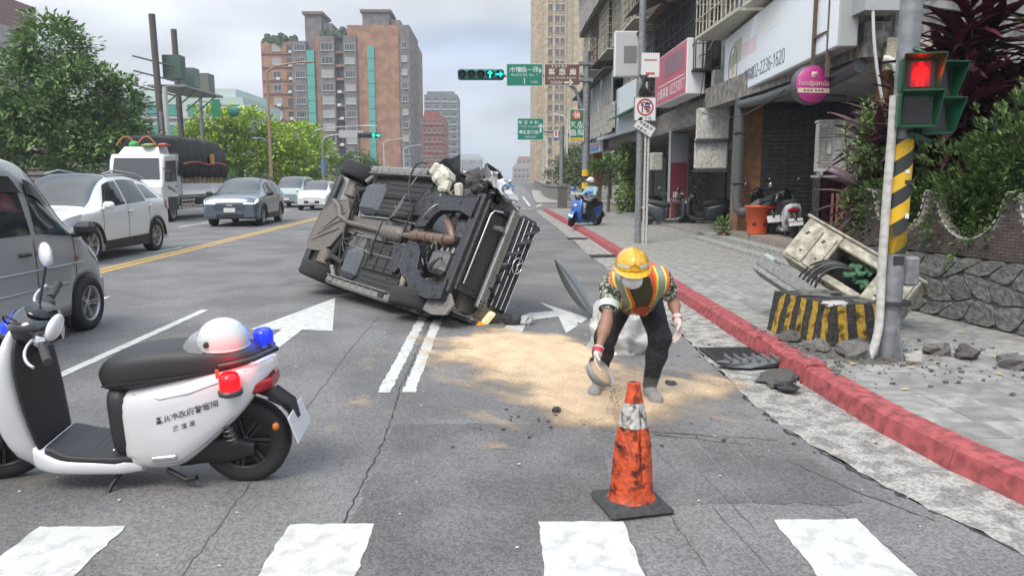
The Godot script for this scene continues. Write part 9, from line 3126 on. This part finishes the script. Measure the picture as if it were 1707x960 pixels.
	for k in 7:
		var mb := Mb.new()
		mb.smooth()
		var ce = Vector3(-0.02 + 0.22 * hn(k * 3.1), -0.1 + 0.2 * hn(k * 5.7), 0.02 + 0.1 * hn(k))
		mb.grid(func(u, v): return ce + Vector3((u - 0.5) * 0.12, (v - 0.5) * 0.07 + 0.02 * sin(u * 5.0 + k), 0.02 * sin(v * 4.0) + 0.02 * u), 6, 4)
		part(cab, "green_sheet", mb, grn)
	var fd = thing("cabinet_base", "grey green base tray of the cabinet leaning against the striped block", "tray")
	fd.transform = Transform3D(Basis(bx, by, bx.cross(by)), Vector3(3.2, 0.62, -7.7))
	slab(fd, "tray", -0.5, 0.34, -0.26, -0.2, -0.2, 0.1, mat(lin(0.24, 0.26, 0.24), 0.6, {"tex": "dirt", "sc": 2.0}), 0.01)
	slab(fd, "side_plate", -0.5, 0.34, -0.2, -0.08, 0.08, 0.1, mat(lin(0.2, 0.2, 0.19), 0.6, {"tex": "dirt", "sc": 2.0}), 0.006)
	slab(fd, "end_block", -0.5, -0.36, -0.2, -0.04, -0.18, 0.08, mat(lin(0.3, 0.38, 0.33), 0.5), 0.02)
	# rubble
	var rm = [mat(lin(0.16, 0.15, 0.14), 0.95, {"bump": "bumpm", "bh": 2.0, "tex": "dirt", "sc": 2.0}), mat(lin(0.10, 0.092, 0.085), 0.95, {"bump": "bumpm", "bh": 2.0, "tex": "dirt", "sc": 2.0})]
	var where = [[3.72, -6.25, 0.11, "dark rubble lump on the pavement just right of the signal pole"], [3.88, -6.1, 0.12, "second dark rubble lump beside the first right of the pole"], [4.05, -5.75, 0.13, "dark rubble lump in the middle of the open pavement"], [4.28, -5.35, 0.14, "rubble lump nearest the right edge of the pavement"], [2.95, -6.1, 0.16, "large earth clod on the kerb below the striped block"], [3.06, -6.25, 0.14, "earth clod between the striped block and the white conduit"], [2.75, -6.35, 0.13, "clod of broken kerb under the block's left corner"], [2.66, -6.75, 0.11, "small clod on the kerb beside the left face of the block"], [3.36, -5.95, 0.1, "pale concrete lump at the foot of the signal pole"]]
	for i in where.size():
		var w = where[i]
		var mb := Mb.new()
		mb.rock(Vector3.ZERO, Vector3(w[2], w[2] * 0.6, w[2] * 0.8), nz, i * 17.0, 12)
		single("rubble_lump", w[3], "rubble", mb, rm[i % 2] if i < 8 else mat(lin(0.36, 0.34, 0.31), 0.95), Vector3(w[0], 0.14 + w[2] * 0.3, w[1]), i * 1.3, "rubble on the pavement")
	var gt := Mb.new()
	for k in 420:
		var x = 2.55 + 1.9 * pow(hn(k * 3.3), 1.6)
		var zz = -6.4 + (hn(k * 7.7) - 0.5) * 2.4 * (0.4 + 0.6 * hn(k * 1.7)) + (x - 2.6) * 0.35
		var s = 0.004 + 0.02 * pow(hn(k * 9.1), 4.0)
		gt.rock(Vector3(x, 0.143 + s * 0.4, zz), Vector3(s * 1.3, s, s), nz, k * 3.0, 6)
	stuff(single("rubble", "crumbs of broken concrete and earth spread round the signal pole", "rubble", gt, rm[0]))
	var ear := Mb.new()
	ear.grid(func(u, v):
		var p = Vector3(lerpf(2.5, 3.55, u), 0, lerpf(-5.75, -7.5, v))
		var e = sin(PI * u) * sin(PI * v)
		return p + Vector3(0, 0.10 + 0.09 * pow(e, 0.6) + 0.05 * nz.get_noise_3dv(p * 240.0) * e, 0), 26, 30)
	stuff(single("rubble", "mound of dark earth and broken paving heaved up round the striped block", "earth", ear, mat(lin(0.13, 0.118, 0.105), 0.95, {"bump": "bumpm", "bh": 3.0, "tex": "dirt", "sc": 1.5})))
	# loose car parts
	var dkp = mat(lin(0.03), 0.5)
	var gyp = mat(lin(0.14, 0.145, 0.15), 0.4, {"tex": "mid", "sc": 2.0})
	var bu := Mb.new()
	bu.grid(func(u, v):
		var a = Vector3(0.72, 0.62, -9.3).bezier_interpolate(Vector3(0.76, 0.4, -9.05), Vector3(0.92, 0.08, -8.75), Vector3(1.16, 0.03, -8.5), u)
		return a + Vector3(0.16 * v * sin(PI * clampf(u * 0.95 + 0.06, 0, 1)), 0.09 * v * sin(PI * u) + 0.02 * sin(v * 6.0), 0.06 * sin(v * PI)), 20, 8)
	single("torn_bumper", "curved grey bumper strip curling up from the road beside the arrow", "bumper", bu, mat(lin(0.085, 0.088, 0.092), 0.3, {"coat": 0.4}))
	var i2 = 0
	for q in [[Vector3(2.18, 0.05, -6.35), Vector3(0.28, 0.05, 0.12), gyp, "grey ribbed bumper piece lying on the drain grate"], [Vector3(2.3, 0.03, -5.98), Vector3(0.34, 0.03, 0.15), rm[1], "dirty broken slab lying against the kerb"], [Vector3(2.2, 0.05, -5.6), Vector3(0.13, 0.025, 0.08), dkp, "jagged black plastic shard in the gutter"], [Vector3(0.2, 0.05, -8.4), Vector3(0.13, 0.07, 0.1), dkp, "black broken lamp housing on the tail of the turn arrow"], [Vector3(0.34, 0.05, -8.35), Vector3(0.09, 0.06, 0.06), mat(lin(0.4), 0.15), "clear lamp lens fragment beside the black lamp housing"], [Vector3(1.62, 0.06, -7.7), Vector3(0.24, 0.06, 0.14), gyp, "grey bumper fragment behind the worker's glove"], [Vector3(1.36, 0.03, -5.75), Vector3(0.05, 0.03, 0.04), dkp, "small black clip on the sand behind the shoe"], [Vector3(0.42, 0.025, -5.1), Vector3(0.03, 0.03, 0.02), dkp, "small black chip at the near edge of the sand"]]:
		var mb := Mb.new()
		mb.rock(Vector3.ZERO, q[1], nz, 40.0 + i2 * 23.0, 11)
		if i2 == 0:
			for k in 6: mb.box(Vector3(-0.2 + k * 0.08, 0.045, 0), Vector3(0.02, 0.03, 0.2), 0.005)
		if i2 == 2:
			for k in 5: mb.tri(Vector3(-0.1 + k * 0.03, 0.02, 0), Vector3(-0.06 + k * 0.03, 0.02, 0.02), Vector3(-0.16 + k * 0.04, 0.16 - 0.03 * k, 0.0))
		single("car_fragment", q[3], "debris", mb, q[2], q[0], i2 * 0.9, "broken car parts on the road")
		i2 += 1
	var lit := Mb.new()
	for k in 90:
		var x = -0.3 + 2.8 * hn(k * 2.7)
		var zz = -4.3 - 5.5 * hn(k * 4.9)
		var s = 0.004 + 0.009 * hn(k * 8.3)
		lit.rock(Vector3(x, s * 0.5 + 0.006, zz), Vector3(s * 1.5, s * 0.5, s), nz, k * 5.0, 6)
	stuff(single("litter", "dark plastic chips scattered over the road round the worker", "debris", lit, mat(lin(0.05), 0.7)))
	var li2 := Mb.new()
	for k in 160:
		var x = -3.0 + 5.8 * hn(k * 3.7)
		var zz = -3.0 - 7.0 * hn(k * 5.9)
		var s = 0.002 + 0.006 * pow(hn(k * 6.3), 2.0)
		li2.rock(Vector3(x, s * 0.5 + 0.006, zz), Vector3(s * 1.6, s * 0.5, s), nz, k * 7.0, 6)
	stuff(single("litter", "white glass and paint chips scattered over the road", "debris", li2, mat(lin(0.6), 0.5)))
	var lf := Mb.new()
	for k in 34:
		var x = 1.9 + 3.0 * hn(k * 3.1)
		var zz = -3.8 - 6.5 * hn(k * 7.3)
		var y = 0.15 if x > 2.6 else (0.02 if x < 2.35 else 0.155)
		lf.xf = Transform3D(Basis(Vector3.UP, k * 2.1), Vector3(x, y, zz))
		lf.quad(Vector3(-0.035, 0, 0), Vector3(0, 0.004, 0.016), Vector3(0.04, 0.008, 0), Vector3(0, 0.004, -0.016))
	stuff(single("fallen_leaves", "small yellow leaves fallen on the pavement and gutter", "leaves", lf, mat(lin(0.55, 0.42, 0.12), 0.7)))
	# sack behind the worker
	var sk := Mb.new()
	sk.smooth()
	sk.grid(func(u, v):
		var a = TAU * (1.0 - u)
		var y = v * 0.6
		var r = 0.26 * pow(1.0 - pow(absf(v * 1.15 - 0.3), 2.2), 0.5) + 0.02
		if v > 0.85: r = 0.1 + 0.3 * (1.0 - v)
		var p = Vector3(cos(a) * r * 1.05, y, -sin(a) * r * 0.8)
		return p + p.normalized() * 0.12 * nz.get_noise_3dv(p * 330.0) + Vector3(0.05 * v, 0, 0), 56, 26)
	single("sand_sack", "crumpled translucent white plastic sack standing behind the worker's legs", "sack", sk, mat(lin(0.42, 0.415, 0.40), 0.35, {"back": Color(0.3, 0.29, 0.27), "coat": 0.3}), Vector3(1.18, 0, -7.05))
	# sand strewn over the oil
	var W2 = 384
	var H2 = 320
	var im := Image.create(W2, H2, false, Image.FORMAT_RGBA8)
	var n1 := FastNoiseLite.new()
	n1.frequency = 0.012
	n1.fractal_octaves = 5
	var n2 := FastNoiseLite.new()
	n2.frequency = 0.35
	var blobs = [[-0.1, -7.5, 0.5, 0.65], [0.15, -6.9, 0.75, 0.75], [0.6, -7.0, 0.55, 0.6], [0.45, -6.2, 0.6, 0.6], [0.75, -5.5, 0.55, 0.55], [1.2, -5.65, 0.5, 0.35], [1.65, -5.75, 0.4, 0.28], [0.8, -5.1, 0.4, 0.35]]
	for y in H2:
		for x in W2:
			var X = lerpf(-1.2, 2.3, x / float(W2))
			var Zz = lerpf(-8.8, -4.4, y / float(H2))
			var f = 0.0
			for b in blobs: f += exp(-(pow((X - b[0]) / b[2], 2.0) + pow((Zz - b[1]) / b[3], 2.0)))
			f = f * 0.75 + n1.get_noise_2d(x * 1.2 - y * 0.6, y * 1.4) * 0.75
			var gsp = n2.get_noise_2d(x * 1.0, y * 1.0)
			var al = clampf(smoothstep(0.15, 1.2, f) * (0.96 + 0.3 * gsp), 0.0, 0.97)
			var t = 0.9 + 0.08 * gsp + 0.1 * n1.get_noise_2d(x * 3.0, y * 3.0 + 50)
			im.set_pixel(x, y, Color(0.90 * t, 0.78 * t, 0.63 * t, al))
	var sm := StandardMaterial3D.new()
	sm.albedo_texture = ImageTexture.create_from_image(im)
	sm.transparency = BaseMaterial3D.TRANSPARENCY_ALPHA
	sm.roughness = 0.95
	sm.cull_mode = BaseMaterial3D.CULL_DISABLED
	var sg := Mb.new()
	sg.griduv(func(u, v):
		var px = im.get_pixel(mini(int(u * W2), W2 - 1), mini(int(v * H2), H2 - 1))
		return Vector3(lerpf(-1.2, 2.3, u), 0.0065 + 0.022 * px.a + 0.004 * n1.get_noise_2d(u * 900, v * 900), lerpf(-8.8, -4.4, v)), 90, 80)
	stuff(single("sand", "tan sand strewn over the road between the wreck and the kerb", "sand", sg, sm))
	# falling sand and dust at the scoop
	var ds := Mb.new()
	for k in 260:
		var t = pow(hn(k * 3.9), 0.6)
		ds.rock(Vector3(0.74 + 0.14 * t + (hn(k * 5.1) - 0.5) * 0.12 * (0.5 + t), 0.34 - 0.32 * t + 0.05 * (hn(k * 7.1) - 0.5), -4.98 + 0.12 * t + (hn(k * 8.7) - 0.5) * 0.14), Vector3.ONE * (0.003 + 0.004 * hn(k * 2.3)), nz, k * 1.0, 5)
	stuff(single("falling_sand", "spray of tan sand falling from the scoop", "sand", ds, mat(lin(0.42, 0.29, 0.17), 0.95)))
	for q in [[Vector3(0.95, 0.1, -5.0), Vector3(1.1, 0.3, 0.9), 0.3], [Vector3(0.45, 0.1, -5.5), Vector3(1.0, 0.3, 0.9), 0.25]]:
		var fv := FogVolume.new()
		fv.name = numbered(self, "dust_cloud")
		fv.shape = RenderingServer.FOG_VOLUME_SHAPE_ELLIPSOID
		fv.size = q[1]
		var fm := FogMaterial.new()
		fm.density = q[2]
		fm.albedo = Color(0.97, 0.92, 0.86)
		fv.material = fm
		add_child(fv)
		fv.position = q[0]
		tag(fv, "pale tan dust hanging in the air " + ("at the worker's shoe" if q[2] > 0.27 else "low over the sand"), "dust")
		fv.set_meta("kind", "stuff")
	# bucket and a small pot plant by the shops
	var bk = thing("bucket", "tall orange red bucket with round holes painted as dark discs on the porch step", "bucket", Vector3(5.66, 0.42, -16.5))
	var bb := Mb.new()
	bb.lathe([Vector2(0, 0.005), Vector2(0.2, 0.005), Vector2(0.205, 0.02), Vector2(0.255, 0.58), Vector2(0.275, 0.58), Vector2(0.275, 0.61), Vector2(0.25, 0.61), Vector2(0.2, 0.03)], 28)
	part(bk, "shell", bb, mat(lin(0.62, 0.10, 0.035), 0.45))
	for k in 6:
		var hb := Mb.new()
		var a = TAU * k / 6.0 + 0.45
		hb.xf = Transform3D(Basis(Vector3.UP, a) * Basis(Vector3.RIGHT, PI / 2), Vector3(sin(a) * 0.2245, 0.22, cos(a) * 0.2245))
		hb.lathe([Vector2(0.045, 0.0), Vector2(0.0, 0.004)], 12)
		part(bk, "hole", hb, mat(lin(0.05, 0.015, 0.01), 0.8))  # dark disc on the shell; shade inside the hole put into its colour
	var pt = thing("potted_plant", "small leafy plant at the foot of the fat drain pipe", "plant", Vector3(5.35, 0.14, -18.0))
	var pot := Mb.new()
	pot.lathe([Vector2(0, 0), Vector2(0.1, 0), Vector2(0.13, 0.2), Vector2(0.11, 0.2), Vector2(0, 0.17)], 14)
	part(pt, "pot", pot, mat(lin(0.2, 0.1, 0.06), 0.8))
	var pls = []
	for k in 120:
		var d = rnd_dir()
		pls.append([Vector3(0, 0.35, 0) + d * 0.2 * hn(k), d + Vector3(0, 0.4, 0), 0.8 + 0.4 * hn(k * 3)])
	leaves(pt, "foliage", leaf_mesh(0.15, 0.06), pls, mat(Color.WHITE, 0.5, {"vc": true, "back": Color(0.1, 0.16, 0.03)}), Color(0.06, 0.12, 0.03), Color(0.14, 0.22, 0.06))
